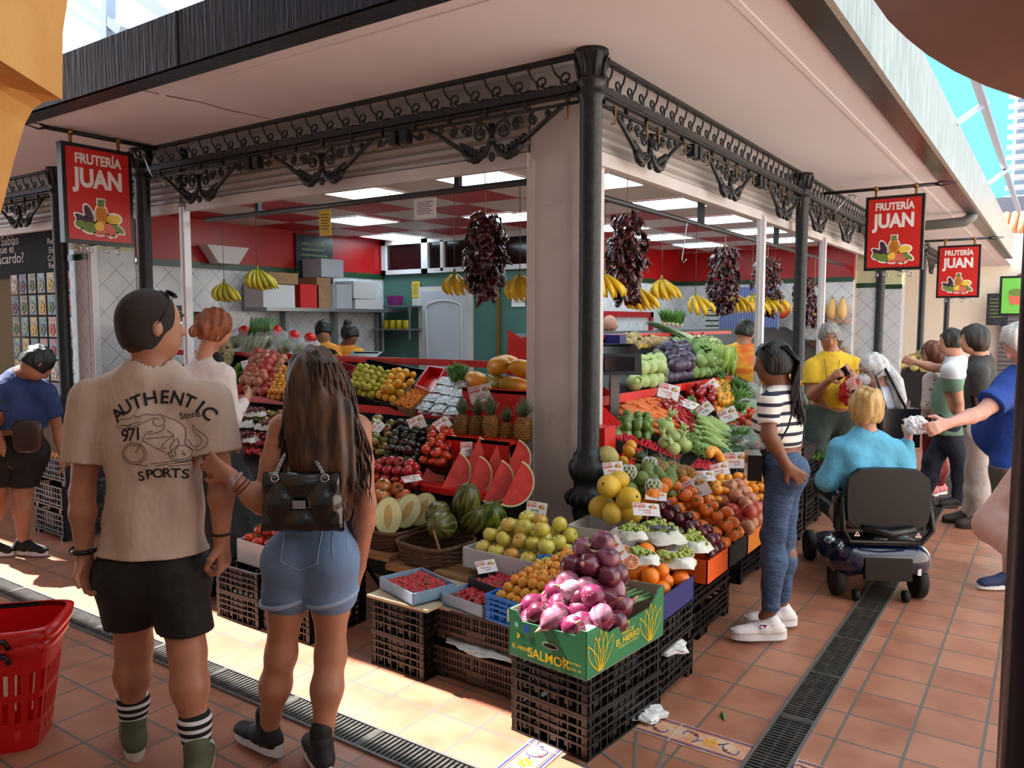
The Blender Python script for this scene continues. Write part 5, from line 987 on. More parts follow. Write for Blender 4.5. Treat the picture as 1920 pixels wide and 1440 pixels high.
b=MB();b.box((-0.035,-0.001,-0.028),(0.035,0.0,0.028));obj('label_sticker',b,mat('green_white_label',(0.78,0.86,0.76),0.6),cb,loc=(0.04,-0.146,0.055))
b=MB();b.box((-0.006,0.11,0.10),(0.10,0.14,0.17));b.box((-0.006,-0.1,0.0),(0,0.1,0));
dup(cb,loc=(0.34,-0.86,0.385),label='second blue crate of loquats tilted behind the first').rotation_euler=(0.25,0,0.35)
pile('loquat',[Vector((0.25,-0.93,0.50)),Vector((0.42,-0.93,0.50)),Vector((0.45,-0.78,0.54)),Vector((0.30,-0.76,0.54))],0.0235,'orange loquat in the second blue crate','loquats in the second blue crate',2,Z1,seed=35)
GB=mat('green_carton',(0.12,0.44,0.27),0.55,col2=(0.15,0.48,0.30),nscale=4);INN=mat('carton_inside',(0.72,0.68,0.60),0.8)
e=empty('onion_box',(0,0,0),'green cardboard box with yellow leaf print heaped with red onions','box');w_,d_,h_=0.37,0.56,0.185;x,y=w_/2,d_/2
def wall(p0,p1,hs,nm):
 """carton wall with a shaped top edge and its inside liner"""
 p0=Vector(p0);p1=Vector(p1);L=(p1-p0).length;ux=(p1-p0)/L;nn=Vector((ux.y,-ux.x,0));poly=[(0,0),(L,0)]+[(t*L,hh)for t,hh in hs];b=MB();b.prism(poly,-0.004,0.0,basis(ux,Z1,nn,p0),0);b.prism([(0.004,0.003),(L-0.004,0.003)]+[(min(max(t*L,0.004),L-0.004),hh-0.001)for t,hh in hs],-0.0065,-0.0041,basis(ux,Z1,nn,p0),1);obj(nm,b,[GB,INN],e)
wall((-x,-y,0),(x,-y,0),[(1,h_),(0.93,h_),(0.86,h_*0.86),(0.18,h_*0.80),(0.10,h_),(0,h_)],'front_wall');wall((x,-y,0),(x,y,0),[(1,h_*1.15),(0.93,h_*1.12),(0.80,h_*0.80),(0.25,h_*0.74),(0.12,h_),(0,h_)],'side_wall');wall((x,y,0),(-x,y,0),[(1,h_),(0,h_*1.15)],'back_wall');wall((-x,y,0),(-x,-y,0),[(1,h_),(0,h_)],'side_wall')
b=MB();b.box((-x,-y,0),(x,y,0.004));obj('bottom',b,INN,e);YEL=mat('yellow_print',(0.93,0.80,0.16),0.55);BLP=mat('blue_print',(0.10,0.30,0.72),0.5)
F=front(w_,d_,0.0015);S=side(w_,d_,0.0015);b=MB()
b.text('SALMOR',0.052,F(0.01,0.036),0,bold=0.012);b.text('EL HIERRO',0.022,F(-0.115,0.042),0,bold=0.01);b.text('FRONTERA',0.012,F(0.13,0.05),0,bold=0.01);b.text('T. 922 556 128',0.012,F(0.125,0.028),0,bold=0.01);b.text('PINA DE',0.024,S(-0.0,0.105),0);b.text('EL HIERRO',0.036,S(-0.0,0.078),0,bold=0.01);b.text('COOPERATIVA FRONTERA',0.012,S(0,0.056),0)
for c_ in(F(-0.135,0.085),F(0.085,0.05),S(0.0,0.135)):b.prism(el(0,0,0.010,0.004,0.7),0,0.0003,c_);b.prism(el(0,0.008,0.009,0.003,-0.4),0,0.0003,c_)
b.prism([(-0.013,-0.015),(0.013,-0.015),(0.013,0.015),(-0.013,0.015)],0,0.0003,F(-0.095,0.125),1);b.prism(el(0,0,0.010,0.010),0,0.0003,F(-0.145,0.13),2)
for o in(-0.19,0.17):
 for sg,a0 in((-1,0.55),(-1,0.25),(0,0),(1,0.25),(1,0.55)):
  for tw in(-1,1):
   pts=[S(o+sg*a0*(0.02+0.13*t)+tw*0.016*math.sin(PI*t)*(1+a0),0.012+(0.155-0.07*a0)*t)@Vector((0,0,0))for t in[i/7 for i in range(8)]];b.tube(pts,0.0022,4,flat=(1,0,0),cap=False)
obj('printed_ornament',b,[YEL,BLP,mat('pale_print',(0.55,0.78,0.72),0.6)],e)
b=MB();b.prism(el(0,0,0.040,0.012,0),0,0.0006,F(0.02,0.088),0);b.prism(el(0,0,0.034,0.008,0),0.0006,0.001,F(0.02,0.088),1);obj('hand_hole',b,[INN,DARK],e)
OB=Matrix.Translation((0.67,-1.20,0.341))@Matrix.Rotation(-0.10,4,'Z');e.matrix_world=OB
rnd=random.Random(11);pos=[(-0.13,-0.21,.13),(-0.04,-0.22,.12),(0.05,-0.21,.125),(0.14,-0.20,.13),(-0.14,-0.12,.16),(-0.05,-0.13,.19),(0.04,-0.12,.18),(0.13,-0.11,.17),(-0.13,-0.03,.19),(-0.06,-0.06,.255),(0.02,-0.05,.25),(0.10,-0.03,.22),(-0.13,0.05,.21),(-0.09,0.01,.30),(-0.01,0.02,.32),(0.07,0.04,.285),(-0.05,0.08,.30),(0.02,0.10,.33),(-0.12,0.13,.24),(-0.04,0.16,.29),(0.05,0.13,.27),(-0.08,0.20,.23),(0.0,0.22,.24),(0.12,0.05,.17),(-0.02,-0.17,.165),(0.09,-0.17,.155),(-0.1,-0.18,.15),(0.15,-0.03,.14),(0.06,-0.2,.09),(-0.09,0.09,.36),(-0.02,0.13,.39),(0.05,0.07,.35),(0.03,-0.10,.22),(-0.02,-0.02,.23),(0.05,0.01,.22),(-0.07,0.03,.22),(0.0,0.06,.24),(0.06,0.09,.22),(-0.10,-0.09,.22),(0.08,-0.09,.24),(-0.01,-0.10,.245),(-0.16,-0.17,.17),(0.15,-0.13,.19),(0.0,-0.235,.17),(0.09,-0.235,.165),(-0.08,-0.23,.175)]
for i,p in enumerate(pos):
 c=OB@Vector(p);place(PK['onion'][1 if p[1]<-0.08 and rnd.random()<0.6 else 0],M=Matrix.Translation(c)@Matrix.Rotation(rnd.uniform(0,6),4,'Z')@Matrix.Rotation(rnd.uniform(0.9,2.4),4,'X')@Matrix.Scale(rnd.uniform(1.12,1.3),4),label='glossy red onion in the heap of the green box',group='red onions in the green box')
sp=MB();rr=random.Random(5)
for k in range(9):a=OB@Vector((0.06+0.012*k-0.03,0.02+0.01*(k%3),0.15+0.008*(k%3)));bb_=OB@Vector((0.02+0.018*k,0.24,0.17+0.012*(k%2)));sp=MB();sp.tube([a,(a+bb_)/2+Z1*0.012,bb_],[0.007,0.009,0.005],6);tag(obj('green_onion_stalk',sp,MATS['leek_green']),'green onion stalk lying at the back corner of the green box','onion','green onion stalks in the green box')
# alley side: vegetables and fruit
def PR(u,v,l=0.03):return plane_hit(u,v,NR,Vector((0.80,0,0.47))+NR*l)
def H(key,pts,r,label,group,lay=1,pl=SR,**k):return pile(key,quad(pl,pts),r,label,group,lay,pl[0],**k)
NAVY=mat('navy_carton',(0.10,0.12,0.42),0.5);ORC=mat('orange_carton',(0.92,0.38,0.12),0.55);BKC=mat('black_carton',(0.07,0.07,0.09),0.5);TAN=mat('amber_carton',(0.80,0.45,0.14),0.6);EDGE=mat('carton_edge',(0.80,0.70,0.55),0.7)
def fcarton(name,y0,y1,x0,x1,z,h,mm,label,txt=None,tm=None,sz=0.05):
 e=carton(name,x1-x0,y1-y0,h,mm,label,((x0+x1)/2,(y0+y1)/2,z));b=MB();w_=x1-x0;S=side(w_,y1-y0);L=y1-y0
 b.prism(el(0,0,0.045,0.010),0,0.0005,S(0,h*0.72),1);b.prism([(-0.03,-0.03),(0.03,-0.03),(0.03,0.03),(-0.03,0.03)],0,0.0004,S(L*0.36,h*0.62),2)
 if txt:b.text(txt,sz,S(-0.02,h*0.38),0,bold=0.02)
 obj('printed_side',b,[tm or PAPER,DARK,PAPER],e);q=MB();q.box((-w_/2,-L/2,0),(-w_/2+0.05,-L/2-0.001,0.03));return e
fcarton('orange_fruit_box',-0.90,-0.55,0.44,0.86,0.372,0.115,NAVY,'dark blue cardboard box of oranges behind the onion box')
fcarton('plum_box',-0.22,0.085,0.42,0.80,0.33,0.125,ORC,'bright orange cardboard box under the plums','Clemen',mat('dark_red_print',(0.45,0.10,0.05),0.6),0.06)
fcarton('mandarin_box',0.10,0.40,0.42,0.80,0.33,0.125,BKC,'black cardboard box with white bird print under the persimmons','LAGUARRE',PAPER,0.042)
fcarton('pomegranate_box',0.41,0.74,0.42,0.80,0.33,0.12,TAN,'amber cardboard box under the pomegranates','Clemen',mat('dark_red_print',(0,0,0),0.6),0.05)
fcarton('cardboard_box',-0.50,-0.20,0.20,0.62,0.42,0.10,CARD,'open brown cardboard box under the bagged grapes')
for L in range(3):
 i_=0.05*L;z_=0.455+0.055*L;pile('orange',[Vector((0.47+i_,-0.87+i_,z_)),Vector((0.83-i_,-0.87+i_,z_)),Vector((0.83-i_,-0.56,z_+0.01)),Vector((0.47+i_,-0.56,z_+0.01))],0.042,'large orange in the dark blue box','oranges in the dark blue box',1,Z1,seed=40+L)
bo=empty('blood_orange_half',(0,0,0),'x','orange');b=MB();b.ball((0,0,-0.001),(0.036,0.036,0.036),18,0,lambda th,ph:1 if ph>PI/2 else 0.02);obj('peel',b,o_m,bo);b=MB();b.prism(el(0,0,0.0355,0.0355,0,24),0,0.001,None,0);b.prism(el(0,0,0.031,0.031,0,24),0.001,0.0016,None,1)
for k in range(10):a=k*PI/5;b.bar((0,0,0.002),(0.030*math.cos(a),0.030*math.sin(a),0.002),0.0016,0.0006,m=0)
obj('cut_face',b,[mat('orange_pith',(0.93,0.80,0.60),0.5),mat('blood_orange_flesh',(0.60,0.20,0.16),0.25,col2=(0.80,0.42,0.24),nscale=30)],bo)
Fh=Vector((cF.x,cF.y,0)).normalized();face=lambda p,tl=0.6:basis(cR,(-Fh*math.cos(tl)+Z1*math.sin(tl)).cross(cR),(-Fh*math.cos(tl)+Z1*math.sin(tl)),p)
place(bo,M=face(P(1183,1053,x=0.68),0.7),label='cut blood orange half lying on the oranges, nearer one');place(bo,M=face(P(1170,1033,x=0.62),0.9)@Matrix.Scale(0.95,4),label='cut blood orange half lying on the oranges, farther one')
BAGM=mat('printed_grape_bag',(0.86,0.87,0.84),0.35,col2=(0.56,0.70,0.52),nscale=9,thr=0.66,wd=0.08,bump=0.4,bscale=20)
def bagged(u,v,s,seed,lab,key='green_grapes',pl=SR,txt=True,name='grape_bag',bm=None):
 p=quad(pl,[(u,v)],0.05)[0];rnd=random.Random(seed);e=empty(name,tuple(p),lab,'bag');b=MB();K=20
 for sg in(0,1):
  vs=[]
  for i in range(7):
   for j in range(K+1):
    a=2*PI*j/K;q=s*(0.95-0.10*i)if i<5 else s*0.5;w_=1+0.10*math.sin(5*a+seed+i)+0.06*math.sin(9*a+i*2);vs.append(Vector((q*w_*math.cos(a)*1.2,q*w_*math.sin(a)*0.85,s*(0.42*math.sin(0.5*i)+0.05*math.sin(7*a+i))-s*0.15)))
  if sg==0:b.add(vs[:6*(K+1)],[(i*(K+1)+j,i*(K+1)+j+1,(i+1)*(K+1)+j+1,(i+1)*(K+1)+j)for i in range(5)for j in range(K)if not(3<=i and j%10<5)],0,True)
 link('bag_film',b.mesh('bag_film'),bm or BAGM,e,loc=(0,0,0))
 if txt:t=MB();M=basis(cR,(0,0,1),-Fh,(0,0,0));t.text('Unifrutti',s*0.30,M@Matrix.Rotation(-0.5,4,'X')@Matrix.Translation((0,s*0.12,s*0.80)),0,bold=0.02);link('bag_print',t.mesh('bag_print'),[mat('navy_print',(0.15,0.16,0.45),0.5)],e,loc=(0,0,0))
 g=PK[key][0]
 for k in range(3):place(g,M=Matrix.Translation(p+Vector((rnd.uniform(-.4,.4)*s,rnd.uniform(-.4,.4)*s,s*0.18)))@Matrix.Rotation(rnd.uniform(0,6),4,'Z')@Matrix.Scale(s*9,4),label='bunch of %s grapes spilling from a printed bag, %s'%(('green','beside the oranges')if key[0]=='g' else('dark red','beside the red haired woman')),group=key+' in printed bags')
 return e
for i,(u,v,s)in enumerate(((1232,1003,0.125),(1180,1000,0.08),(1200,1045,0.085),(1262,1050,0.10),(1290,1020,0.11))):bagged(u,v,s,i+1,'white and green printed bag of grapes, %s'%['biggest with blue lettering','next to the iron column','below the lettered one','above the blue orange box','beside the plums'][i],txt=i==0)
for i,(u,v,s)in enumerate(((452,795,0.11),(476,775,0.10),(458,822,0.11),(500,800,0.1))):bagged(u,v,s,i+7,'white printed bag of dark red grapes, %s'%['beside the sleeve','top one','lowest one','nearest the long hair'][i],'red_grapes',SL,False,bm=PB)
H('plum',[(1335,1052),(1362,1028),(1232,945),(1195,962)],0.031,'dark purple plum in the long heap behind the grapes','plums in the long heap',2,seed=44)
H('persimmon',[(1362,1030),(1398,1006),(1270,905),(1215,928)],0.039,'shiny orange persimmon heaped above the plums','persimmons above the plums',2,seed=45)
H('pomegranate',[(1400,1006),(1430,980),(1370,915),(1330,925)],0.046,'pinkish pomegranate heaped beside the jeans','pomegranates beside the jeans',2,seed=46)
H('mandarin',[(1385,955),(1430,940),(1425,885),(1320,900)],0.034,'small bright mandarin at the top of the fruit slope','mandarins at the top of the slope',2,seed=47);H('mandarin',[(1325,945),(1385,950),(1360,895),(1310,905)],0.034,'small bright mandarin at the top of the fruit slope','mandarins at the top of the slope',2,seed=48)
H('orange',[(1190,955),(1220,968),(1262,925),(1225,915)],0.038,'orange beside the yellow melons','oranges beside the yellow melons',2,seed=49)
carton('melon_box',0.30,0.26,0.11,WC,'white cardboard box below the yellow melons beside the iron column',(0.26,-0.30,0.475),0.05)
for i,(u,v,s)in enumerate(((1142,912,1.0),(1178,935,1.0),(1128,950,1.0),(1150,962,0.95),(1185,962,0.85),(1160,900,0.8))):put('yellow_melon',P(u,v,y=-0.27+0.03*(i%3)),'smooth yellow melon beside the column, %s'%['top left one','big front one','half behind the column','lower left one','lower right one','rear one'][i],'smooth yellow melons',(1.2,0.4*i,i),s)
for i,(u,v)in enumerate(((1138,858),(1124,872))):put('cantaloupe',P(u,v,y=0.05),'pale ribbed melon beside the column, %s'%['larger','hidden one'][i],'pale ribbed melons',(0.4,0.3,i),0.9)
H('yellow_fruit',[(1150,868),(1188,880),(1200,845),(1155,840)],0.036,'small yellow mango beside the ribbed melon','yellow mangoes on the alley side',2,seed=51)
H('cherimoya',[(1162,925),(1262,938),(1270,895),(1185,882)],0.042,'green custard apple in the middle of the fruit slope','custard apples',2,seed=52)
NET=mat('white_foam_net',(0.90,0.91,0.90),0.5)
for i,(u,v)in enumerate(((1225,912),(1178,885),(1218,870))):
 p=PR(u,v,0.09);b=MB()
 for k in range(9):
  for sg in(-1,1):b.tube([p+Vector((0.046*math.sin(PI*t)*math.cos(k*0.7+sg*t*2.4),0.046*math.sin(PI*t)*math.sin(k*0.7+sg*t*2.4),0.044*math.cos(PI*t)))for t in[j/8 for j in range(1,8)]],0.0026,4)
 tag(obj('foam_net',b,NET),'white foam net around a custard apple, %s'%['front one with red tag','left one','upper one'][i],'fruit net');put('cherimoya',p,'custard apple inside the %s foam net'%['front','left','upper'][i],None,(0.3,0,i),0.9)
for i,(u,v,r)in enumerate(((1290,892,0.9),(1265,885,0.75),(1230,878,0.9))):
 p=PR(u,v,0.06);place(PK['pineapple'][0],M=Matrix.Translation(p)@basis(Vector((0.2,1,0.0)).normalized(),Vector((0.35,-.1,1)).normalized(),Vector((-1,0.15,0.45)).normalized(),(0,0,0))@Matrix.Scale(0.85,4),label='green pineapple lying with its crown up the slope, %s'%['rightmost','middle','leftmost'][i],group='pineapples lying on the slope')
for q_,sd in(([(1195,838),(1270,868),(1282,850),(1205,812)],1),([(1290,880),(1345,892),(1372,868),(1310,856)],2),([(1145,828),(1180,838),(1190,820),(1150,815)],3)):
 tray('berry_box',quad(SR,q_),0.05,mat('dark_carton',(0,0,0),0.6),'dark carton of red berries on the slope, %s'%['left of the gourds','above the mandarins','beside the red end panel'][sd-1],'box',NR);H('raspberry',q_,0.0125,'bright red berry in a dark carton on the slope','red berries on the slope',2,seed=53+sd,jit=0.5,lim=95)
H('chayote',[(1148,822),(1218,826),(1222,792),(1150,788)],0.040,'green wrinkled chayote in the first bin','chayotes',2,seed=57)
DC=Vector((0.9,-0.35,-0.45))
H('carrot',[(1172,792),(1258,822),(1252,748),(1182,744)],0.0145,'orange carrot in the large carrot heap','carrots in the heap',3,seed=58,rot='dir',dir=Vector((0.55,0.75,-0.28)),tilt=0.25,dens=0.60,jit=1.2,lim=120,sc=1.3)
H('long_red',[(1240,765),(1275,800),(1300,770),(1240,728)],0.020,'long pointed red pepper beside the carrots','long red peppers',2,seed=59,rot='dir',dir=DC,tilt=0.3,dens=0.8);H('long_red',[(1262,798),(1290,810),(1300,785),(1262,770)],0.018,'long pointed red pepper beside the carrots','long red peppers',2,seed=60,rot='dir',dir=DC,tilt=0.3,dens=0.8)
H('long_green',[(1285,785),(1315,795),(1312,760),(1280,752)],0.019,'long green pepper between red peppers and beans','long green peppers',2,seed=61,rot='dir',dir=DC,tilt=0.4,dens=0.8)
H('bell_red',[(1285,752),(1345,778),(1345,738),(1278,728)],0.040,'glossy red bell pepper in the middle bin','red bell peppers',2,seed=62,rot='up',tilt=0.9)
H('bell_yellow',[(1340,775),(1372,770),(1360,725),(1322,728)],0.038,'glossy yellow bell pepper beside the red ones','yellow bell peppers',2,seed=63,rot='up',tilt=0.9)
for i,(u,v)in enumerate(((1372,735),(1385,745),(1378,758),(1392,765),(1362,722),(1368,748),(1388,778))):put('herb',PR(u,v,0.03),'dark green herb bunch behind the yellow peppers','green herb bunches behind the peppers',(0.2*i,0.6,i),1.3)
H('bean',[(1305,805),(1372,818),(1355,778),(1310,778)],0.010,'green bean in the tangled heap by the price card','green beans in the upper heap',3,seed=64,rot='dir',dir=(0.6,0.6,-0.2),tilt=1.3,dens=0.75,jit=1.5,lim=110,sc=1.15)
H('bean',[(1290,835),(1322,868),(1318,812),(1265,800)],0.010,'green bean in the tangled heap between gourds and marrows','green beans in the lower heap',3,seed=65,rot='dir',dir=(0.6,0.3,-0.3),tilt=1.0,dens=0.7,jit=1.5,lim=90)
for i,(u,v,s)in enumerate(((1246,800,1.25),(1266,822,1.1),(1282,836,1.0),(1248,832,1.0),(1262,842,0.9))):put('gourd',PR(u,v,0.04),'round pale green gourd, %s'%['topmost with leafy tuft','second one down the slope','lowest one','left one by the berries','small one at the bottom'][i],'round pale green gourds',(0.3*(i%2),0.5,i),s)
H('zucchini',[(1325,845),(1372,862),(1362,800),(1310,800)],0.026,'long pale green marrow lying down the slope','pale green marrows',2,seed=66,rot='dir',dir=(0.9,0.0,-0.45),tilt=0.18)
H('squash',[(1372,800),(1412,808),(1405,772),(1370,768)],0.040,'pale green squash behind the woman in stripes','pale green squashes',2,seed=67)
H('cucumber',[(1350,868),(1392,862),(1385,832),(1352,838)],0.024,'dark green cucumber near the hanging black wallet','cucumbers',2,seed=68,rot='dir',dir=(0.2,1,0),tilt=0.2)
b=MB();pts=[Vector((0.09*math.cos(a),0.09*math.sin(a),0))for a in[PI*i/12 for i in range(13)]];b.tube(pts,[0.012]+[0.030]*11+[0.012],9);tag(obj('pumpkin_slice',b,mat('pumpkin_flesh',(0.92,0.62,0.22),0.4),M=Matrix.Translation(PR(1345,868,0.05))@Matrix.Rotation(1.1,4,'Y')@Matrix.Rotation(1.0,4,'Z')),'cut orange pumpkin slice above the mandarins','pumpkin')
for i,(u,v,s)in enumerate(((1395,825,0.16),(1400,735,0.14),(1405,765,0.13))):
 p=PR(u,v,0.08);c_=crumple('clear_bag',p,s,'clear plastic bag of %s'%['salad leaves beside the striped top','cabbage at the bin corner','chard below the cabbage bag'][i],'bag',FILM,i+3,0.6)
 for k in range(3):put('herb' if i==0 else 'green_cabbage',p+Vector((0,0.08*(k-1),-0.01)),'green leaves inside a clear plastic bag near the striped top','leaves inside clear bags',(0.3,0.8*k,k),1.1)
for i,(u,v)in enumerate(((1398,885),(1410,893),(1390,878))):put('herb',PR(u,v,0.02),'green herb bunch beside the mandarins','herb bunches beside the mandarins',(0.3,0.5,i),0.8)
H('cabbage',[(1180,728),(1238,722),(1228,682),(1172,690)],0.062,'pale round cabbage at the start of the upper tier','pale cabbages',2,SR2,seed=70)
H('artichoke',[(1230,720),(1246,716),(1240,665),(1205,672)],0.042,'grey green artichoke between pale and purple cabbages','artichokes',2,SR2,seed=71)
H('red_cabbage',[(1246,718),(1292,708),(1282,655),(1225,660)],0.055,'dark purple cabbage in the upper tier','purple cabbages',2,SR2,seed=72)
H('green_cabbage',[(1292,708),(1328,702),(1322,655),(1275,660)],0.060,'leafy green cabbage in the upper tier','leafy green cabbages',2,SR2,seed=73);H('green_cabbage',[(1262,668),(1345,660),(1335,640),(1262,646)],0.058,'leafy green cabbage in the upper tier','leafy green cabbages',1,SR2,seed=74)
H('cauliflower',[(1320,705),(1352,698),(1335,650),(1305,655)],0.055,'cream cauliflower beside the long lettuce','cauliflowers',2,SR2,seed=75,rot='up',tilt=0.6)
for i,(u,v,s)in enumerate(((1350,702,1.05),(1362,700,1.0),(1372,705,0.85),(1340,690,0.8))):put('lettuce',quad(SR2,[(u,v)],0.0)[0],'upright long green lettuce, %s'%['tallest','second','rightmost','hidden behind'][i],'upright long lettuces',(0,0.15,i),s)
q=MB();q.box((-1.05,0.9,1.50),(-0.90,5,1.53));obj('red_edge_board',q,REDS,sR)
H('celeriac',[(1165,652),(1250,650),(1242,605),(1172,615)],0.060,'knobbly pale celeriac root on the top tier','celeriac roots',2,SR2,seed=76,lim=9);H('corn',[(1165,655),(1215,652),(1210,632),(1165,636)],0.024,'yellow corn cob below the celeriac','corn cobs',1,SR2,seed=77,rot='dir',dir=(0.3,-1,0.1))
for i in range(9):p=quad(SR2,[(1262+5*i,622+2.6*i)],0.06)[0];place(PK['leek'][0],M=Matrix.Translation(p+Vector((0,0,0.02*(i%2))))@basis(Vector((-0.75,-0.62,0.34)).normalized(),Vector((0.62,-0.75,0)).normalized(),Vector((0.25,0.2,0.95)).normalized(),(0,0,0))@Matrix.Scale(1.15,4),label='long green and white leek on the top tier',group='leeks on the top tier')
H('turnip',[(1262,655),(1325,650),(1318,632),(1262,638)],0.034,'small white turnip below the leeks','white turnips',1,SR2,seed=78)
for i in range(5):put('herb',quad(SR2,[(1245+8*i,606+i)],0.12)[0],'dark parsley bunch behind the leeks','parsley bunches',(0.2,0.3,i),1.2)
b=MB();b.box((-0.1,-0.06,0),(0.1,0.06,0.09));tag(obj('blue_crate',b,NAVY,loc=quad(SR2,[(1148,648)])[0]),'dark blue crate below the bald head behind the column','crate')
for nm,pts,r,k,lb,g in(('tomato',[(1505,840),(1560,845),(1562,808),(1508,805)],0.040,2,'bright red tomato beyond the woman in the striped top','far red tomatoes'),):
 pile(nm,[Vector((0.30,1.80,0.72)),Vector((0.62,2.25,0.66)),Vector((0.30,2.60,0.78)),Vector((0.0,2.2,0.86))],0.045,lb,g,3,NR,seed=80)
for i,(u,v)in enumerate(((1520,865),(1532,872),(1512,880),(1528,888),(1540,862))):put('herb',P(u,v,x=0.55),'spring onion bunch below the far tomatoes','spring onion bunches',(0.3,0.5,i),1.2);put('turnip',P(u-6,v+5,x=0.57),'white bulb of the spring onions','white spring onion bulbs',(1,0,i),0.7)
b=MB();b.box((-0.12,1.75,0.0),(0.60,3.0,0.66));tag(obj('low_stand',b,DK),'dark low stand under the far tomatoes','stand')
pile('yellow_fruit',[Vector((-0.1,3.4,1.10)),Vector((0.1,3.4,1.0)),Vector((0.1,4.3,1.0)),Vector((-0.1,4.3,1.1))],0.04,'yellow fruit behind the man in yellow','yellow fruits behind the man',3,NR,seed=81)
pile('cantaloupe',[Vector((0.1,9.8,0.95)),Vector((0.6,9.8,0.85)),Vector((0.6,11,0.9)),Vector((0.1,11,1.0))],0.07,'pale melon on the stall beyond the tiled pillar','melons on the far stall',3,NR,seed=82)
b=MB();b.box((-0.2,9.8,0),(0.65,12,0.85));tag(obj('far_stand',b,DK),'dark stand of the farthest fruit display','stand')
# scales, hanging things
def scale_machine(name,loc,rz,label,s=1.0):
 e=empty(name,(0,0,0),label,'scale');b=MB();b.prism([(-0.17,0),(0.17,0),(0.14,0.14),(-0.06,0.20),(-0.17,0.18)],-0.15,0.15,basis((1,0,0),(0,0,1),(0,-1,0),(0,0,0)));obj('housing',b,BLK,e);b=MB();b.box((0.168,-0.10,0.03),(0.172,0.10,0.12));b.box((-0.14,-0.12,0.192),(-0.02,0.12,0.197));obj('screen',b,SCREEN,e)
 b=MB();b.box((-0.03,-0.03,-0.38),(0.03,0.03,0));obj('pole',b,STEEL,e);b=MB();b.box((-0.16,-0.14,-0.42),(0.20,0.14,-0.38));obj('tray',b,CHROME,e);e.location=loc;e.rotation_euler=(0,0,rz);return e
scale_machine('weighing_scale',tuple(P(1152,700,x=-0.28)),-0.9,'black weighing scale with steel pole beside the iron column');scale_machine('weighing_scale',tuple(P(685,700,y=1.3)),-1.2,'black weighing scale with screen behind the long haired woman',1)
def rail(name,a,b_,lb):q=MB();q.tube([a,b_],0.022,8);o=tag(obj(name,q,mat('grey_rail',(0.30,0.30,0.31),0.4,0.4)),lb,'rail');return o
rail('hanging_rail',(-4.0,0.33,2.53),(-0.5,0.33,2.53),'dark rail with hooks inside the open front');rail('hanging_rail',(-0.42,0.5,2.49),(-0.42,8.4,2.46),'grey rail with hooks along the alley side')
q=MB()
for x in(-3.3,-1.2):q.bar((x,0.33,2.53),(x,0.33,2.75),0.04)
for y in(2.75,5.0,7.0):q.bar((-0.42,y,2.48),(-0.42,y,2.75),0.05)
tag(obj('rail_bracket',q,BLK),'short black straps holding the hanging rails to the ceiling','bracket')
hm_=mat('grey_wire',(0.35,0.34,0.33),0.4,0.5);hw=MB();hw.tube([(0.0,0,0.02),(0.012,0,0.03),(0.0,0,0.02),(0,0,-0.42),(0.005,0,-0.5)],0.0025,5)
for i,(key,n,L,mm,u,v,kx,s)in enumerate(((0,9,.17,bm1,420,532,'y',1.0),(0,11,.17,bm1,482,506,'y',1.05),(0,5,.16,bm3,852,515,'y',.95),(0,6,.17,bm3,975,518,'y',1.05),(0,7,.17,bm2,1133,515,'x',1.0),(0,8,.17,bm2,1195,540,'x',1.05),(0,7,.17,bm3,1241,525,'x',1),(0,6,.17,bm3,1304,555,'x',1.05),(0,8,.17,bm3,1378,553,'x',1.1),(0,7,.17,bm3,1410,555,'x',1.1),(0,8,.17,bm3,1432,556,'x',1.2),(0,7,.17,bm3,1452,553,'x',1.2))):
 e=bananas('banana_hand',n,L*s,mm);p=P(u,v,y=0.33)if kx=='y' else P(u,v,x=-0.42);e.location=p;e.rotation_euler=(0,0,FWA-PI/2+0.3*math.sin(i*2));e.scale=(1.1,)*3
 tag(e,'hanging bunch of bananas, %s'%['greenish, above the red haired woman','greenish and wide, second one','small, left of the hanging peppers','half hidden by the white pillar','spotted, right beside the iron column','spotted, under the first alley peppers','plain yellow, second on the alley side','narrow, below the long wire','wide fan behind the scale pole side','beside the white frame post','right of the white frame post','last before the iron column'][i],'bananas','hanging banana bunches')
 w_=MB();w_.tube([(0,0,0.03),(0,0,(2.5-p.z)/1.1)],0.0022,4);link('hanging_wire',w_.mesh('hanging_wire'),hm_,e,loc=(0,0,0))
for i,(u,v,kx,Hh,R,n)in enumerate(((910,400,'y',0.56,0.15,230),(1176,400,'x',0.62,0.155,260),(1360,462,'x',0.60,0.17,220),(1440,480,'x',0.62,0.18,170),(1510,520,'x',0.50,0.16,130),(1528,525,'x',0.62,0.17,90))):
 e=dried_peppers('dried_pepper_string',Hh,R,n,i+3);p=P(u,v,y=0.33)if kx=='y' else P(u,v,x=-0.42);e.location=p+(Vector((0,0,-0.02)));tag(e,'hanging cluster of dark red dried peppers, %s'%['alone in the open front','largest, beside the corner column','left of the white frame post','right of the white frame post','behind the second iron column','last one on the rail'][i],'dried peppers','hanging dried peppers')
b=MB();b.tube([(0,0,0),(0.012,0,0.02),(0.02,0,0),(-0.02,0,-0.30),(-0.005,0,-0.33),(0.02,0,-0.30)],0.005,6);tag(obj('steel_hook',b,CHROME,loc=P(1284,418,x=-0.42)),'large bare steel hook hanging on the alley rail','hook')
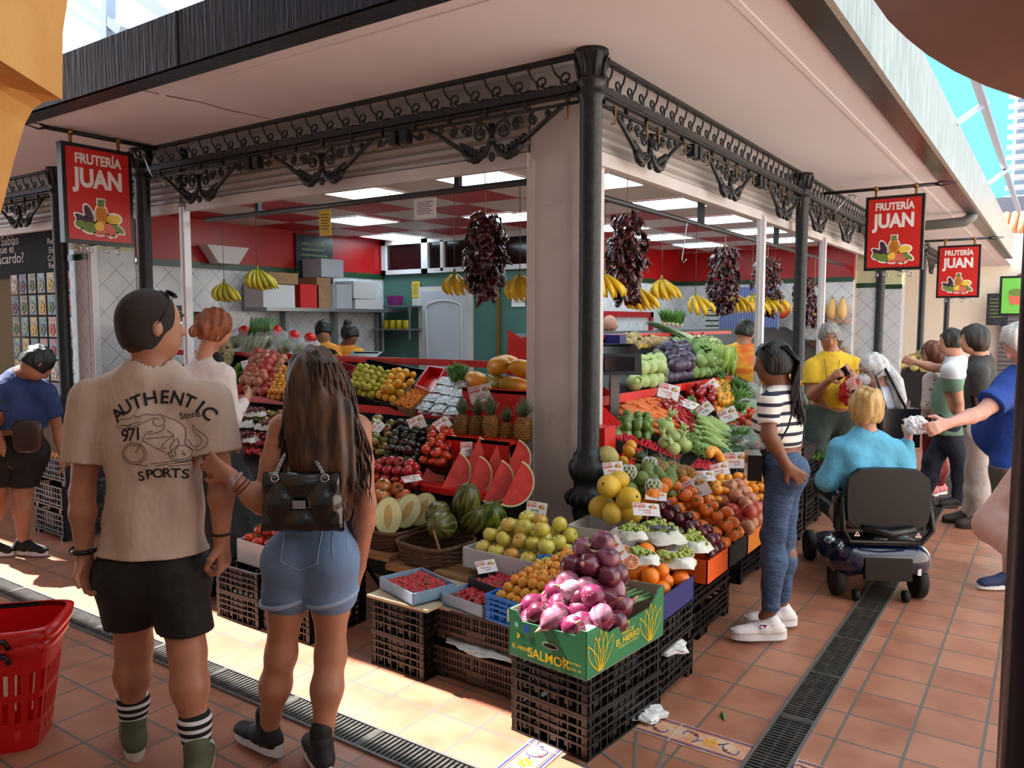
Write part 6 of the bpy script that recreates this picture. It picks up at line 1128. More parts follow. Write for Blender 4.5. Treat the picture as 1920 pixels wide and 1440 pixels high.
# price cards
for a in((902,738,SL,'price card in front of the papayas',0.25,-.3,0,1.45,0),(782,793,SL,'price card tilted over the dark tomatoes',0.3,-.3,.4,1.1,1),(882,842,None,'price card stuck on the red board above the watermelons',0.0,0,.3,1.15,2),(830,795,SL,'bluish price card behind the red tomatoes',0.5,-.6,.3,1.0,1),(708,800,SL,'price card nearest the long brown hair',.7,-.4,.4,.9,3),(772,897,SL,'price card lying flat on the large tomatoes',.3,-1.3,0,1.0,1),(1006,955,None,'price card above the yellow apples at the white pillar',-.15,-.1,0,1.0,2),(463,683,SL,'price card in front of the limes',.15,-.2,.5,.9,0),(505,672,SL,'plain price card among the pomegranates',1.3,-.2,.8,.7,0),(418,730,SL,'price card beside the hand of the red haired woman',.2,-1,.3,.9,1),(735,1055,None,'price card on the dark strawberry carton',.1,-.9,.2,.9,3),(1150,880,SR,'price card before the ribbed melon',.1,-.3,.2,1.0,0),(1212,955,SR,'price card lying above the plums',-.1,-1.1,.2,1.2,1),(1230,930,SR,'price card lying above the persimmons',-.2,-1.2,.2,1.0,3),(1302,917,SR,'largest tilted price card between oranges and mandarins',.5,-.3,0,1.5,0),(1320,892,SR,'price card lying behind the tilted one',.1,-1.0,0,1.1,2),(1350,880,SR,'small price card below the pumpkin slice',.3,-.4,0,1.0,3),(1380,863,SR,'wide price card with blue writing beside the wallet',.1,-.2,0,1.3,3),(1365,778,SR,'price card between beans and squashes',.45,-.2,0,1.3,0),(1322,768,SR,'price card in front of the red bell peppers',.7,-.2,0,1.1,2),(1254,734,SR,'price card in front of the purple cabbages',-.25,-.4,.2,1.5,1),(1292,758,SR,'price card on edge among the green peppers',-.6,-1.1,0,1.2,2),(1334,723,SR,'price card above the yellow peppers',.6,-.3,.3,1.1,3),(1140,1038,None,'price card standing behind the onion heap',.55,-.4,0,1.35,3)):
 u,v,pl,lb,ro,pi,ya,s_,k=a;kw={}
 if pl is None:kw=dict(y={882:-0.10,1006:-0.42,735:-0.9,1140:-0.95}[u]);
 if u==735:u,v=912,1062
 card(u,v,pl,lb,ro,pi,ya,s_,k,0.09,**kw)
e=carton('tomato_box',0.36,0.26,0.13,WC,'white cardboard box of vine tomatoes on the crates behind the denim shorts',(-1.36,-1.12,0.305),-0.05)
pile('tomato',[Vector((-1.52,-1.23,0.42)),Vector((-1.20,-1.24,0.42)),Vector((-1.20,-1.0,0.44)),Vector((-1.52,-1.0,0.44))],0.033,'shiny vine tomato in the white box behind the denim shorts','vine tomatoes in the white box',2,Z1,seed=90)
pile('tomato',[Vector((-2.3,-1.12,0.31)),Vector((-1.95,-1.12,0.31)),Vector((-1.95,-0.9,0.33)),Vector((-2.3,-0.9,0.33))],0.033,'tomato in the low crate in front of the red haired person','tomatoes in the low crate',2,Z1,seed=91)
SLT=(NL,(0,0.8,1.36))
for i,(u,v,s)in enumerate(((452,640,0.16),(482,645,0.17),(512,640,0.17),(545,650,0.16),(575,655,0.14))):
 p=P(u,v,y=0.95);crumple('clear_bag',p,s,'clear bag of vegetables on the top red tier, %s'%['beside the red hair','second from the red hair','third from the red hair','fourth, above pomegranates','last, behind the long brown hair'][i],'bag',FILM,i+9,0.75)
 for k in range(3):put('cauliflower' if i in(2,3)else 'green_cabbage',p+Vector((0.09*(k-1),0.0,-0.02+0.03*(k==1))),'vegetable inside a clear bag on the top red tier','vegetables in the clear bags',(0.4,0.5*k,k),1.0)
 b=MB();b.ball(p+Vector((0.05,0,0.10)),(0.06,0.04,0.05),10,0,lambda th,ph:1+0.2*math.sin(4*th));tag(obj('red_wrapper',b,RED_C if 'RED_C' in globals()else REDS),'crumpled red wrapper on top of the %s clear bag'%['first','second','third','fourth','fifth'][i],'wrapper')
for i in range(5):place(PK['leek'][0],M=Matrix.Translation(P(462+9*i,640,y=0.85))@basis(Vector((0.35,0.2,0.85)).normalized(),Vector((0,-1,0.2)).normalized(),Vector((0.9,0,-0.35)).normalized(),(0,0,0))@Matrix.Scale(1.0,4),label='leek standing in the clear bags on the top red tier',group='leeks in the clear bags')
pile('celeriac',quad(SL,[(395,690),(430,695),(436,655),(400,650)]),0.055,'brown knobbly root behind the red haired person','brown roots behind the red haired person',1,NL,seed=92)
for j_,(x0,x1,z,y,key,r,lb)in enumerate(((-3.9,-2.3,0.80,0.02,'mixed_tomato',0.037,'mottled tomato on the hidden middle tier'),(-2.6,-1.75,0.80,0.02,'tomato',0.036,'red tomato on the middle tier behind the long hair'),(-3.8,-1.75,0.66,-0.18,'pink_tomato',0.035,'pinkish tomato on the lower tier between the two women'))):
 pile(key,[Vector((x0,y-0.10,z)),Vector((x1,y-0.10,z)),Vector((x1,y+0.10,z+0.13)),Vector((x0,y+0.10,z+0.13))],r,lb,lb+'s',1,NL,seed=93+j_)
 # people
SK={k:mat('skin_'+k,c,0.5,col2=tuple(v*0.93 for v in c),nscale=9,sss=0.08)for k,c in dict(fair=(0.80,0.58,0.48),tan=(0.70,0.47,0.36),brown=(0.50,0.31,0.22),pink=(0.84,0.62,0.55)).items()}
EYE=mat('eye_white',(0.9,0.9,0.88),0.2);IRIS=mat('iris_brown',(0.12,0.07,0.04),0.2);LIP=mat('lip',(0.62,0.30,0.28),0.45)
def mixv(a,b,t):return a+(b-a)*t
def hand(wr,d,n,side,curl=0.5,s=1.0):
 """palm and five unequal bent fingers; d along the hand, n out of the palm, side +1/-1 for the thumb side"""
 d=d.normalized();n=(n-d*n.dot(d)).normalized();a=n.cross(d)*side;R_=[cap(wr,wr+d*0.03*s,0.023*s,0.026*s,0.02,(n,0.7))]
 for o in(-0.026,-0.009,0.009,0.026):R_.append(cap(wr+d*0.02*s+a*o*0.6*s,wr+d*0.085*s+a*o*s,0.013*s,0.0115*s,0.012,None))
 for o,L in((0.028,0.070),(0.0095,0.080),(-0.0095,0.074),(-0.028,0.058)):
  p=wr+d*0.085*s+a*o*s;dr=(d+a*o*4).normalized();ang=curl*0.5
  for f,r0,r1 in((0.42,0.0100,0.0094),(0.32,0.0094,0.0086),(0.26,0.0086,0.0074)):
   q=p+(dr*math.cos(ang)+n*math.sin(ang))*L*f*s;R_.append(cap(p,q,r0*s,r1*s,0.004));p=q;ang+=curl*1.0
 p=wr+d*0.025*s+a*0.024*s;q=p+(d*0.6+a*0.75+n*0.25*curl).normalized()*0.045*s;R_+=[cap(p,q,0.015*s,0.0115*s,0.012)];R_.append(cap(q,q+(d*0.9+a*0.25+n*0.5*curl).normalized()*0.034*s,0.0112*s,0.0085*s,0.005))
 return R_
def shoe(root,an,d,up_m,sole_m,hi=0.0,nm='shoe',sc=1.0,lace=None,plat=0.022):
 d=Vector((d[0],d[1],0)).normalized();s=Z1.cross(d);g=Vector((an.x,an.y,an.z-0.085*sc));z=g.z
 P_=lambda a,b,c:g+d*a*sc+s*b*sc+Z1*c*sc
 bl=[cap(P_(-0.045,0,0.05),P_(0.03,0,0.055),0.036*sc,0.037*sc,0.03),cap(P_(0.03,0,0.052),P_(0.15,0.004,0.036),0.040*sc,0.030*sc,0.03),cap(P_(0.10,0.0,0.034),P_(0.165,0.0,0.032),0.038*sc,0.033*sc,0.02,(Z1,0.75)),cap(P_(-0.02,0,0.06),P_(-0.012,0,0.085+hi),0.040*sc,0.042*sc,0.02),cut((0,0,-1),P_(0,0,plat*0.8))]
 o=blob_obj(nm,bl,up_m,root,0.006);so_=MB();K=26;poly=[]
 for i in range(K):
  t=2*PI*i/K;x=math.cos(t);y=math.sin(t);wd_=0.040+0.010*max(0,x)-0.006*math.exp(-((x+0.1)/0.35)**2);poly.append(g+d*(0.055+0.145*x)*sc+s*wd_*y*sc*(1.0 if abs(x)<.95 else.9))
 vs=[Vector((p.x,p.y,max(z,0.001)))for p in poly]+[Vector((p.x,p.y,z+plat*sc+0.008))for p in poly];so_.add(vs,[tuple(range(K-1,-1,-1)),tuple(range(K,2*K))]+[(i,(i+1)%K,K+(i+1)%K,K+i)for i in range(K)]);q=link('sole',so_.mesh('sole'),sole_m,o)
 if 'canvas' in up_m.name:tc_=MB();tc_.ball(P_(0.150,0,0.036),(0.038*sc,0.036*sc,0.030*sc),16,0,None,basis(d,s,Z1,(0,0,0)));link('toe_cap',tc_.mesh('toe_cap'),WH,o)
 if lace:
  l_=MB()
  for k in range(5):c=P_(0.045+0.018*k,0,0.094-0.009*k);l_.tube([c-s*0.022*sc,c+Z1*0.004,c+s*0.022*sc],0.003*sc,4)
  link('laces',l_.mesh('laces'),lace,o)
 return o
class Fig:
 def __init__(f,name,label,B,skin,face,J,s=1.0,bulk=1.0,h=0.009,tilt=(0,0),hands=None,hs=1.0,belly=0.0,legs=True):
  """J: joints as (u, v[, further away]) read off the photograph, set on an upright plane through B"""
  f.B=B=Vector(B);f.root=empty('person',(B.x,B.y,0),label,'person');f.skin=SK[skin];f.h=h;f.s=s;f.bulk=bulk
  f.j=j={}
  for k,v in J.items():j[k]=plane_hit(v[0],v[1],Fh,B+Fh*(v[2]if len(v)>2 else 0))
  f.fa=fa=Vector((math.cos(math.radians(face)),math.sin(math.radians(face)),0));fd=(fa*math.cos(tilt[0])-Z1*math.sin(tilt[0])).normalized();up=fd.cross(Z1.cross(fd)*-1 if 0 else fd.cross(Z1)).normalized()*-1;up=(Z1-fd*Z1.dot(fd)).normalized();r=fd.cross(up);f.hd=(j['hd'],r,fd,up)
  ch=(j['sl']+j['sr'])/2;pv=(j['hl']+j['hr'])/2;f.side=(j['sr']-j['sl']).normalized();ax=(ch-pv).normalized();f.fw=f.side.cross(ax)*-1 if f.side.cross(ax).dot(fa)<0 else f.side.cross(ax);f.ch,f.pv,f.ax=ch,pv,ax
  b=s*bulk;w=(pv+ch)/2;fl=(f.fw,0.68);c=j['hd'];hs_=s*hs;f.hs=hs_
  f.tor=[cap(mixv(j['hl'],j['hr'],0.1)-ax*.0,mixv(j['hl'],j['hr'],0.9),0.098*b,0.098*b,0.06*s,None),cap(pv+ax*0.05*s,w,0.120*b,0.112*b,0.06*s,fl),cap(w,ch-ax*0.13*s,0.115*b,0.138*b,0.06*s,fl),cap(ch-ax*0.13*s,ch-ax*0.05*s,0.142*b,0.120*b,0.05*s,fl),cap(j['sl']+f.side*0.02,j['nk']-ax*0.02,0.052*s,0.05*s,0.05*s),cap(j['sr']-f.side*0.02,j['nk']-ax*0.02,0.052*s,0.05*s,0.05*s)]
  if belly:f.tor.append(ell(w+f.fw*belly*0.5-ax*0.02,(f.side,f.fw,ax),(0.15*b,belly+0.06,0.17*s),0.06))
  f.head=[ell(c+up*0.018*hs_-fd*0.006,(r,fd,up),(0.076*hs_,0.096*hs_,0.100*hs_),0.02),ell(c+fd*0.030*hs_-up*0.052*hs_,(r,fd,up),(0.054*hs_,0.058*hs_,0.056*hs_),0.035),cap(c+fd*0.088*hs_+up*0.012*hs_,c+fd*0.101*hs_-up*0.018*hs_,0.008,0.0125*hs_,0.014),cap(c+fd*0.076*hs_-up*0.045*hs_-r*0.012,c+fd*0.076*hs_-up*0.045*hs_+r*0.012,0.012,0.012,0.008),cap(c-up*0.06*hs_-fd*0.018,j['nk']+ax*0.01,0.052*s,0.060*s,0.03)]
  for sg in(-1,1):f.head+=[ell(c+r*sg*0.076*hs_-fd*0.008-up*0.006,(r,fd,up),(0.009,0.015*hs_,0.027*hs_),0.006),cap(c+fd*0.078*hs_+up*0.030*hs_+r*sg*0.015,c+fd*0.066*hs_+up*0.030*hs_+r*sg*0.045,0.008,0.008,0.012)]
  f.limb=[];f.arm={};f.leg={}
  for q in 'lr':
   S_,E_,W_=j['s'+q],j.get('e'+q),j.get('w'+q)
   if E_ is not None:
    f.arm[q]=[cap(S_,mixv(S_,E_,0.45),0.050*b,0.046*b,0.03),cap(mixv(S_,E_,0.45),E_,0.046*b,0.038*s,0.02),cap(E_,mixv(E_,W_,0.3),0.038*s,0.041*s,0.02),cap(mixv(E_,W_,0.3),W_,0.041*s,0.026*s,0.02)];f.limb+=f.arm[q]
    hd_=(hands or{}).get(q,{});dd=hd_.get('d')or(W_-E_);nn=hd_.get('n')or(f.side*(1 if q=='l' else-1));f.limb+=hand(W_+(W_-E_).normalized()*0.005,Vector(dd),Vector(nn),hd_.get('t',1),hd_.get('c',0.6),s)
   H_,K_,A_=j['h'+q],j.get('k'+q),j.get('a'+q)
   if K_ is not None and legs:
    f.leg[q]=[cap(H_,mixv(H_,K_,0.5),0.088*b,0.072*b,0.04),cap(mixv(H_,K_,0.5),K_,0.072*b,0.054*s,0.03)]
    if A_ is not None:f.leg[q]+=[cap(K_,mixv(K_,A_,0.33)-f.fw*0.010,0.051*s,0.054*s,0.05),cap(mixv(K_,A_,0.33)-f.fw*0.010,A_,0.054*s,0.034*s,0.05),cap(A_,A_-Z1*0.04+f.fw*0.03,0.034*s,0.03,0.02)]
    f.limb+=f.leg[q]
  f.body=blob_obj('body',f.tor+f.head+f.limb,f.skin,f.root,h)
 def put(f,name,prims,m,h=None,**k):return blob_obj(name,prims,m,f.root,h or f.h,**k)
 def mb(f,name,b,m):return link(name,b.mesh(name),m,f.root)
 def infl(f,prims,g):return[('c',p[1],p[2],p[3]+g,p[4]+g,p[5],p[6])if p[0]=='c' else('e',p[1],p[2],tuple(r+g for r in p[3]),p[4])for p in prims]
 def top(f,m,g=0.012,sleeve=0.6,hem=None,name='shirt',folds=0.0035,wide=0.0,extra=(),fscale=9.0,neck=0.03,sg=None,**k):
  """sleeve: share of the upper arm covered (above 1: forearm too); hem: level of the lower edge"""
  pr=f.infl(f.tor,g);j=f.j;tr=[]
  for q in f.arm:
   S_,E_,W_=j['s'+q],j['e'+q],j['w'+q];r0=(sg if sg is not None else g)+0.0
   if sleeve>0:e_=mixv(S_,E_,min(sleeve,1));pr.append(cap(S_,e_,0.050*f.s*f.bulk+r0,0.045*f.s*f.bulk+r0*(1.5 if sleeve<1 else 1),0.03))
   if 0<sleeve<1:tr.append(trim(e_,E_-S_,0.060*f.s*f.bulk+r0))
   if sleeve>1:pr.append(cap(E_,mixv(E_,W_,sleeve-1),0.040*f.s+r0,0.030*f.s+r0,0.03))
  if wide:pr.append(cap(f.pv+f.ax*0.22,f.pv-f.ax*0.02,0.15*f.s*f.bulk,(0.145+wide)*f.s*f.bulk,0.05,(f.fw,0.72)))
  c=f.hd[0];pr+=list(extra);pr.append(sub(cap(j['nk']-f.ax*0.005,c,0.064*f.s,0.075*f.s)));
  if neck:pr.append(sub(cap(j['nk']+f.fa*0.05,c+f.fa*0.06,0.055*f.s,0.07*f.s)))
  if hem is not None:pr.append(cut((0,0,-1),(0,0,hem)))
  pr+=tr
  return f.put(name,pr,m,folds=folds,fscale=fscale,**k)
 def bottom(f,m,g=0.012,to=0.6,waist=None,name='trousers',folds=0.003,seat=0.0,cuff=0.0,fz=1.2,h=None,lead=0.0):
  """to: share of the thigh covered (above 1: shin too)"""
  j=f.j;pr=f.infl(f.tor[:2],g*0.8)
  for q in f.leg:
   H_,K_,A_=j['h'+q],j['k'+q],j.get('a'+q);b=f.s*f.bulk;pr.append(cap(H_,mixv(H_,K_,min(to,1)),0.092*b+g,(0.092-0.034*min(to,1))*b+g+cuff,0.035))
   if to>1 and A_ is not None:b=f.s;pr+=[cap(K_,mixv(K_,A_,0.35)-f.fw*0.010,0.055*b+g,0.058*b+g,0.03),cap(mixv(K_,A_,0.35)-f.fw*0.010,mixv(K_,A_,to-1),0.058*b+g,0.038*b+g+cuff,0.03)]
  if seat:
   for q in 'lr':pr.append(ell(j['h'+q]-f.fw*seat+f.ax*0.0,(f.side,f.fw,f.ax),(0.095*f.s,0.085*f.s,0.10*f.s),0.04))
  if waist is not None:pr.append(cut((0,0,1),(0,0,waist)))
  if lead:pr.append(cut((0,0,-1),(0,0,lead)))
  return f.put(name,pr,m,folds=folds,fseed=3,fz=fz,h=h)
 def hair(f,m,g=0.012,back=0.0,low=-0.045,front=0.055,vol=1.0,name='hair',extra=(),folds=0.0025,top=0.0,ear=0.02):
  c,r,fd,up=f.hd;s=f.hs;pr=[ell(c+up*(0.020+top)*s-fd*0.010*s,(r,fd,up),((0.077*s+g)*vol,(0.096*s+g)*vol,(0.100*s+g)*vol),0.02),ell(c-fd*(0.035+back)*s-up*0.03*s,(r,fd,up),(0.066*s+g,0.058*s+g,0.065*s+g),0.03)]+list(extra)
  pr+=[sub(ell(c+fd*0.105*s-up*0.040*s,(r,fd,up),(0.068*s,0.085*s,0.105*s))),sub(cap(c+fd*ear*s-up*0.13*s,c+fd*(ear+0.012)*s-up*0.02*s,0.02*s,0.018*s)),cut(-up,c+up*low*s)]if front else[]
  if not front:pr+=[cut(-up,c+up*low*s)]
  return f.put(name,pr,m,h=min(f.h,0.007),folds=folds,fscale=40,fz=0.3)
 def facebits(f,brow=(0.15,0.1,0.07),beard=None,glasses=None):
  c,r,fd,up=f.hd;s=f.hs;b=MB()
  for sg in(-1,1):
   e=c+fd*0.079*s+r*sg*0.031*s+up*0.012*s;b.ball(e,(0.012*s,0.010*s,0.007*s),10,0);b.ball(e+fd*0.006*s,0.006*s,8,1);b.tube([c+fd*0.092*s+r*sg*0.014*s+up*0.032*s,c+fd*0.090*s+r*sg*0.032*s+up*0.038*s,c+fd*0.076*s+r*sg*0.05*s+up*0.031*s],[0.003,0.0045,0.002],5,2)
  m_=c+fd*0.087*s-up*0.046*s;b.tube([m_-r*0.024*s-fd*0.008,m_+up*0.004-r*0.008,m_+up*0.004+r*0.008,m_+r*0.024*s-fd*0.008],[0.001,0.0045,0.0045,0.001],6,3);b.tube([m_-r*0.02*s-fd*0.006-up*0.006,m_-up*0.007,m_+r*0.02*s-fd*0.006-up*0.006],[0.001,0.0055,0.001],6,3)
  f.mb('face_features',b,[EYE,IRIS,mat('brow_%d'%int(brow[0]*100),brow,0.8),LIP])
 def glasses(f,m,onhead=False,name='glasses'):
  c,r,fd,up=f.hd;s=f.hs;b=MB();
  if onhead:c=c+up*0.016*s;fd2=(fd*0.62+up*0.78).normalized();up2=(up*0.62-fd*0.78).normalized()
  else:fd2,up2=fd,up
  for sg in(-1,1):
   e=c+fd2*0.104*s+r*sg*0.033*s+up2*0.012*s;b.tube([e+r*0.027*s*math.cos(a)+up2*0.019*s*math.sin(a)for a in[2*PI*i/14 for i in range(15)]],0.0022,5)
   if onhead:b.ball(e,(0.024*s,0.006,0.017*s),10,0,None,basis(r,fd2,up2,(0,0,0)))
   b.tube([e+r*sg*0.026*s,c+r*sg*0.085*s+fd2*0.07*s+up2*0.012*s,c+r*sg*0.087*s-fd2*0.01*s+up2*0.004*s],0.0022,5)
  b.tube([c+fd2*0.106*s-r*0.008+up2*0.014,c+fd2*0.106*s+r*0.008+up2*0.014],0.002,5);f.mb(name,b,m)
def on_mesh(o,vs,d,off=0.002):
 """lay points onto the surface of o along d"""
 me=o.data;bv=BVHTree.FromPolygons([tuple(v.co)for v in me.vertices],[tuple(p.vertices)for p in me.polygons]);out=[]
 for v in vs:
  h_=bv.ray_cast(v-d*1.0,d);out.append(((h_[0]-v).dot(d)if h_[0]is not None else None))
 md=sorted(x for x in out if x is not None)[len([x for x in out if x is not None])//2];last=md;res=[]
 for v,x in zip(vs,out):
  if x is None or abs(x-md)>0.10 or abs(x-last)>0.04 and abs(x-md)>0.05:x=last
  last=x;res.append(v+d*(x-off))
 return res
BK=mat('black_cloth',(0.05,0.05,0.055),0.75,bump=0.4,bscale=10);WH=mat('white_cloth',(0.86,0.85,0.86),0.75,bump=0.2,bscale=14);SUNG=mat('sunglass_black',(0.03,0.03,0.035),0.12)
DENIM=mat('light_denim',(0.34,0.43,0.56),0.85,col2=(0.44,0.54,0.67),nscale=5,bump=0.25,bscale=260,wd=0.5);JEANS=mat('blue_denim',(0.16,0.24,0.37),0.8,col2=(0.26,0.36,0.50),nscale=3.5,bump=0.6,bscale=16,stretch=(1,1,2.2),wd=0.5)
def hz(f,v,u=None):return plane_hit(u or 960,v,Fh,f.B).z
m=Fig('man','person with cropped dark hair, beige printed T-shirt and black shorts, seen from behind',(-0.50,-2.36,0),'tan',78,dict(hd=(283,613),nk=(280,698),sl=(176,752),sr=(390,752),el=(154,925,-0.03),wl=(158,1040,-0.05),er=(414,900,-0.02),wr=(416,1008,-0.03),hl=(243,1080),hr=(332,1080),kl=(252,1215,0.05),kr=(352,1225,-0.05),al=(250,1352,0.10),ar=(370,1398,-0.10)),1.06,1.04,0.0065,hs=1.05,hands=dict(l=dict(d=(0.1,0.1,-1),n=(0.8,0.3,0),t=-1,c=0.75),r=dict(d=(-0.05,0.1,-1),n=(-0.8,-0.3,0),t=1,c=0.85)))
sh=m.top(mat('beige_jersey',(0.76,0.68,0.62),0.85,col2=(0.72,0.63,0.57),nscale=3,bump=0.55,bscale=8,stretch=(1,1,0.6)),0.022,0.66,hz(m,1032),folds=0.0055,wide=0.02,fscale=12,sg=0.022,neck=0)
m.bottom(mat('black_denim',(0.055,0.055,0.06),0.75,bump=0.6,bscale=9),0.020,0.85,hz(m,1022),'shorts',cuff=0.0,lead=hz(m,1174),folds=0.004)
m.hair(mat('cropped_hair',(0.17,0.13,0.11),0.85,bump=0.5,bscale=300),0.002,low=-0.07,folds=0.0,ear=0.035)
m.hair(mat('stubble',(0.26,0.18,0.14),0.9,bump=0.4,bscale=300),-0.004,name='beard',front=None,low=-0.5,extra=[ell(m.hd[0]+m.hd[2]*0.034-m.hd[3]*0.055,(m.hd[1],m.hd[2],m.hd[3]),(0.061,0.064,0.058),0.02)],folds=0);m.facebits();m.glasses(SUNG,True,'sunglasses')
SCK=stripes_mat('striped_sock',((0.05,0.05,0.06),(0.85,0.84,0.84)),2,0.030,0.55,0.85)
for q,dd in(('l',(-0.89,0.42)),('r',(-0.75,0.66))):
 a=m.j['a'+q];a=Vector((a.x,a.y,0.115));m.put('sock',[cap(a,mixv(m.j['a'+q],m.j['k'+q],0.26),0.044,0.060,0.02)],SCK,0.006);shoe(m.root,Vector((a.x,a.y,0.09)),dd,mat('olive_canvas',(0.33,0.34,0.26),0.8),mat('cream_rubber',(0.82,0.78,0.70),0.5),0.05,'high_top_shoe',1.08,WH)
for q,nm,mm,r_ in(('l','wrist_watch',SUNG,0.034),('r','cord_bracelet',mat('dark_cord',(0.20,0.06,0.06),0.7),0.032)):
 w_=m.j['w'+q]+Z1*0.015;b=MB();b.tube([w_+Vector((r_*math.cos(a),r_*math.sin(a),0))for a in[2*PI*i/16 for i in range(17)]],0.010 if q=='l' else 0.005,6)
 if q=='l':b.ball(w_-cR*0.036,(0.010,0.018,0.018),8)
 m.mb(nm,b,mm)
T0=plane_hit(276,830,Fh,m.B-Fh*0.3);kx=3.0/1480.0*0.90
def pv_(u,v):return plane_hit(u,v,Fh,m.B-Fh*0.2)
def proj_text(st,size,u,v,ang=0.0,bold=0.03):
 vs,fs=textmesh(st,bold);o_=pv_(u,v);out=[]
 for x,y in vs:c_,s_=math.cos(ang),math.sin(ang);out.append(o_+cR*(x*c_-y*s_)*size+Z1*(x*s_+y*c_)*size)
 return out,fs
pr_v,pr_f=[],[]
def addp(vs,fs):o=len(pr_v);pr_v.extend(vs);pr_f.extend([tuple(i+o for i in q)for q in fs])
for i,ch in enumerate('AUTHENTIC'):t=(i-4)/4;addp(*proj_text(ch,0.064,279+98*math.sin(t*1.05),752+72*(1-math.cos(t*0.98)),-t*0.85,0.02))
for i,ch in enumerate('SPORTS'):t=(i-2.5)/2.5;addp(*proj_text(ch,0.047,283+38*t,902-5*(1-t*t),-0.12*t,0.02))
for i,ch in enumerate('971'):addp(*proj_text(ch,0.062,214+13*i,824-2*i,0.08,0.01))
addp(*proj_text('Stnrd.',0.032,331,786,0.15,0.01))
def stroke(pts,w=1.1):
 P2=[]
 for k in range(len(pts)-1):
  n_=max(1,int(math.hypot(pts[k+1][0]-pts[k][0],pts[k+1][1]-pts[k][1])/3))
  for q in range(n_):P2.append((pts[k][0]+(pts[k+1][0]-pts[k][0])*q/n_,pts[k][1]+(pts[k+1][1]-pts[k][1])*q/n_))
 P2.append(pts[-1]);vs=[]
 for k,(u,v)in enumerate(P2):a_=P2[max(0,k-1)];b_=P2[min(len(P2)-1,k+1)];dx,dy=b_[0]-a_[0],b_[1]-a_[1];L=math.hypot(dx,dy)or 1;vs+=[pv_(u-dy/L*w/2,v+dx/L*w/2),pv_(u+dy/L*w/2,v-dx/L*w/2)]
 addp(vs,[(2*k,2*k+1,2*k+3,2*k+2)for k in range(len(P2)-1)])
def circ(cx,cy,rx,ry,a0=0,a1=2*PI,n=22):return[(cx+rx*math.cos(a0+(a1-a0)*i/n),cy+ry*math.sin(a0+(a1-a0)*i/n))for i in range(n+1)]
C4=lambda*p:[(x/4,640+y/4)for x,y in p]
for st in(circ(233,857,24,21),circ(233,857,20,17),circ(317,858,22,18,0.2,3.3),circ(317,858,17,14),C4((780,640),(800,610),(880,605),(905,580),(940,590),(1000,570),(1060,580),(1100,575),(1160,600),(1230,630),(1280,680),(1290,740),(1285,800),(1320,850),(1390,860),(1440,830),(1460,780),(1430,740),(1370,700),(1340,660),(1335,690),(1350,720),(1400,760),(1415,790),(1380,830),(1340,830),(1300,770)),C4((780,640),(775,670),(830,680),(900,670),(960,650),(1010,625),(1060,600),(1090,610)),C4((800,655),(870,655),(930,635),(975,625)),C4((1060,600),(1060,640),(1090,660),(1130,660),(1145,620),(1110,590)),C4((1145,650),(1140,690),(1100,710),(1040,720),(1030,700),(1070,700)),C4((1160,690),(1210,730),(1215,780),(1190,830),(1200,860),(1160,880)),C4((1215,780),(1240,760),(1250,800),(1220,860),(1230,890),(1190,900)),C4((1020,710),(1000,770),(945,865)),C4((1020,755),(1215,740)),C4((1005,770),(1160,865)),C4((1160,780),(1130,830),(1170,830)),C4((1160,780),(1200,750)),C4((920,950),(1040,965)),C4((1050,950),(1240,935)),C4((1090,965),(1360,940)),C4((1170,975),(1330,970)),C4((1370,925),(1470,905)),C4((1390,905),(1470,890)),C4((1260,880),(1290,900),(1270,860)),C4((945,600),(965,595)),C4((1080,610),(1105,605)),C4((860,655),(862,668),(880,652),(884,664),(900,648))):stroke(st)
pr_v=on_mesh(sh,pr_v,Fh,0.0025)
me=bpy.data.meshes.new('back_print');me.from_pydata([tuple(v)for v in pr_v],[],pr_f);me.update();link('back_print',me,mat('shirt_print',(0.09,0.08,0.10),0.8),sh)
wm=Fig('woman','person with very long wavy brown hair and denim shorts, hand on the beige sleeve',(-0.10,-2.06,0),'tan',118,dict(hd=(594,712),nk=(598,778),sl=(527,803),sr=(672,803),el=(492,945,-0.10),wl=(432,893,-0.13),er=(686,945,0.0),wr=(674,1062,0.12),hl=(545,1050),hr=(622,1046),kl=(527,1228),kr=(620,1228),al=(501,1388,0.05),ar=(603,1412,-0.08)),0.94,0.96,0.0065,hands=dict(l=dict(d=tuple(-cR*0.85+Fh*0.25+Z1*0.45),n=tuple(Fh),t=-1,c=0.55),r=dict(c=0.5)))
wm.top(mat('grey_camisole',(0.62,0.57,0.57),0.7),0.007,0.0,hz(wm,935),'camisole',extra=[cut((0,0,1),(0,0,hz(wm,868)))])
b=MB()
for u0,u1 in((545,560),(655,640)):b.tube(on_mesh(wm.body,[plane_hit(u0+(u1-u0)*t,785+90*t,Fh,wm.B-Fh*.2)for t in[i/6 for i in range(7)]],Fh,0.003),0.005,5)
wm.mb('shoulder_strap',b,BK)
wm.bottom(DENIM,0.010,0.34,hz(wm,945),'denim_shorts',cuff=0.012,seat=0.035,folds=0.002)
CUF=mat('turned_denim',(0.56,0.62,0.72),0.85)
for q in 'lr':
 c=mixv(wm.j['h'+q],wm.j['k'+q],0.38);b=MB();rr=0.093;b.tube([c+Vector((0,0,0.02*math.cos(a-0.5)))+cR*rr*math.cos(a)+Fh*rr*1.0*math.sin(a)for a in[2*PI*i/28 for i in range(29)]],0.010,6);wm.mb('turned_cuff',b,CUF)
sh_o=[o for o in wm.root.children if o.name.startswith('denim_shorts')][0];b=MB()
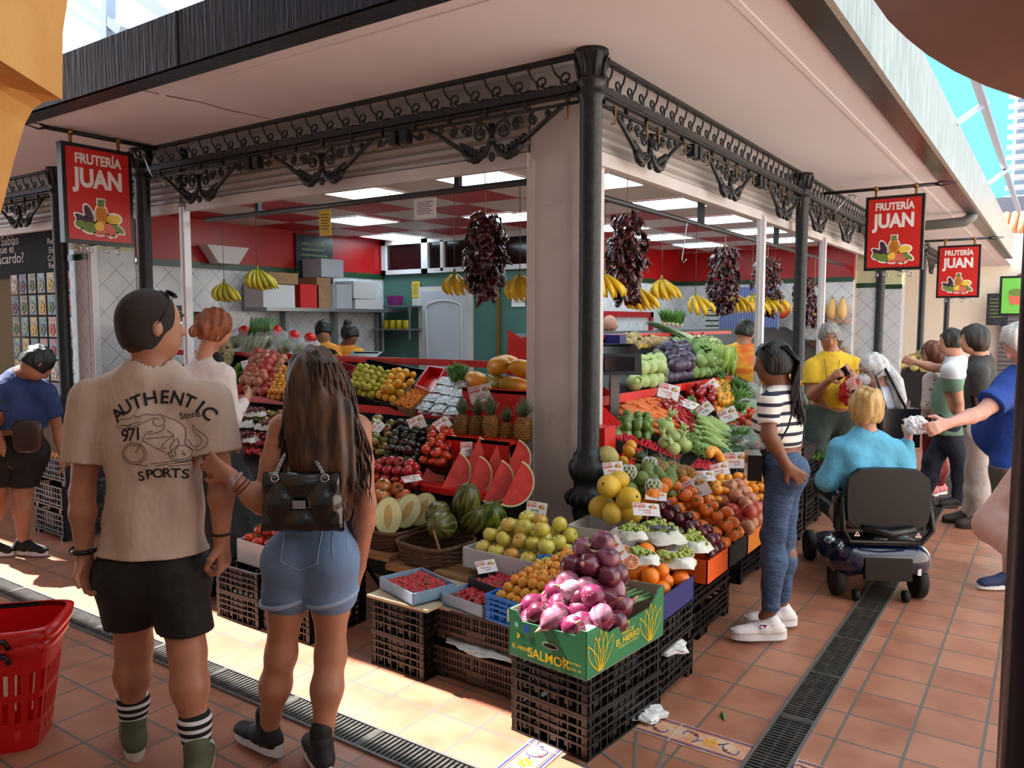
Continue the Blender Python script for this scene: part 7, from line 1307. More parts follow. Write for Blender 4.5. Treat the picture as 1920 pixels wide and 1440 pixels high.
for pts in([(510,1002),(587,1004),(584,1070),(548,1085),(513,1068),(510,1002)],[(602,1000),(588,940)],[(620,995),(636,1050),(655,1050)],[(603,990),(608,1030),(614,1062)]):
 P2=[(pts[k][0]+(pts[k+1][0]-pts[k][0])*q/8,pts[k][1]+(pts[k+1][1]-pts[k][1])*q/8)for k in range(len(pts)-1)for q in range(8)];b.tube(on_mesh(sh_o,[plane_hit(u,v,Fh,wm.B-Fh*.2)for u,v in P2],Fh,0.001),0.002,4)
link('pocket_seam',b.mesh('pocket_seam'),CUF,sh_o)
for q,dd in(('l',(-0.97,0.05)),('r',(-0.88,0.45))):
 a=wm.j['a'+q];a=Vector((a.x,a.y,0.11));wm.put('ankle_sock',[cap(a,a+Z1*0.055,0.040,0.041,0.02)],BK,0.006);shoe(wm.root,Vector((a.x,a.y,0.105)),dd,mat('black_canvas',(0.06,0.06,0.08),0.7),mat('white_rubber',(0.86,0.86,0.88),0.4),0.02,'platform_shoe',0.98,WH,0.036)
HB=mat('long_brown_hair',(0.17,0.10,0.065),0.45,col2=(0.46,0.29,0.17),nscale=7,stretch=(6,6,1.2),thr=0.62,wd=0.4);c,r,fd,up=wm.hd
mass=[ell(c+up*0.012-fd*0.012,(r,fd,up),(0.088,0.108,0.112),0.03)];key=[(594,720,0.090),(600,780,0.098),(606,850,0.105),(612,910,0.095),(620,950,0.06)]
for(a,b_)in zip(key[:-1],key[1:]):mass.append(cap(plane_hit(a[0],a[1],Fh,wm.B-Fh*0.07),plane_hit(b_[0],b_[1],Fh,wm.B-Fh*0.09),a[2],b_[2],0.04,(Fh,0.55)))
mass.append(sub(ell(c+fd*0.10-up*0.04,(r,fd,up),(0.066,0.08,0.10))));wm.put('hair',mass,HB,0.007,folds=0.004,fscale=34,fz=0.15)
b=MB();rnd=random.Random(4)
for k in range(330):
 t=rnd.uniform(-1,1);d0=rnd.uniform(-0.2,1);top_=c+up*(0.112*math.sqrt(max(0.02,1-t*t*0.8)))+r*0.05*t*(-1)-fd*rnd.uniform(0.0,0.08);u1=594+48*t;end=(610+80*t+rnd.uniform(-12,12),rnd.uniform(860,990-40*abs(t)))
 pts=[top_]
 for i in range(1,15):
  q=i/14;u_=(594+42*t)*(1-q)+end[0]*q+7*t*math.sin(PI*q);v_=665+(end[1]-665)*q;dep=-0.115*math.sqrt(max(0.1,1-(0.85*t)**2))*(0.9+0.1*d0)-0.01*math.sin(q*3);wv=(0.3+q)*5.0
  pts.append(plane_hit(u_+wv*math.sin(q*13+k*1.7),v_,Fh,wm.B+Fh*(dep+0.006*math.sin(q*17+k))+r*0))
 b.tube(pts,[0.002]+[0.0045]*11+[0.0035,0.002,0.0006],4)
wm.mb('hair_locks',b,HB);wm.glasses(SUNG,True,'sunglasses')
w_=wm.j['wl'];ad=(wm.j['wl']-wm.j['el']).normalized();X_=frame(ad)[0];Y_=frame(ad)[1];b=MB();b.tube([w_-ad*0.02+X_*0.030*math.cos(a)+Y_*0.030*math.sin(a)for a in[2*PI*i/16 for i in range(17)]],0.007,6);b.ball(w_-ad*0.02-Fh*0.032,(0.017,0.010,0.019),10);wm.mb('smart_watch',b,[mat('rose_strap',(0.62,0.50,0.52),0.4)]);b=MB()
for o_ in(0.045,0.06):b.tube([w_-ad*o_+X_*0.033*math.cos(a)+Y_*0.033*math.sin(a)for a in[2*PI*i/16 for i in range(17)]],0.0025,5)
wm.mb('red_bracelet',b,mat('red_cord',(0.45,0.10,0.12),0.6))
bc=plane_hit(568,940,Fh,wm.B-Fh*0.155);e=empty('shoulder_bag',tuple(bc),'black quilted leather shoulder bag with silver clasp hanging on the long haired woman','bag');LE=mat('black_leather',(0.035,0.035,0.04),0.22,coat=0.4);K1,K2=24,18;vs=[]
for sd in(0,1):
 for j_ in range(K2+1):
  for i in range(K1+1):
   x,z=(i/K1-0.5),(j_/K2-0.5);ed=(1-(2*abs(x))**6)*(1-(2*abs(z))**6);qu=abs(math.sin((x*1.35+z)*4.2))*abs(math.sin((x*1.35-z)*4.2));vs.append(cR*x*0.272*(1-0.08*z)+Z1*z*0.205+(-Fh if sd==0 else Fh)*(0.030*max(0,ed)**0.5+(0.024*qu**0.6 if sd==0 else 0)))
N_=(K1+1)*(K2+1);fs=[(j_*(K1+1)+i,j_*(K1+1)+i+1,(j_+1)*(K1+1)+i+1,(j_+1)*(K1+1)+i)for j_ in range(K2)for i in range(K1)];b=MB();b.add(vs,fs+[tuple(N_+q for q in f_[::-1])for f_ in fs],0,True);link('quilted_body',b.mesh('quilted_body'),LE,e,loc=(0,0,0))
b=MB();b.tube([cR*x*0.27+Z1*-0.012-Fh*(0.045-0.1*x*x)for x in(-0.48,-0.25,0,0.25,0.48)],0.006,5);link('flap_edge',b.mesh('flap_edge'),LE,e,loc=(0,0,0));b=MB();M_=basis(cR,Z1,-Fh,-Fh*0.045);b.box((-0.022,-0.014,0),(0.022,0.014,0.006),0,M_);b.box((-0.010,-0.007,0.006),(0.010,0.007,0.010),0,M_)
for x in(-0.085,0.085):b.tube([cR*(x+0.013*math.cos(a))+Z1*(0.088+0.013*math.sin(a))-Fh*0.035 for a in[2*PI*i/12 for i in range(13)]],0.004,5)
link('silver_clasp',b.mesh('silver_clasp'),CHROME,e,loc=(0,0,0));b=MB()
for x0,(u,v)in((-0.085,(535,850)),(0.085,(585,850))):
 A=cR*x0+Z1*0.095-Fh*0.035;E_=plane_hit(u,v,Fh,wm.B-Fh*0.13)-bc
 for k in range(12):p=mixv(A,E_,k/12);b.tube([p+frame(E_-A)[k%2]*0.006*math.cos(a)+(E_-A).normalized()*0.008*math.sin(a)for a in[2*PI*i/8 for i in range(9)]],0.0018,4)
link('chain_strap',b.mesh('chain_strap'),CHROME,e,loc=(0,0,0))
def stripes_top(name,per,duty):return stripes_mat(name,((0.90,0.88,0.85),(0.11,0.12,0.22)),2,per,duty,0.8)
BLKH=mat('black_hair',(0.03,0.025,0.028),0.42,col2=(0.075,0.065,0.07),nscale=40,stretch=(2,2,0.2),bump=0.6,bscale=60);BRH=mat('dark_brown_hair',(0.09,0.065,0.055),0.5,col2=(0.17,0.12,0.10),nscale=40,stretch=(2,2,0.2),bump=0.6,bscale=60);GRH=mat('grey_hair',(0.42,0.41,0.40),0.6,col2=(0.66,0.65,0.64),nscale=60,stretch=(2,2,0.3),bump=0.5,bscale=200);WHH=mat('white_hair',(0.70,0.69,0.68),0.6,col2=(0.86,0.85,0.84),nscale=50,stretch=(2,2,0.3),bump=0.4,bscale=150)
def fig(label,B,skin,face,J,**k):return Fig('person',label,B,skin,face,J,**k)
def shoes(f,d,um,sm,**k):
 for q in f.leg:
  if f.j.get('a'+q)is not None:a=f.j['a'+q];shoe(f.root,Vector((a.x,a.y,k.get('plat',0.022)*0.6+0.08)),d,um,sm,**k)
def away(z_):return math.degrees(FWA)+z_
B_=P(42,1040,z=0);f=fig('stooping person in dark blue T-shirt and black shorts reaching toward the nectarine crate',B_,'tan',84,dict(hd=(70,682,-.05),nk=(40,703),sl=(-8,730,-.1),sr=(86,738,0),er=(108,805,.1),wr=(116,850,.1),el=(-20,800,-.2),wl=(10,850,-.1),hl=(8,850),hr=(58,850),kl=(-5,930),kr=(42,925),al=(-20,1010),ar=(44,1018)),s=1.0,tilt=(0.7,0))
f.top(mat('dark_blue_jersey',(0.15,0.23,0.42),0.8,bump=0.6,bscale=9),0.018,0.6,hz(f,802),wide=0.02,folds=0.006);f.bottom(BK,0.022,0.85,hz(f,812),'shorts',lead=hz(f,912));f.hair(BLKH,0.012,low=-0.05);shoes(f,(0.9,0.35),BK,WH,lace=BK)
e=empty('crossbody_bag',tuple(plane_hit(52,818,Fh,B_-Fh*0.14)),'dark brown leather crossbody bag hanging on the stooping person in blue','bag');LB=mat('brown_leather',(0.22,0.13,0.11),0.4,bump=0.2);b=MB();b.ball((0,0,0),(0.105,0.045,0.115),20,0,lambda th,ph:(abs(math.cos(ph))**4+abs(math.sin(ph))**4)**-0.25,basis(cR,Fh,Z1,(0,0,0)));link('pouch',b.mesh('pouch'),LB,e,loc=(0,0,0));b=MB();b.tube([-cR*0.10+Z1*0.08,-cR*0.16+Z1*0.25-Fh*0.03,-cR*0.24+Z1*0.42+Fh*0.0],0.012,6,flat=(Fh.x,Fh.y,0));link('strap',b.mesh('strap'),LB,e,loc=(0,0,0))
B_=Vector((-1.98,-1.02,0));f=fig('person with red hair bun, white sleeves and long black dress',B_,'fair',72,dict(hd=(404,617),nk=(386,668),sl=(357,700),sr=(425,702,-.02),er=(437,785,-.02),wr=(458,752,.12),el=(352,790),wl=(380,830,.15),hl=(385,850),hr=(425,850),kl=(385,960),kr=(415,960),al=(388,1075),ar=(405,1085)),s=0.94,bulk=0.86,tilt=(0.25,0),hands=dict(r=dict(c=0.9)))
f.top(mat('white_knit',(0.88,0.84,0.83),0.8,bump=0.6,bscale=9),0.006,1.9,hz(f,860),folds=0.002,neck=0);jj=f.j
dr=[cap(mixv(jj['nk'],jj['sr'],0.55)+Z1*0.03,mixv(jj['sr'],f.pv,0.5)-f.fw*0.04,0.045,0.09,0.04,(Fh,1.0)),cap(mixv(f.ch,f.pv,0.55),f.pv,0.125,0.145,0.05),cap(f.pv,f.pv-Z1*0.62+cR*0.12,0.15,0.26,0.05),cut((0,0,-1),(0,0,0.22))];f.put('black_dress',dr,mat('black_dress_cloth',(0.06,0.075,0.085),0.75),folds=0.007,fscale=14)
RH=mat('red_hair',(0.46,0.21,0.10),0.45,col2=(0.60,0.32,0.16),nscale=30,bump=0.3,bscale=120);c,r,fd,up=f.hd;f.hair(RH,0.014,low=-0.085,ear=0.03,folds=0.005,extra=[ell(c-fd*0.115-up*0.045,(r,fd,up),(0.042,0.034,0.036),0.012)]);b=MB();b.tube([c+r*0.08-up*0.04,c+r*0.083-up*0.075],0.004,5);f.mb('earring',b,CHROME);shoes(f,(0.8,0.6),BK,BK,plat=0.035,hi=0.05)
YR=mat('yellow_red_jersey',(0.92,0.70,0.15),0.7,col2=(0.88,0.42,0.14),nscale=6,stretch=(1,1,3));RED_C=mat('red_cloth',(0.78,0.10,0.12),0.7)
def keeper(lb,B_,skin,face,J,hr,**k):
 f=fig(lb,B_,skin,face,J,legs=False,**k);f.top(YR,0.014,0.55,0.85,neck=0);c=f.j['nk'];b=MB();b.tube([c+cR*0.068*math.cos(a)+Fh*0.06*math.sin(a)-Z1*0.005 for a in[2*PI*i/16 for i in range(17)]],0.011,6);f.mb('red_collar',b,RED_C)
 if hr:f.hair(hr,0.010,low=-0.05)
 f.facebits();b=MB();b.lathe([(0.13,0),(0.15,0.45),(0.14,0.95)],14,0,Matrix.Translation((B_[0],B_[1],0)));f.mb('apron',b,BK);return f
def bust(u,v,d,hh=52):B=P(u,v,d=d);s=1480/d;w_=0.17*s;return Vector((B.x,B.y,0)),dict(hd=(u,v),nk=(u-6,v+0.13*s),sl=(u-8-w_,v+0.21*s),sr=(u-8+w_,v+0.21*s),el=(u-10-w_*1.25,v+0.48*s),wl=(u+5,v+0.62*s,.2),er=(u+w_*1.25,v+0.48*s),wr=(u+10,v+0.62*s,.25),hl=(u-8-0.09*s,v+0.75*s),hr=(u-8+0.09*s,v+0.75*s))
keeper('shopkeeper person with short black hair behind the scale in the open front',*bust(606,622,8.3)[:1],'tan',away(20),bust(606,622,8.3)[1],BLKH,tilt=(0.5,0));g=keeper('shopkeeper person with black hair bun beside the black scale',*bust(655,628,8.9)[:1],'brown',away(60),bust(655,628,8.9)[1],BLKH,tilt=(0.4,0));c,r,fd,up=g.hd;b=MB();b.ball(c+up*0.13-fd*0.03,0.05,12);g.mb('hair_bun',b,BLKH)
keeper('bald person bending down behind the pale cabbages',*bust(1143,612,8.2)[:1],'fair',away(170),bust(1143,612,8.2)[1],None,tilt=(0.7,0));keeper('shopkeeper person in yellow and red jersey working behind the long lettuce',*bust(1398,622,8.1)[:1],'tan',away(-75),bust(1398,622,8.1)[1],BLKH,tilt=(0.3,0),bulk=0.95)
B_=Vector((1.03,0.16,0));f=fig('person with long black hair, striped short top and skinny blue jeans',B_,'brown',away(85),dict(hd=(1450,682),nk=(1462,726),sl=(1442,757,-.15),sr=(1480,752,.15),el=(1441,815,-.20),wl=(1474,872,-.19),er=(1490,830,.2),wr=(1480,900,.22),hl=(1466,885,-.08),hr=(1474,885,.08),kl=(1450,1003,-.06),kr=(1470,1000,.08),al=(1444,1143,-.08),ar=(1465,1128,.10)),s=0.92,bulk=0.90,tilt=(0.12,0),h=0.0075,hands=dict(l=dict(d=tuple(cR*0.7-Z1*0.6),n=tuple(Fh),t=1,c=0.5)))
f.top(stripes_top('navy_striped_knit',0.052,0.66),0.009,0.66,hz(f,834),folds=0.002,extra=[ell(f.ch-Z1*0.11+f.fa*0.065,(f.side,f.fa,Z1),(0.11,0.065,0.075),0.05)],neck=0);f.bottom(JEANS,0.006,1.92,hz(f,843),'skinny_jeans',seat=0.05,folds=0.003,fz=2.4,cuff=0.004)
f.hair(BLKH,0.012,low=-0.06,folds=0.001);b=MB();rnd=random.Random(9);c,r,fd,up=f.hd
for k in range(150):
 t=rnd.uniform(-1,1);p0=c+up*0.09-fd*(0.03+0.03*rnd.random())+r*0.07*t;u1=1478+12*rnd.random()+10*t*0.3;L=rnd.uniform(770,812)
 b.tube([p0,c-fd*0.115+up*0.0+r*0.07*t,plane_hit(1492+rnd.uniform(-9,6),735,Fh,B_+Fh*0.10*t),plane_hit(1500+rnd.uniform(-16,8),775,Fh,B_+Fh*0.10*t),plane_hit(1502+rnd.uniform(-14,8),L,Fh,B_+Fh*0.09*t)],[0.004,0.007,0.007,0.006,0.001],4)
f.mb('hair_length',b,BLKH);f.glasses(SUNG,True,'sunglasses');b=MB();b.tube([plane_hit(1490,755,Fh,B_-Fh*.13),plane_hit(1478,800,Fh,B_-Fh*.17),plane_hit(1455,842,Fh,B_-Fh*.16),plane_hit(1418,860,Fh,B_-Fh*.1)],0.005,5);f.mb('bag_strap',b,BK)
shoes(f,tuple(-cR),WH,mat('white_rubber',(0.9,0.9,0.9),0.4),plat=0.042,lace=mat('grey_lace',(0.66,0.66,0.68),0.7));b=MB();M_=Matrix.Translation(f.j['al']-cR*0.045-Fh*0.036+Z1*(0.075-f.j['al'].z+0.02))@basis(cR,Z1,-Fh,(0,0,0));b.box((-0.017,-0.010,0),(0.017,0.010,0.004),0,M_);b.box((-0.015,-0.005,0.004),(0,0.005,0.005),1,M_);b.box((0,-0.005,0.004),(0.015,0.005,0.005),2,M_);f.mb('shoe_emblem',b,[NAVY,PAPER,RINK]);b=MB();b.box((-0.035,-0.09,-0.065),(0.035,0.09,0.065));tag(obj('wallet_bag',b,LE,M=Matrix.Translation(plane_hit(1412,872,Fh,B_-Fh*0.05))@Matrix.Rotation(0.4,4,'Z')),'small black wallet bag hanging in front of the striped woman','bag')
B_=Vector((1.27,1.12,0));f=fig('seated person with short blonde hair and turquoise cardigan, seen from behind',B_,'pink',away(12),dict(hd=(1622,766),nk=(1624,812),sl=(1574,842),sr=(1676,842),el=(1553,905,.02),wl=(1560,880,.26),er=(1697,890,.0),wr=(1702,825,.12),hl=(1590,962),hr=(1655,962),kl=(1585,962,.42),kr=(1665,962,.42),al=(1590,1030,.45),ar=(1668,1030,.45)),s=0.95,bulk=1.02,hands=dict(r=dict(d=tuple(Z1+cR*0.2),c=0.8)))
f.top(mat('turquoise_knit',(0.36,0.68,0.82),0.8,bump=0.6,bscale=9),0.02,1.85,hz(f,955),folds=0.008,fscale=12,neck=0,sg=0.02);f.bottom(mat('grey_slacks',(0.55,0.52,0.50),0.8),0.015,1.9);f.hair(mat('blonde_hair',(0.80,0.66,0.42),0.45,col2=(0.66,0.50,0.28),nscale=22,stretch=(3,3,0.6)),0.020,low=-0.085,folds=0.004,ear=0.04);f.glasses(SUNG,True,'sunglasses');shoes(f,tuple(Fh),mat('beige_suede',(0.66,0.52,0.40),0.8),WH)
e=empty('mobility_scooter',(1.26,1.30,0),'black and navy mobility scooter carrying the blonde person, seen from behind','mobility scooter',rz=FWA-PI/2-0.10);NV=mat('navy_gloss',(0.05,0.07,0.20),0.2,coat=0.8)
def sp(nm,b,m_,par=None):return link(nm,b.mesh(nm),m_,par or e,loc=(0,0,0))
b=MB();n=20;vs=[]
for yy,zz,sc_ in((-0.30,0.615,1),(-0.345,0.615,0.98)):
 for i in range(n):a=2*PI*i/n;k=(abs(math.cos(a))**5+abs(math.sin(a))**5)**-0.2;vs.append((0.235*k*math.cos(a)*sc_,yy,zz+0.185*k*math.sin(a)*sc_))
b.add(vs,[tuple(range(n)),tuple(range(2*n-1,n-1,-1))]+[(i,n+i,n+(i+1)%n,(i+1)%n)for i in range(n)]);sp('backrest',b,mat('black_vinyl',(0.03,0.03,0.035),0.45));b=MB();b.box((-0.23,-0.26,0.42),(0.23,0.22,0.50));sp('seat',b,BK)
b=MB();b.tube([(-0.24,-0.30,0.62),(-0.25,-0.34,0.44),(-0.2,-0.32,0.36),(0.2,-0.32,0.36),(0.25,-0.34,0.44),(0.24,-0.30,0.62)],0.016,7);b.tube([(-0.14,-0.36,0.45),(0,-0.40,0.43),(0.14,-0.36,0.45)],0.022,7);b.tube([(0,-0.05,0.3),(0,-0.05,0.45)],0.05,10);sp('seat_frame',b,BLK)
for sx in(-1,1):b=MB();b.box((sx*0.24,-0.28,0.58),(sx*0.30,0.10,0.62));b.box((sx*0.255,-0.28,0.42),(sx*0.275,-0.24,0.6));sp('armrest',b,BLK)
b=MB();bl=[cap(Vector((-0.15,-0.24,0.25)),Vector((0.15,-0.24,0.25)),0.13,0.13,0.05,(Z1,0.8)),cap(Vector((-0.16,-0.05,0.24)),Vector((0.16,-0.05,0.24)),0.15,0.15,0.05,(Z1,0.7)),cap(Vector((-0.2,-0.22,0.20)),Vector((-0.2,-0.05,0.20)),0.08,0.08,0.04),cap(Vector((0.2,-0.22,0.20)),Vector((0.2,-0.05,0.20)),0.08,0.08,0.04),cap(Vector((0,0,0.14)),Vector((0,0.55,0.13)),0.17,0.17,0.05,(Z1,0.3)),cut((0,0,-1),(0,0,0.11))]
V_,Q_=blob(bl,0.012);me=bpy.data.meshes.new('body_shell');me.from_pydata(V_.tolist(),[],Q_.tolist());me.polygons.foreach_set('use_smooth',[True]*len(Q_));link('body_shell',me,NV,e,loc=(0,0,0));b=MB();b.box((-0.13,-0.385,0.15),(0.13,-0.35,0.28));b.box((-0.12,-0.33,0.345),(0.12,-0.12,0.356));sp('battery_cover',b,BLK)
b=MB();b.prism(el(0,0,0.04,0.02),0,0.003,Matrix.Translation((0,-0.24,0.357)),0);b.prism(el(-0.013,0,0.012,0.010),0.003,0.004,Matrix.Translation((0,-0.24,0.357)),1);b.prism(el(0.013,0,0.012,0.010),0.003,0.004,Matrix.Translation((0,-0.24,0.357)),1);b.box((0.17,-0.36,0.18),(0.19,-0.34,0.22),0);sp('oval_badge',b,[PAPER,NV])
for x in(-0.17,0.17):b=MB();b.prism([(-0.018,0),(0.018,0),(0,0.03)],0,0.002,Matrix.Translation((x,-0.345,0.40))@Matrix.Rotation(PI/2,4,'X'));b.prism([(-0.008,0.008),(0.008,0.008),(0,0.022)],0.002,0.003,Matrix.Translation((x,-0.345,0.40))@Matrix.Rotation(PI/2,4,'X'),1);sp('warning_sticker',b,[PAPER,RINK])
def wheel(x,y,R,w_):
 b=MB();M=Matrix.Translation((x,y,R))@Matrix.Rotation(PI/2,4,'Y');b.lathe([(R*0.55,-w_*.4),(R*0.9,-w_/2),(R,-w_*0.3),(R,w_*0.3),(R*0.9,w_/2),(R*0.55,w_*.4)],26,0,M,True,lambda a,z:0.02*(math.cos(26*a)>0));o=sp('wheel',b,mat('tyre_rubber',(0.05,0.05,0.05),0.7));b=MB();b.lathe([(0.01,-w_*.45),(R*0.55,-w_*0.3),(R*0.55,w_*0.3),(0.01,w_*.45)],14,0,M);link('hub',b.mesh('hub'),BLK,o,loc=(0,0,0))
for a in((-0.235,-0.20,0.105,0.06),(0.235,-0.20,0.105,0.06),(-0.15,-0.30,0.035,0.03),(0.13,-0.30,0.035,0.03),(0.22,0.52,0.10,0.055),(-0.2,0.52,0.10,0.055)):wheel(*a)
q=P(1557,700,d=6.6);f=fig('person with grey hair and bright yellow T-shirt looking down at a phone',(q.x,q.y,0),'tan',away(165),dict(hd=(1555,632),nk=(1560,664),sr=(1522,688),sl=(1602,685),er=(1522,742,-.05),wr=(1556,712,-.28),el=(1612,735,-.05),wl=(1606,712,-.25),hr=(1540,775),hl=(1582,775),kr=(1528,850,-.1),kl=(1568,870)),s=0.98,bulk=1.12,tilt=(0.35,0),belly=0.10,hands=dict(r=dict(c=0.9),l=dict(c=0.9)))
f.top(mat('yellow_jersey',(0.86,0.70,0.16),0.8,bump=0.6,bscale=9),0.016,0.6,hz(f,762),folds=0.006,neck=0);f.bottom(mat('dark_green_shorts',(0.20,0.25,0.22),0.8,bump=0.6,bscale=9),0.02,0.85,hz(f,758),'shorts');f.hair(GRH,0.010,low=-0.02);f.facebits((0.4,0.38,0.36));b=MB();b.box((-0.037,-0.004,-0.075),(0.037,0.004,0.075));tag(obj('mobile_phone',b,SCREEN,M=Matrix.Translation(plane_hit(1578,700,Fh,Vector((q.x,q.y,0))-Fh*0.33))@Matrix.Rotation(1.0,4,'Y')@Matrix.Rotation(0.6,4,'X')),'dark mobile phone held by the person in yellow','phone')
b=MB();c=f.j['nk']
for sg in(-1,1):b.tube([c+cR*0.07*sg,plane_hit(1560+sg*12,690,Fh,Vector((q.x,q.y,0))-Fh*.18),plane_hit(1560+sg*10,712,Fh,Vector((q.x,q.y,0))-Fh*.22)],0.0025,4);b.tube([plane_hit(1560+sg*8+6*math.cos(a),714+4*math.sin(a),Fh,Vector((q.x,q.y,0))-Fh*.23)for a in[i*PI/5 for i in range(11)]],0.002,4)
f.mb('hanging_glasses',b,SUNG);crumple('red_bag',plane_hit(1598,735,Fh,Vector((q.x,q.y,0))-Fh*0.3),0.09,'red plastic bag held between the person in yellow and the masked person','bag',RED_C,3,1.3)
q=P(1660,740,d=5.7);B_=Vector((q.x,q.y,0));f=fig('person with white hair, glasses, white face mask and sleeveless top',B_,'pink',away(95),dict(hd=(1637,694),nk=(1652,730),sl=(1640,752,-.14),sr=(1668,745,.14),el=(1628,800,-.14),wl=(1604,740,-.05),er=(1650,790,.15),wr=(1615,745,.12),hl=(1668,850,-.06),hr=(1672,850,.06),kl=(1665,930),kr=(1672,930),al=(1668,990),ar=(1675,990)),s=0.95,bulk=1.1,tilt=(0.25,0));f.top(mat('pale_blue_top',(0.78,0.80,0.86),0.8,col2=(0.86,0.87,0.9),nscale=30),0.014,0.0,hz(f,845),wide=0.03);f.bottom(BK,0.02,1.8);f.hair(WHH,0.014,low=-0.05);f.glasses(SUNG)
c,r,fd,up=f.hd;f.put('face_mask',[ell(c+fd*0.075-up*0.045,(r,fd,up),(0.052,0.052,0.05),0.01),cut(-fd,c+fd*0.055)],WH,0.006,folds=0);b=MB();b.tube([c-fd*0.10,plane_hit(1680,715,Fh,B_-Fh*.08),plane_hit(1688,750,Fh,B_-Fh*.12),plane_hit(1686,782,Fh,B_-Fh*.14)],[0.04,0.05,0.045,0.012],10);f.mb('hair_tail',b,WHH)
e=empty('shoulder_bag',tuple(plane_hit(1684,800,Fh,B_-Fh*0.2)),'large black shopper bag on the shoulder of the masked person','bag');b=MB();b.box((-0.13,-0.05,-0.14),(0.13,0.05,0.13),0,basis(cR,Fh,Z1,(0,0,0)));link('bag_body',b.mesh('bag_body'),LE,e,loc=(0,0,0));b=MB();b.tube([cR*-0.09+Z1*0.12,cR*-0.13+Z1*0.35+Fh*.08,cR*-0.05+Z1*0.40+Fh*.12,cR*0.05+Z1*0.13],0.010,6);link('bag_handle',b.mesh('bag_handle'),LE,e,loc=(0,0,0))
B_=P(1752,930,z=0);f=fig('person with auburn hair, floral blouse and pink trainers',B_,'fair',away(80),dict(hd=(1748,665,-.05),nk=(1757,695),sl=(1745,712,-.12),sr=(1768,708,.12),el=(1740,760,-.12),wl=(1735,790),hl=(1752,790,-.05),hr=(1758,790,.05),kl=(1748,860),kr=(1758,860),al=(1745,915,-.05),ar=(1762,912,.05)),s=0.92,bulk=1.0);f.top(mat('floral_cloth',(0.86,0.80,0.78),0.8,col2=(0.55,0.32,0.36),nscale=30,thr=0.62,wd=0.06),0.02,1.6,hz(f,800));f.bottom(mat('maroon_cloth',(0.42,0.08,0.13),0.8,bump=0.6,bscale=9),0.02,1.8);f.hair(mat('auburn_hair',(0.40,0.22,0.13),0.5),0.022,low=-0.09,folds=0.003);shoes(f,tuple(-cR-Fh*.3),mat('pink_mesh',(0.80,0.50,0.50),0.8),WH,lace=WH);f.glasses(SUNG)
B_=P(1762,948,z=0);f=fig('person in white to green T-shirt and dark jeans stretching out an arm',B_,'fair',away(75),dict(hd=(1783,643),nk=(1795,672),sl=(1782,696,-.16),sr=(1806,690,.16),el=(1798,755,-.16),wl=(1795,800,-.12),er=(1752,690,.16),wr=(1716,679,.16),hl=(1780,800,-.08),hr=(1784,800,.08),kl=(1800,870,-.08),kr=(1750,868,.06),al=(1797,948,-.08),ar=(1728,935,.10)),s=1.0,bulk=1.08,belly=0.06,hands=dict(r=dict(c=1.1)))
WG=stripes_mat('white_green_fade',((0.45,0.58,0.50),(0.86,0.87,0.90)),2,2.4,0.48,0.8);f.top(WG,0.024,0.6,hz(f,812),wide=0.03,folds=0.005,neck=0);f.bottom(mat('dark_jeans',(0.10,0.13,0.20),0.8,bump=0.6,bscale=9),0.018,1.95,folds=0.005);f.hair(BRH,0.012,low=-0.04);shoes(f,tuple(-cR),mat('black_mesh',(0.08,0.08,0.09),0.7),BLK)
B_=P(1808,985,z=0);f=fig('person with dark bob hair, dark grey T-shirt and pale trousers',B_,'fair',away(75),dict(hd=(1826,638),nk=(1840,670),sl=(1832,698,-.15),sr=(1850,690,.15),el=(1845,765,-.16),wl=(1835,820,-.1),hl=(1838,800,-.08),hr=(1840,800,.08),kl=(1838,890,-.08),kr=(1828,890,.06),al=(1838,985,-.08),ar=(1812,972,.08)),s=0.98,bulk=0.98);f.top(mat('charcoal_jersey',(0.20,0.19,0.19),0.8,bump=0.6,bscale=9),0.02,0.62,hz(f,800),wide=0.02,neck=0);f.bottom(mat('pale_trousers',(0.74,0.70,0.68),0.8,bump=0.6,bscale=9),0.022,1.95,folds=0.006);f.hair(BRH,0.018,low=-0.09,folds=0.002);shoes(f,tuple(-cR),mat('brown_shoe',(0.18,0.15,0.14),0.7),BLK)
b=MB();b.ball((0,0,0),(0.15,0.06,0.14),18,0,lambda th,ph:(abs(math.cos(ph))**4+abs(math.sin(ph))**4)**-0.25,basis(cR,Fh,Z1,(0,0,0)));tag(obj('printed_tote',b,mat('printed_tote_cloth',(0.80,0.78,0.76),0.7,col2=(0.30,0.16,0.18),nscale=16,thr=0.55,wd=0.08),loc=plane_hit(1850,795,Fh,B_-Fh*0.25)),'patterned white and maroon tote bag beside the pale trousers','bag')
B_=Vector((2.07,1.75,0));f=fig('person with white hair and blue T-shirt holding out a crumpled white napkin',B_,'pink',away(85),dict(hd=(1916,645),nk=(1925,690),sl=(1888,735,-.05),sr=(1940,720,.2),el=(1838,775,-.12),wl=(1778,794,-.2),hl=(1905,880,-.05),hr=(1935,880,.1),kl=(1895,970),kr=(1935,970),al=(1893,1078),ar=(1940,1060)),s=1.05,bulk=1.15,tilt=(0.6,0),belly=0.12,hands=dict(l=dict(c=0.7)))
f.top(mat('royal_blue_jersey',(0.08,0.24,0.56),0.8,bump=0.6,bscale=9),0.022,0.62,hz(f,882),wide=0.02,folds=0.007,neck=0);f.bottom(mat('grey_shorts',(0.36,0.33,0.32),0.8,bump=0.6,bscale=9),0.022,0.85,hz(f,872),'shorts');f.hair(WHH,0.014,low=-0.03);shoes(f,tuple(-cR),mat('navy_mesh',(0.10,0.15,0.32),0.7),WH);crumple('napkin',P(1718,797,d=4.75),0.065,'crumpled white napkin between the blonde person and the blue sleeve','napkin',PAPER,5,0.8)
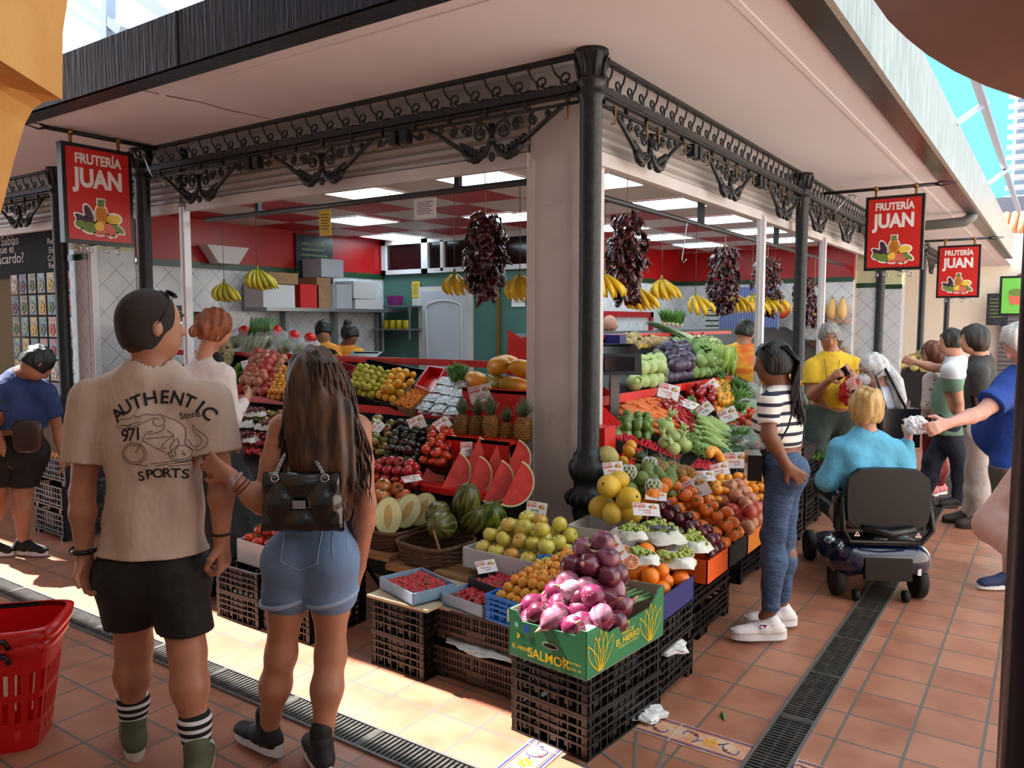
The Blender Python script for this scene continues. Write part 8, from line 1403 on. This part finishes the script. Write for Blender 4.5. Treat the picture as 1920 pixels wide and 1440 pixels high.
c0=P(1935,870,d=1.5);c1=P(1862,985,d=1.4);c2=P(1935,1035,d=1.15);e=empty('person',(c0.x+.35,c0.y-.2,0),'bare bent elbow of a person at the edge in front of the navy post','person');o_=cR*0.5;blob_obj('body',[cap(c0+cR*0.05+Z1*0.05,c1,0.038,0.031,0.02),cap(c1,c2,0.031,0.030,0.015),cap(c2,c2+cR*0.2,0.034,0.026),cap(c0+cR*0.05+Z1*.05,c0+o_*.6+Z1*0.15,0.04,0.06,0.05),cap(c0+o_+Z1*0.1,Vector((c0.x,c0.y,0.95))+o_,0.15,0.16,0.05),cap(c0+o_+Z1*0.1,c0+o_+Z1*0.38,0.055,0.055,0.05),cap(c0+o_+Z1*0.45,c0+o_+Z1*0.5,0.09,0.09,0.03),cap(Vector((c0.x,c0.y,0.95))+o_,Vector((c0.x,c0.y,0.04))+o_,0.11,0.05,0.05)],SK['pink'],e,0.009)
# hanging signs
SIGNR=mat('sign_red',(0.78,0.13,0.11),0.35);SWH=mat('sign_white',(0.92,0.88,0.86),0.5)
def hanging_sign(loc,rz,root,label):
 e=empty('hanging_sign',(0,0,0),label,'sign','red hanging signs');W_,H_=0.25,0.355
 b=MB();b.box((-W_-.03,-0.035,-H_-.03),(W_+.03,0.035,H_+.03));obj('frame',b,mat('sign_frame',(0.07,0.07,0.08),0.3),e);b=MB()
 for sg in(-1,1):b.box((-W_,sg*0.036,-H_),(W_,sg*0.040,H_))
 obj('red_panel',b,SIGNR,e);b=MB();g=MB()
 for M0 in(Matrix(),Matrix.Rotation(PI,4,'Z')):
  F_=M0@Matrix.Translation((0,-0.042,0))@Matrix.Rotation(PI/2,4,'X');b.text('FRUTERÍA',0.105,F_@Matrix.Translation((0,0.27,0)),0,bold=0.04,w=0.80);b.text('JUAN',0.195,F_@Matrix.Translation((0,0.12,0)),0,bold=0.045,w=0.82);logo(g,F_@Matrix.Translation((0,-0.20,0)),0.42)
 obj('lettering',b,SWH,e);obj('fruit_picture',g,LOGO_M,e)
 top=H_+0.115;b=MB();b.tube([(root,0,top),(0.36*(-1 if root>0 else 1),0,top)],0.018,8);t=-1 if root>0 else 1
 for o in(-1,1):b.tube([(t*0.36,0,top),(t*0.42,0,top+o*0.022),(t*0.56,0,top)],[0.014,0.008,0.003],5)
 obj('bracket_arm',b,IRON,e);b=MB()
 for x in(-0.19,0.19):b.tube([(x-0.02,0,top),(x+0.02,0,top)],0.026,8);b.box((x-0.012,-0.006,H_+.03),(x+0.012,0.006,top))
 obj('brass_hanger',b,BRASS,e);b=MB()
 for sg in(-1,1):b.tube(spiral(Vector((sg*0.17,0,-H_-0.075)),0.035,1.1,PI/2,sg,X1,Z1,12),0.005,5);b.tube(spiral(Vector((sg*0.06,0,-H_-0.07)),0.04,1.0,PI/2,-sg,X1,Z1,12),0.005,5);b.tube([(sg*0.02,0,-H_-.03),(sg*0.1,0,-H_-0.05),(sg*0.17,0,-H_-0.04)],0.005,5)
 q=abs(root)-0.33;b.tube([(root,0,top-0.28),(root-0.3*q*(1 if root>0 else-1),0,top-0.22),(root-0.7*q*(1 if root>0 else-1),0,top-0.03)],0.007,5);b.tube(spiral(Vector((root-0.75*q*(1 if root>0 else-1),0,top-0.07)),0.06,1.2,PI,1,X1,Z1,14),0.006,5)
 obj('scroll_iron',b,CHROME,e);e.location=loc;e.rotation_euler=(0,0,rz);return e
hanging_sign((-4.2,-0.53,2.64),PI/2,0.53,'large red framed sign hanging beside the ochre arch');hanging_sign((0.74,5.2,2.56),0,-0.72,'red framed sign hanging over the alley, nearer of two there');hanging_sign((0.95,9.5,2.37),0,-0.93,'red framed sign hanging over the alley, farther and smaller one')
e=empty('hanging_sign',(1.55,13.2,2.1),'small green sign with a flower pot picture','sign');b=MB();b.box((-0.26,-0.03,-0.36),(0.26,0.03,0.36));link('frame',b.mesh('frame'),BLK,e,loc=(0,0,0));b=MB();b.box((-0.22,-0.034,-0.32),(0.22,-0.03,0.32),0);F_=Matrix.Translation((0,-0.036,0))@Matrix.Rotation(PI/2,4,'X');b.prism([(-0.08,-0.16),(0.08,-0.16),(0.12,0.0),(-0.12,0.0)],0,0.002,F_,1);b.prism(el(0,0.06,0.12,0.07),0,0.003,F_,2);link('green_panel',b.mesh('green_panel'),[mat('sign_green',(0.45,0.78,0.30),0.5),LOGO_M[5],LOGO_M[2]],e,loc=(0,0,0))
# inside the stall
b=MB();b.box((-5.6,1.85,1.76),(-5.15,4.15,1.80));
for y in(2.4,3.2,4.0):b.box((-5.58,y,0.9),(-5.5,y+0.05,1.76))
tag(obj('steel_shelf',b,STEEL),'long stainless shelf on the tiled wall carrying boxes','shelf');b=MB();b.box((-5.5,3.85,1.83),(-4.85,4.18,1.85));b.box((-5.5,3.85,1.52),(-4.85,4.18,1.54));b.box((-4.87,3.9,1.4),(-4.85,3.92,1.85));tag(obj('steel_shelf',b,STEEL),'short two level steel shelf in the teal corner','shelf')
GB_=mat('grey_carton',(0.66,0.67,0.70),0.6)
def box_on(u,v,w_,h_,mm,lb,x=-5.36,dy=0.2,cat='box',nm='storage_box',z=None):
 p=P(u,v,x=x);z=p.z if z is None else z;b=MB();b.box((x-0.17,p.y-w_/2,z),(x+0.17,p.y+w_/2,z+h_));b.box((x-0.17,p.y-w_/2+w_*.45,z+h_),(x+0.17,p.y-w_/2+w_*0.53,z+h_+0.001));return tag(obj(nm,b,mm),lb,cat)
for a in((506,570,.45,.26,WC,'white storage box at the near end of the steel shelf',1.80),(514,528,.42,.13,CARD,'brown carton lying on the white storage box',2.07),(563,571,.28,.28,RED_C,'stack of folded red bags on the steel shelf',1.80),(590,572,.22,.37,CARD,'tall brown carton wrapped in tape on the steel shelf',1.80),(610,572,.1,.30,FILM,'roll of clear film standing on the steel shelf',1.80),(628,573,.26,.30,GB_,'grey carton below the large grey box',1.80),(606,520,.36,.22,GB_,'large grey box on top of the shelf stack',2.18),(675,573,.5,.12,WC,'long open white box at the far end of the shelf',1.80),(668,560,.42,.22,WC,'white torn carton on the long open box',1.93)):box_on(a[0],a[1],a[2],a[3],a[4],a[5],z=a[6])
b=MB();b.lathe([(0.09,0),(0.12,0.12),(0.125,0.13)],18);tag(obj('purple_tub',b,mat('purple_plastic',(0.55,0.12,0.50),0.4),loc=(-5.2,4.0,1.85)),'purple plastic tub on the corner shelf','tub')
for i in range(4):b=MB();b.lathe([(0.045,0),(0.045,0.11),(0.042,0.115)],14);tag(obj('yellow_tin',b,mat('yellow_tin_paint',(0.86,0.78,0.14),0.4),loc=(-5.36+0.12*i,4.0,1.54)),'yellow tin on the lower corner shelf','tin','yellow tins on the lower corner shelf')
w=MB();w.box((-4.93,4.17,0),(-4.02,4.2,2.10));dr_=struct('door_1',w,WHITE);b=MB();b.box((-4.86,4.155,0),(-4.09,4.17,2.04));obj('door_leaf',b,mat('grey_white_door',(0.74,0.76,0.80),0.4),dr_);b=MB();pts=[Vector((-4.77,4.15,0.2)),Vector((-4.77,4.15,1.82))]+[Vector((-4.475-0.295*math.cos(a),4.15,1.82+0.09*math.sin(a)))for a in[PI*i/10 for i in range(11)]]+[Vector((-4.18,4.15,0.2))];b.tube(pts,0.012,6);obj('panel_moulding',b,WHITE,dr_);b=MB();b.tube([(-4.13,4.15,1.06),(-4.13,4.10,1.04),(-4.13,4.10,0.92),(-4.13,4.15,0.90)],0.01,6);obj('door_handle',b,BLK,dr_)
w=MB()
for a_,b_ in(((-5.58,2.28),(-3.05,2.34)),((-5.58,2.68),(-3.05,2.75)),((-5.58,2.28),(-5.50,2.75)),((-4.85,2.28),(-4.74,2.75)),((-4.52,2.3),(-4.47,2.7)),((-3.95,2.28),(-3.87,2.75))):w.box((a_[0],4.14,a_[1]),(b_[0],4.19,b_[1]))
wn=struct('window_1',w,FRAMEM);b=MB();b.box((-5.5,4.185,2.34),(-3.1,4.192,2.68));obj('pane',b,mat('dark_pane',(0.10,0.05,0.06),0.1),wn)
b=MB();b.box((-3.62,4.15,0),(-3.58,4.19,2.2));struct('trim_11',b,BRASS)
w=MB()
for a_,b_ in(((4.9,1.70),(7.4,1.78)),((4.9,0),(5.0,1.78)),((7.3,0),(7.4,1.78))):w.box((-3.0,a_[0],a_[1]),(-2.96,b_[0],b_[1]))
struct('door_2',w,REDP)
w=MB();w.prism([(1.3,2.47),(1.84,2.47),(1.70,2.28),(1.44,2.28)],-5.58,-5.42,basis((0,1,0),(0,0,1),(1,0,0),(0,0,0)));tag(obj('wall_uplighter',w,WHITE),'white trapezoid wall light on the red wall','wall light')
def notice(u,v,w_,h_,mm,lb,ink=BINK,**k):
 p=P(u,v,**k);ax='x' in k;e=empty('notice',tuple(p),lb,'notice');M=basis((0,1,0),(0,0,1),(1,0,0),(0,0,0))if ax else basis((1,0,0),(0,0,1),(0,-1,0),(0,0,0));b=MB();b.prism([(-w_/2,-h_/2),(w_/2,-h_/2),(w_/2,h_/2),(-w_/2,h_/2)],0,0.004,M,0)
 for i in range(6):b.prism([(-w_*.35,h_*(.3-.11*i)),(w_*(.35-.1*(i%2)),h_*(.3-.11*i)),(w_*(.35-.1*(i%2)),h_*(.33-.11*i)),(-w_*.35,h_*(.33-.11*i))],0.004,0.005,M,1)
 link('sheet',b.mesh('sheet'),[mm,ink],e,loc=(0,0,0));return e
YN=mat('yellow_notice',(0.84,0.72,0.22),0.5);BRD=mat('dark_poster',(0.16,0.18,0.22),0.25,col2=(0.40,0.38,0.34),nscale=26,thr=0.62,wd=0.1)
notice(797,391,.20,.14,PAPER,'white printed notice hanging from the dark rail',y=0.36);notice(610,418,.13,.20,YN,'yellow and white notice hanging left on the rail',y=0.36);notice(590,488,.60,.62,BRD,'framed dark mushroom poster on the red wall',LOGO_M[2],x=-5.57);notice(780,543,.14,.22,YN,'yellow notice left of the grey door',y=4.18);notice(780,568,.12,.12,PAPER,'small white sheet below the yellow notice',y=4.18);notice(972,560,.2,.2,PAPER,'white sheet on the teal wall beside the bananas',y=4.18);notice(930,548,.12,.1,NAVY,'small blue and white sticker sheet on the teal wall',PAPER,y=4.18)
notice(1287,590,.16,.55,mat('salmon_list',(0.88,0.62,0.52),0.5),'long salmon coloured list hanging on the white wall',RINK,x=-2.95);notice(1340,600,.42,.75,mat('fruit_chart',(0.80,0.82,0.78),0.4,col2=(0.45,0.50,0.36),nscale=30,thr=0.62,wd=0.08),'tall fruit chart in green frame behind the shopkeeper',y=8.40);notice(1312,500,.80,.5,PAPER,'framed row of pictures on the red wall behind peppers',LOGO_M[3],x=-2.9)
b=MB();b.box((-2.1,7.9,0.4),(-1.2,7.95,2.15));tag(obj('blue_curtain',b,stripes_mat('blue_bead_curtain',((0.28,0.32,0.52),(0.42,0.46,0.62)),0,0.04,0.5,0.7)),'blue bead curtain in the doorway behind the iron column','curtain',None,'stuff')
b=MB();b.box((-1.05,8.2,1.62),(-0.33,8.5,1.65));b.box((-1.05,8.2,1.22),(-0.33,8.5,1.25));tag(obj('wooden_rack',b,WOOD),'wooden rack of squashes and baskets on the end wall','rack')
for i in range(4):put('butternut',Vector((-0.83+0.14*i,8.33,1.82)),'upright tan butternut squash on the wooden rack','butternut squashes on the rack',(0,0,i),0.95)
put('pale_pumpkin',Vector((-0.95,8.15,1.72)),'pale ribbed pumpkin on the wooden rack',None,(0,0,0),.85);put('orange_pumpkin',Vector((-1.25,8.2,1.80)),'orange pumpkin behind the last dried peppers');basket((-0.7,8.33,1.25),0.6,0.26,0.1,'shallow wicker basket on the lower level of the wooden rack',0)
b=MB();b.box((-5.58,0.65,1.60),(-5.40,1.35,1.62));tag(obj('small_shelf',b,WOOD),'small wooden shelf of black punnets on the tiled wall','shelf')
pn2=tag(obj('black_punnet',MB().box((-0.05,-0.04,0),(0.05,0.04,0.06)),BLK),'black punnet stacked on the small shelf','punnet')
for z in range(3):
 for i in range(5-(z==2)*2):place(pn2,loc=(-5.48,0.72+0.125*i,1.621+0.064*z),group='black punnets on the small shelf')
e=tag(obj('wall_monitor',MB().box((-0.30,-0.02,-0.19),(0.30,0.02,0.19),0).box((-0.26,-0.024,-0.15),(0.26,-0.02,0.15),1),[BLK,mat('lit_screen',(0.72,0.78,0.82),0.3,emit=0.4)],M=Matrix.Translation(P(205,468,y=0.9))@Matrix.Rotation(-0.25,4,'X')),'dark framed monitor below the large red sign','monitor')
# shop of seeds at the far side of the passage
w=MB();w.box((-12,0.5,0),(-6.0,0.6,3.13));struct('wall_seed_shop',w,mat('olive_wall',(0.45,0.40,0.28),0.8));w=MB();w.box((-14,-1.5,0),(-12,0.6,3.13));struct('wall_far_left',w,MATS['olive_wall'])
e=empty('chalkboard',(0,0,0),'dark chalkboard with white handwriting above the seed packets','chalkboard');p0,p1=P(-60,375+60,y=0.46),P(104,516,y=0.46);b=MB();b.box((p0.x,0.44,p1.z),(-5.97,0.48,p0.z+.04));obj('board',b,mat('chalkboard_dark',(0.045,0.10,0.11),0.85),e);b=MB()
for t,u,v,s_ in(('Sabías',18,452,.15),('que el',10,468,.14),('Macardo?',14,486,.17),('Redu',98,452,.09),('Elen',99,469,.09),('Cont',99,484,.09),('Reg',98,498,.09)):b.text(t,s_,Matrix.Translation(P(u,v,y=0.435))@Matrix.Rotation(PI/2,4,'X'),0,bold=0.005,w=1.25)
obj('chalk_writing',b,PAPER,e)
cols=[(.85,.85,.8),(.35,.5,.2),(.2,.42,.18),(.75,.15,.15),(.85,.75,.25),(.45,.12,.2),(.8,.35,.2),(.6,.7,.5)]
pr_=[]
for i,c_ in enumerate(cols):
 e=empty('seed_packet',(0,0,0),'x','seed packet');b=MB();b.box((-0.085,-0.004,-0.11),(0.085,0.004,0.11));obj('packet',b,mat('packet_%d'%i,(0.30,0.42,0.56)if i%2 else(0.62,0.50,0.36),0.3),e);b=MB()
 for k in range(5):b.ball((0.04*math.cos(k*1.3+i),-0.006,-0.03+0.04*math.sin(k*1.3+i)),(0.032,0.006,0.032),8)
 b.box((-0.03,-0.006,0.06),(0.06,-0.004,0.10));obj('printed_vegetable',b,mat('packet_print_%d'%i,c_,0.35),e);pr_.append(e)
for j_ in range(7):
 for i in range(9):
  place(pr_[(i*3+j_*5)%8],loc=(-6.15-0.215*i,0.42,2.07-0.245*j_),label='colourful seed packet hanging below the chalkboard',group='seed packets on the shop wall')
  # beyond the alley
w=MB();w.box((-3,21.5,0),(9,21.8,4.0));struct('wall_end_of_alley',w,mat('bright_plaster',(0.95,0.91,0.82),0.8));w=MB();pts=[(0.9,0),(0.9,2.3)]+[(2.9-2.0*math.cos(a),2.3+1.0*math.sin(a))for a in[PI*i/12 for i in range(1,12)]]+[(4.9,2.3),(4.9,0)];w.prism(pts,0,0.2,basis((1,0,0),(0,0,1),(0,-1,0),(0,21.5,0)));struct('wall_archway',w,mat('brown_arch',(0.42,0.30,0.24),0.8))
b=MB()
for k in range(16):b.box((0.9,21.22,0.2+0.12*k),(2.2,21.28,0.30+0.12*k))
tag(obj('roller_door',b,mat('grey_shutter',(0.40,0.38,0.38),0.5)),'closed grey roller door at the end of the alley','shutter');b=MB();b.box((2.5,21.1,0),(4.8,21.3,2.4),0)
for z in(1.2,1.6,2.0):b.box((2.9,20.95,z),(4.8,21.1,z+0.03),1)
tag(obj('bottle_shelves',b,[mat('dark_shop',(0.13,0.10,0.10),0.7),STEEL]),'dark shelves of the shop at the end of the alley','shelf');notice(1870,580,.5,.85,BRD,'dark picture in white frame on the far shop front',LOGO_M[2],y=20.9)
w=MB()
for k in range(44):x=0.5+0.2*k;w.tube([(x,21.0,4.02),(x,22.4,4.6)],0.10,8)
struct('roof_tiles',w,mat('clay_roof',(0.72,0.42,0.28),0.8));w=MB();w.box((-2,24,0),(16,30,5.3));struct('wall_grey_hall',w,mat('slate_wall',(0.36,0.36,0.40),0.7))
w=MB();q=P(1900,245,d=150);w.box((q.x,q.y,0),(q.x+20,q.y+14,q.z+7));tw=tag(obj('apartment_tower',w,mat('tower_white',(0.86,0.84,0.84),0.7)),'tall white apartment tower rising at the edge of the blue sky','building');w=MB();g=MB()
for k in range(18):z=q.z+6-1.9*k;w.box((q.x-0.9,q.y-1.2,z),(q.x+20,q.y,z+0.7));g.box((q.x+0.5,q.y-0.05,z+0.75),(q.x+19,q.y,z+1.7))
obj('balcony',w,mat('tower_pink',(0.80,0.72,0.72),0.7),tw);obj('window',g,mat('tower_glass',(0.45,0.55,0.60),0.3),tw)
w=MB();w.box((-14,-7.0,0),(7,-6.8,4.7));struct('wall_occluder_back',w,mat('lime_wash',(0.80,0.78,0.74),0.8));w=MB();w.box((4.6,-6.8,0),(4.8,20,3.2));struct('wall_occluder_side',w,MATS['lime_wash'])  # unseen walls added behind and beside the viewpoint to block ambient light
b=MB();b.tube([(-0.2,8.6,2.95),(0.9,8.6,2.99),(1.08,8.6,3.0),(1.16,8.6,3.06),(1.18,8.6,3.13)],0.07,10);tag(obj('drain_pipe',b,mat('pipe_grey',(0.45,0.46,0.46),0.4,0.3)),'grey drain pipe under the soffit behind the alley signs','pipe')
# red shopping baskets, leaf
RB=mat('basket_red',(0.80,0.05,0.07),0.28)
def shop_basket(loc,rz,label,s=1.0):
 e=empty('shopping_basket',(0,0,0),label,'basket','red shopping baskets');b=MB();W_,D_,Hh=0.24,0.17,0.46
 def pt(t,z,o=0.0):k=0.72+0.28*z/Hh;c,s_=math.cos(t),math.sin(t);q=(abs(c)**5+abs(s_)**5)**-0.2;return Vector(((W_*k+o)*c*q,(D_*k+o)*s_*q,z))
 n=72;zs=[0,0.05,0.085,0.11,0.20,0.225,0.31,0.335,0.39,Hh]
 for i in range(n):
  for r in range(len(zs)-1):
   if r in(3,5)and i%2==0 or r==1 and i%4==0:continue
   t0,t1=2*PI*i/n,2*PI*(i+1)/n;a=[pt(t0,zs[r]),pt(t1,zs[r]),pt(t1,zs[r+1]),pt(t0,zs[r+1])];a2=[p*1 for p in(pt(t0,zs[r],-.005),pt(t1,zs[r],-.005),pt(t1,zs[r+1],-.005),pt(t0,zs[r+1],-.005))];b.add(a+a2,[(0,1,2,3),(7,6,5,4),(0,4,5,1),(2,6,7,3),(1,5,6,2),(3,7,4,0)],0)
 b.prism([tuple(pt(2*PI*i/n,0)[:2])for i in range(n)],0,0.006);obj('slotted_body',b,RB,e)
 for z,o in((0.385,0.012),(Hh-0.03,0.018)):r=MB();L=[[pt(2*PI*i/n,z,o),pt(2*PI*i/n,z+0.045,o+0.004),pt(2*PI*i/n,z+0.05,-0.004)]for i in range(n)];r.add([p for l in L for p in l],[(3*i+k,3*((i+1)%n)+k,3*((i+1)%n)+k+1,3*i+k+1)for i in range(n)for k in(0,1)],0,True);obj('rim',r,RB,e)
 for sg,z in((-1,Hh-0.005),(1,Hh),(-1,0.40)):b=MB();y=sg*(D_+0.024);b.tube([(-0.12,y*0.97,z-0.03),(-0.11,y,z),(0.11,y,z),(0.12,y*0.97,z-0.03)],0.010,7);obj('handle',b,BLK,e)
 e.location=loc;e.rotation_euler=(0,0,rz);e.scale=(s,)*3;return e
shop_basket((-1.20,-2.62,0),FWA-PI/2+0.25,'nested red shopping basket standing on the tiles beside the person in beige',1.02);shop_basket((1.35,4.75,0.35),0,'red shopping basket beyond the masked person',0.9)
b=MB();b.tube([(0,0,0),(0.03,0,0.004),(0.07,0.004,0.002)],[0.004,0.012,0.002],5,flat=(0,0,1));tag(obj('fallen_leaf',b,leaf_m,M=Matrix.Translation(P(1358,1350,z=0.004))@Matrix.Rotation(2.0,4,'Z')),'single green leaf lying on the floor tiles','leaf')
for k in PK.values():
 for p in k:
  if not p.get('used'):
   for ch in list(p.children):bpy.data.objects.remove(ch)
   bpy.data.objects.remove(p)
  elif 'used' in p:del p['used']
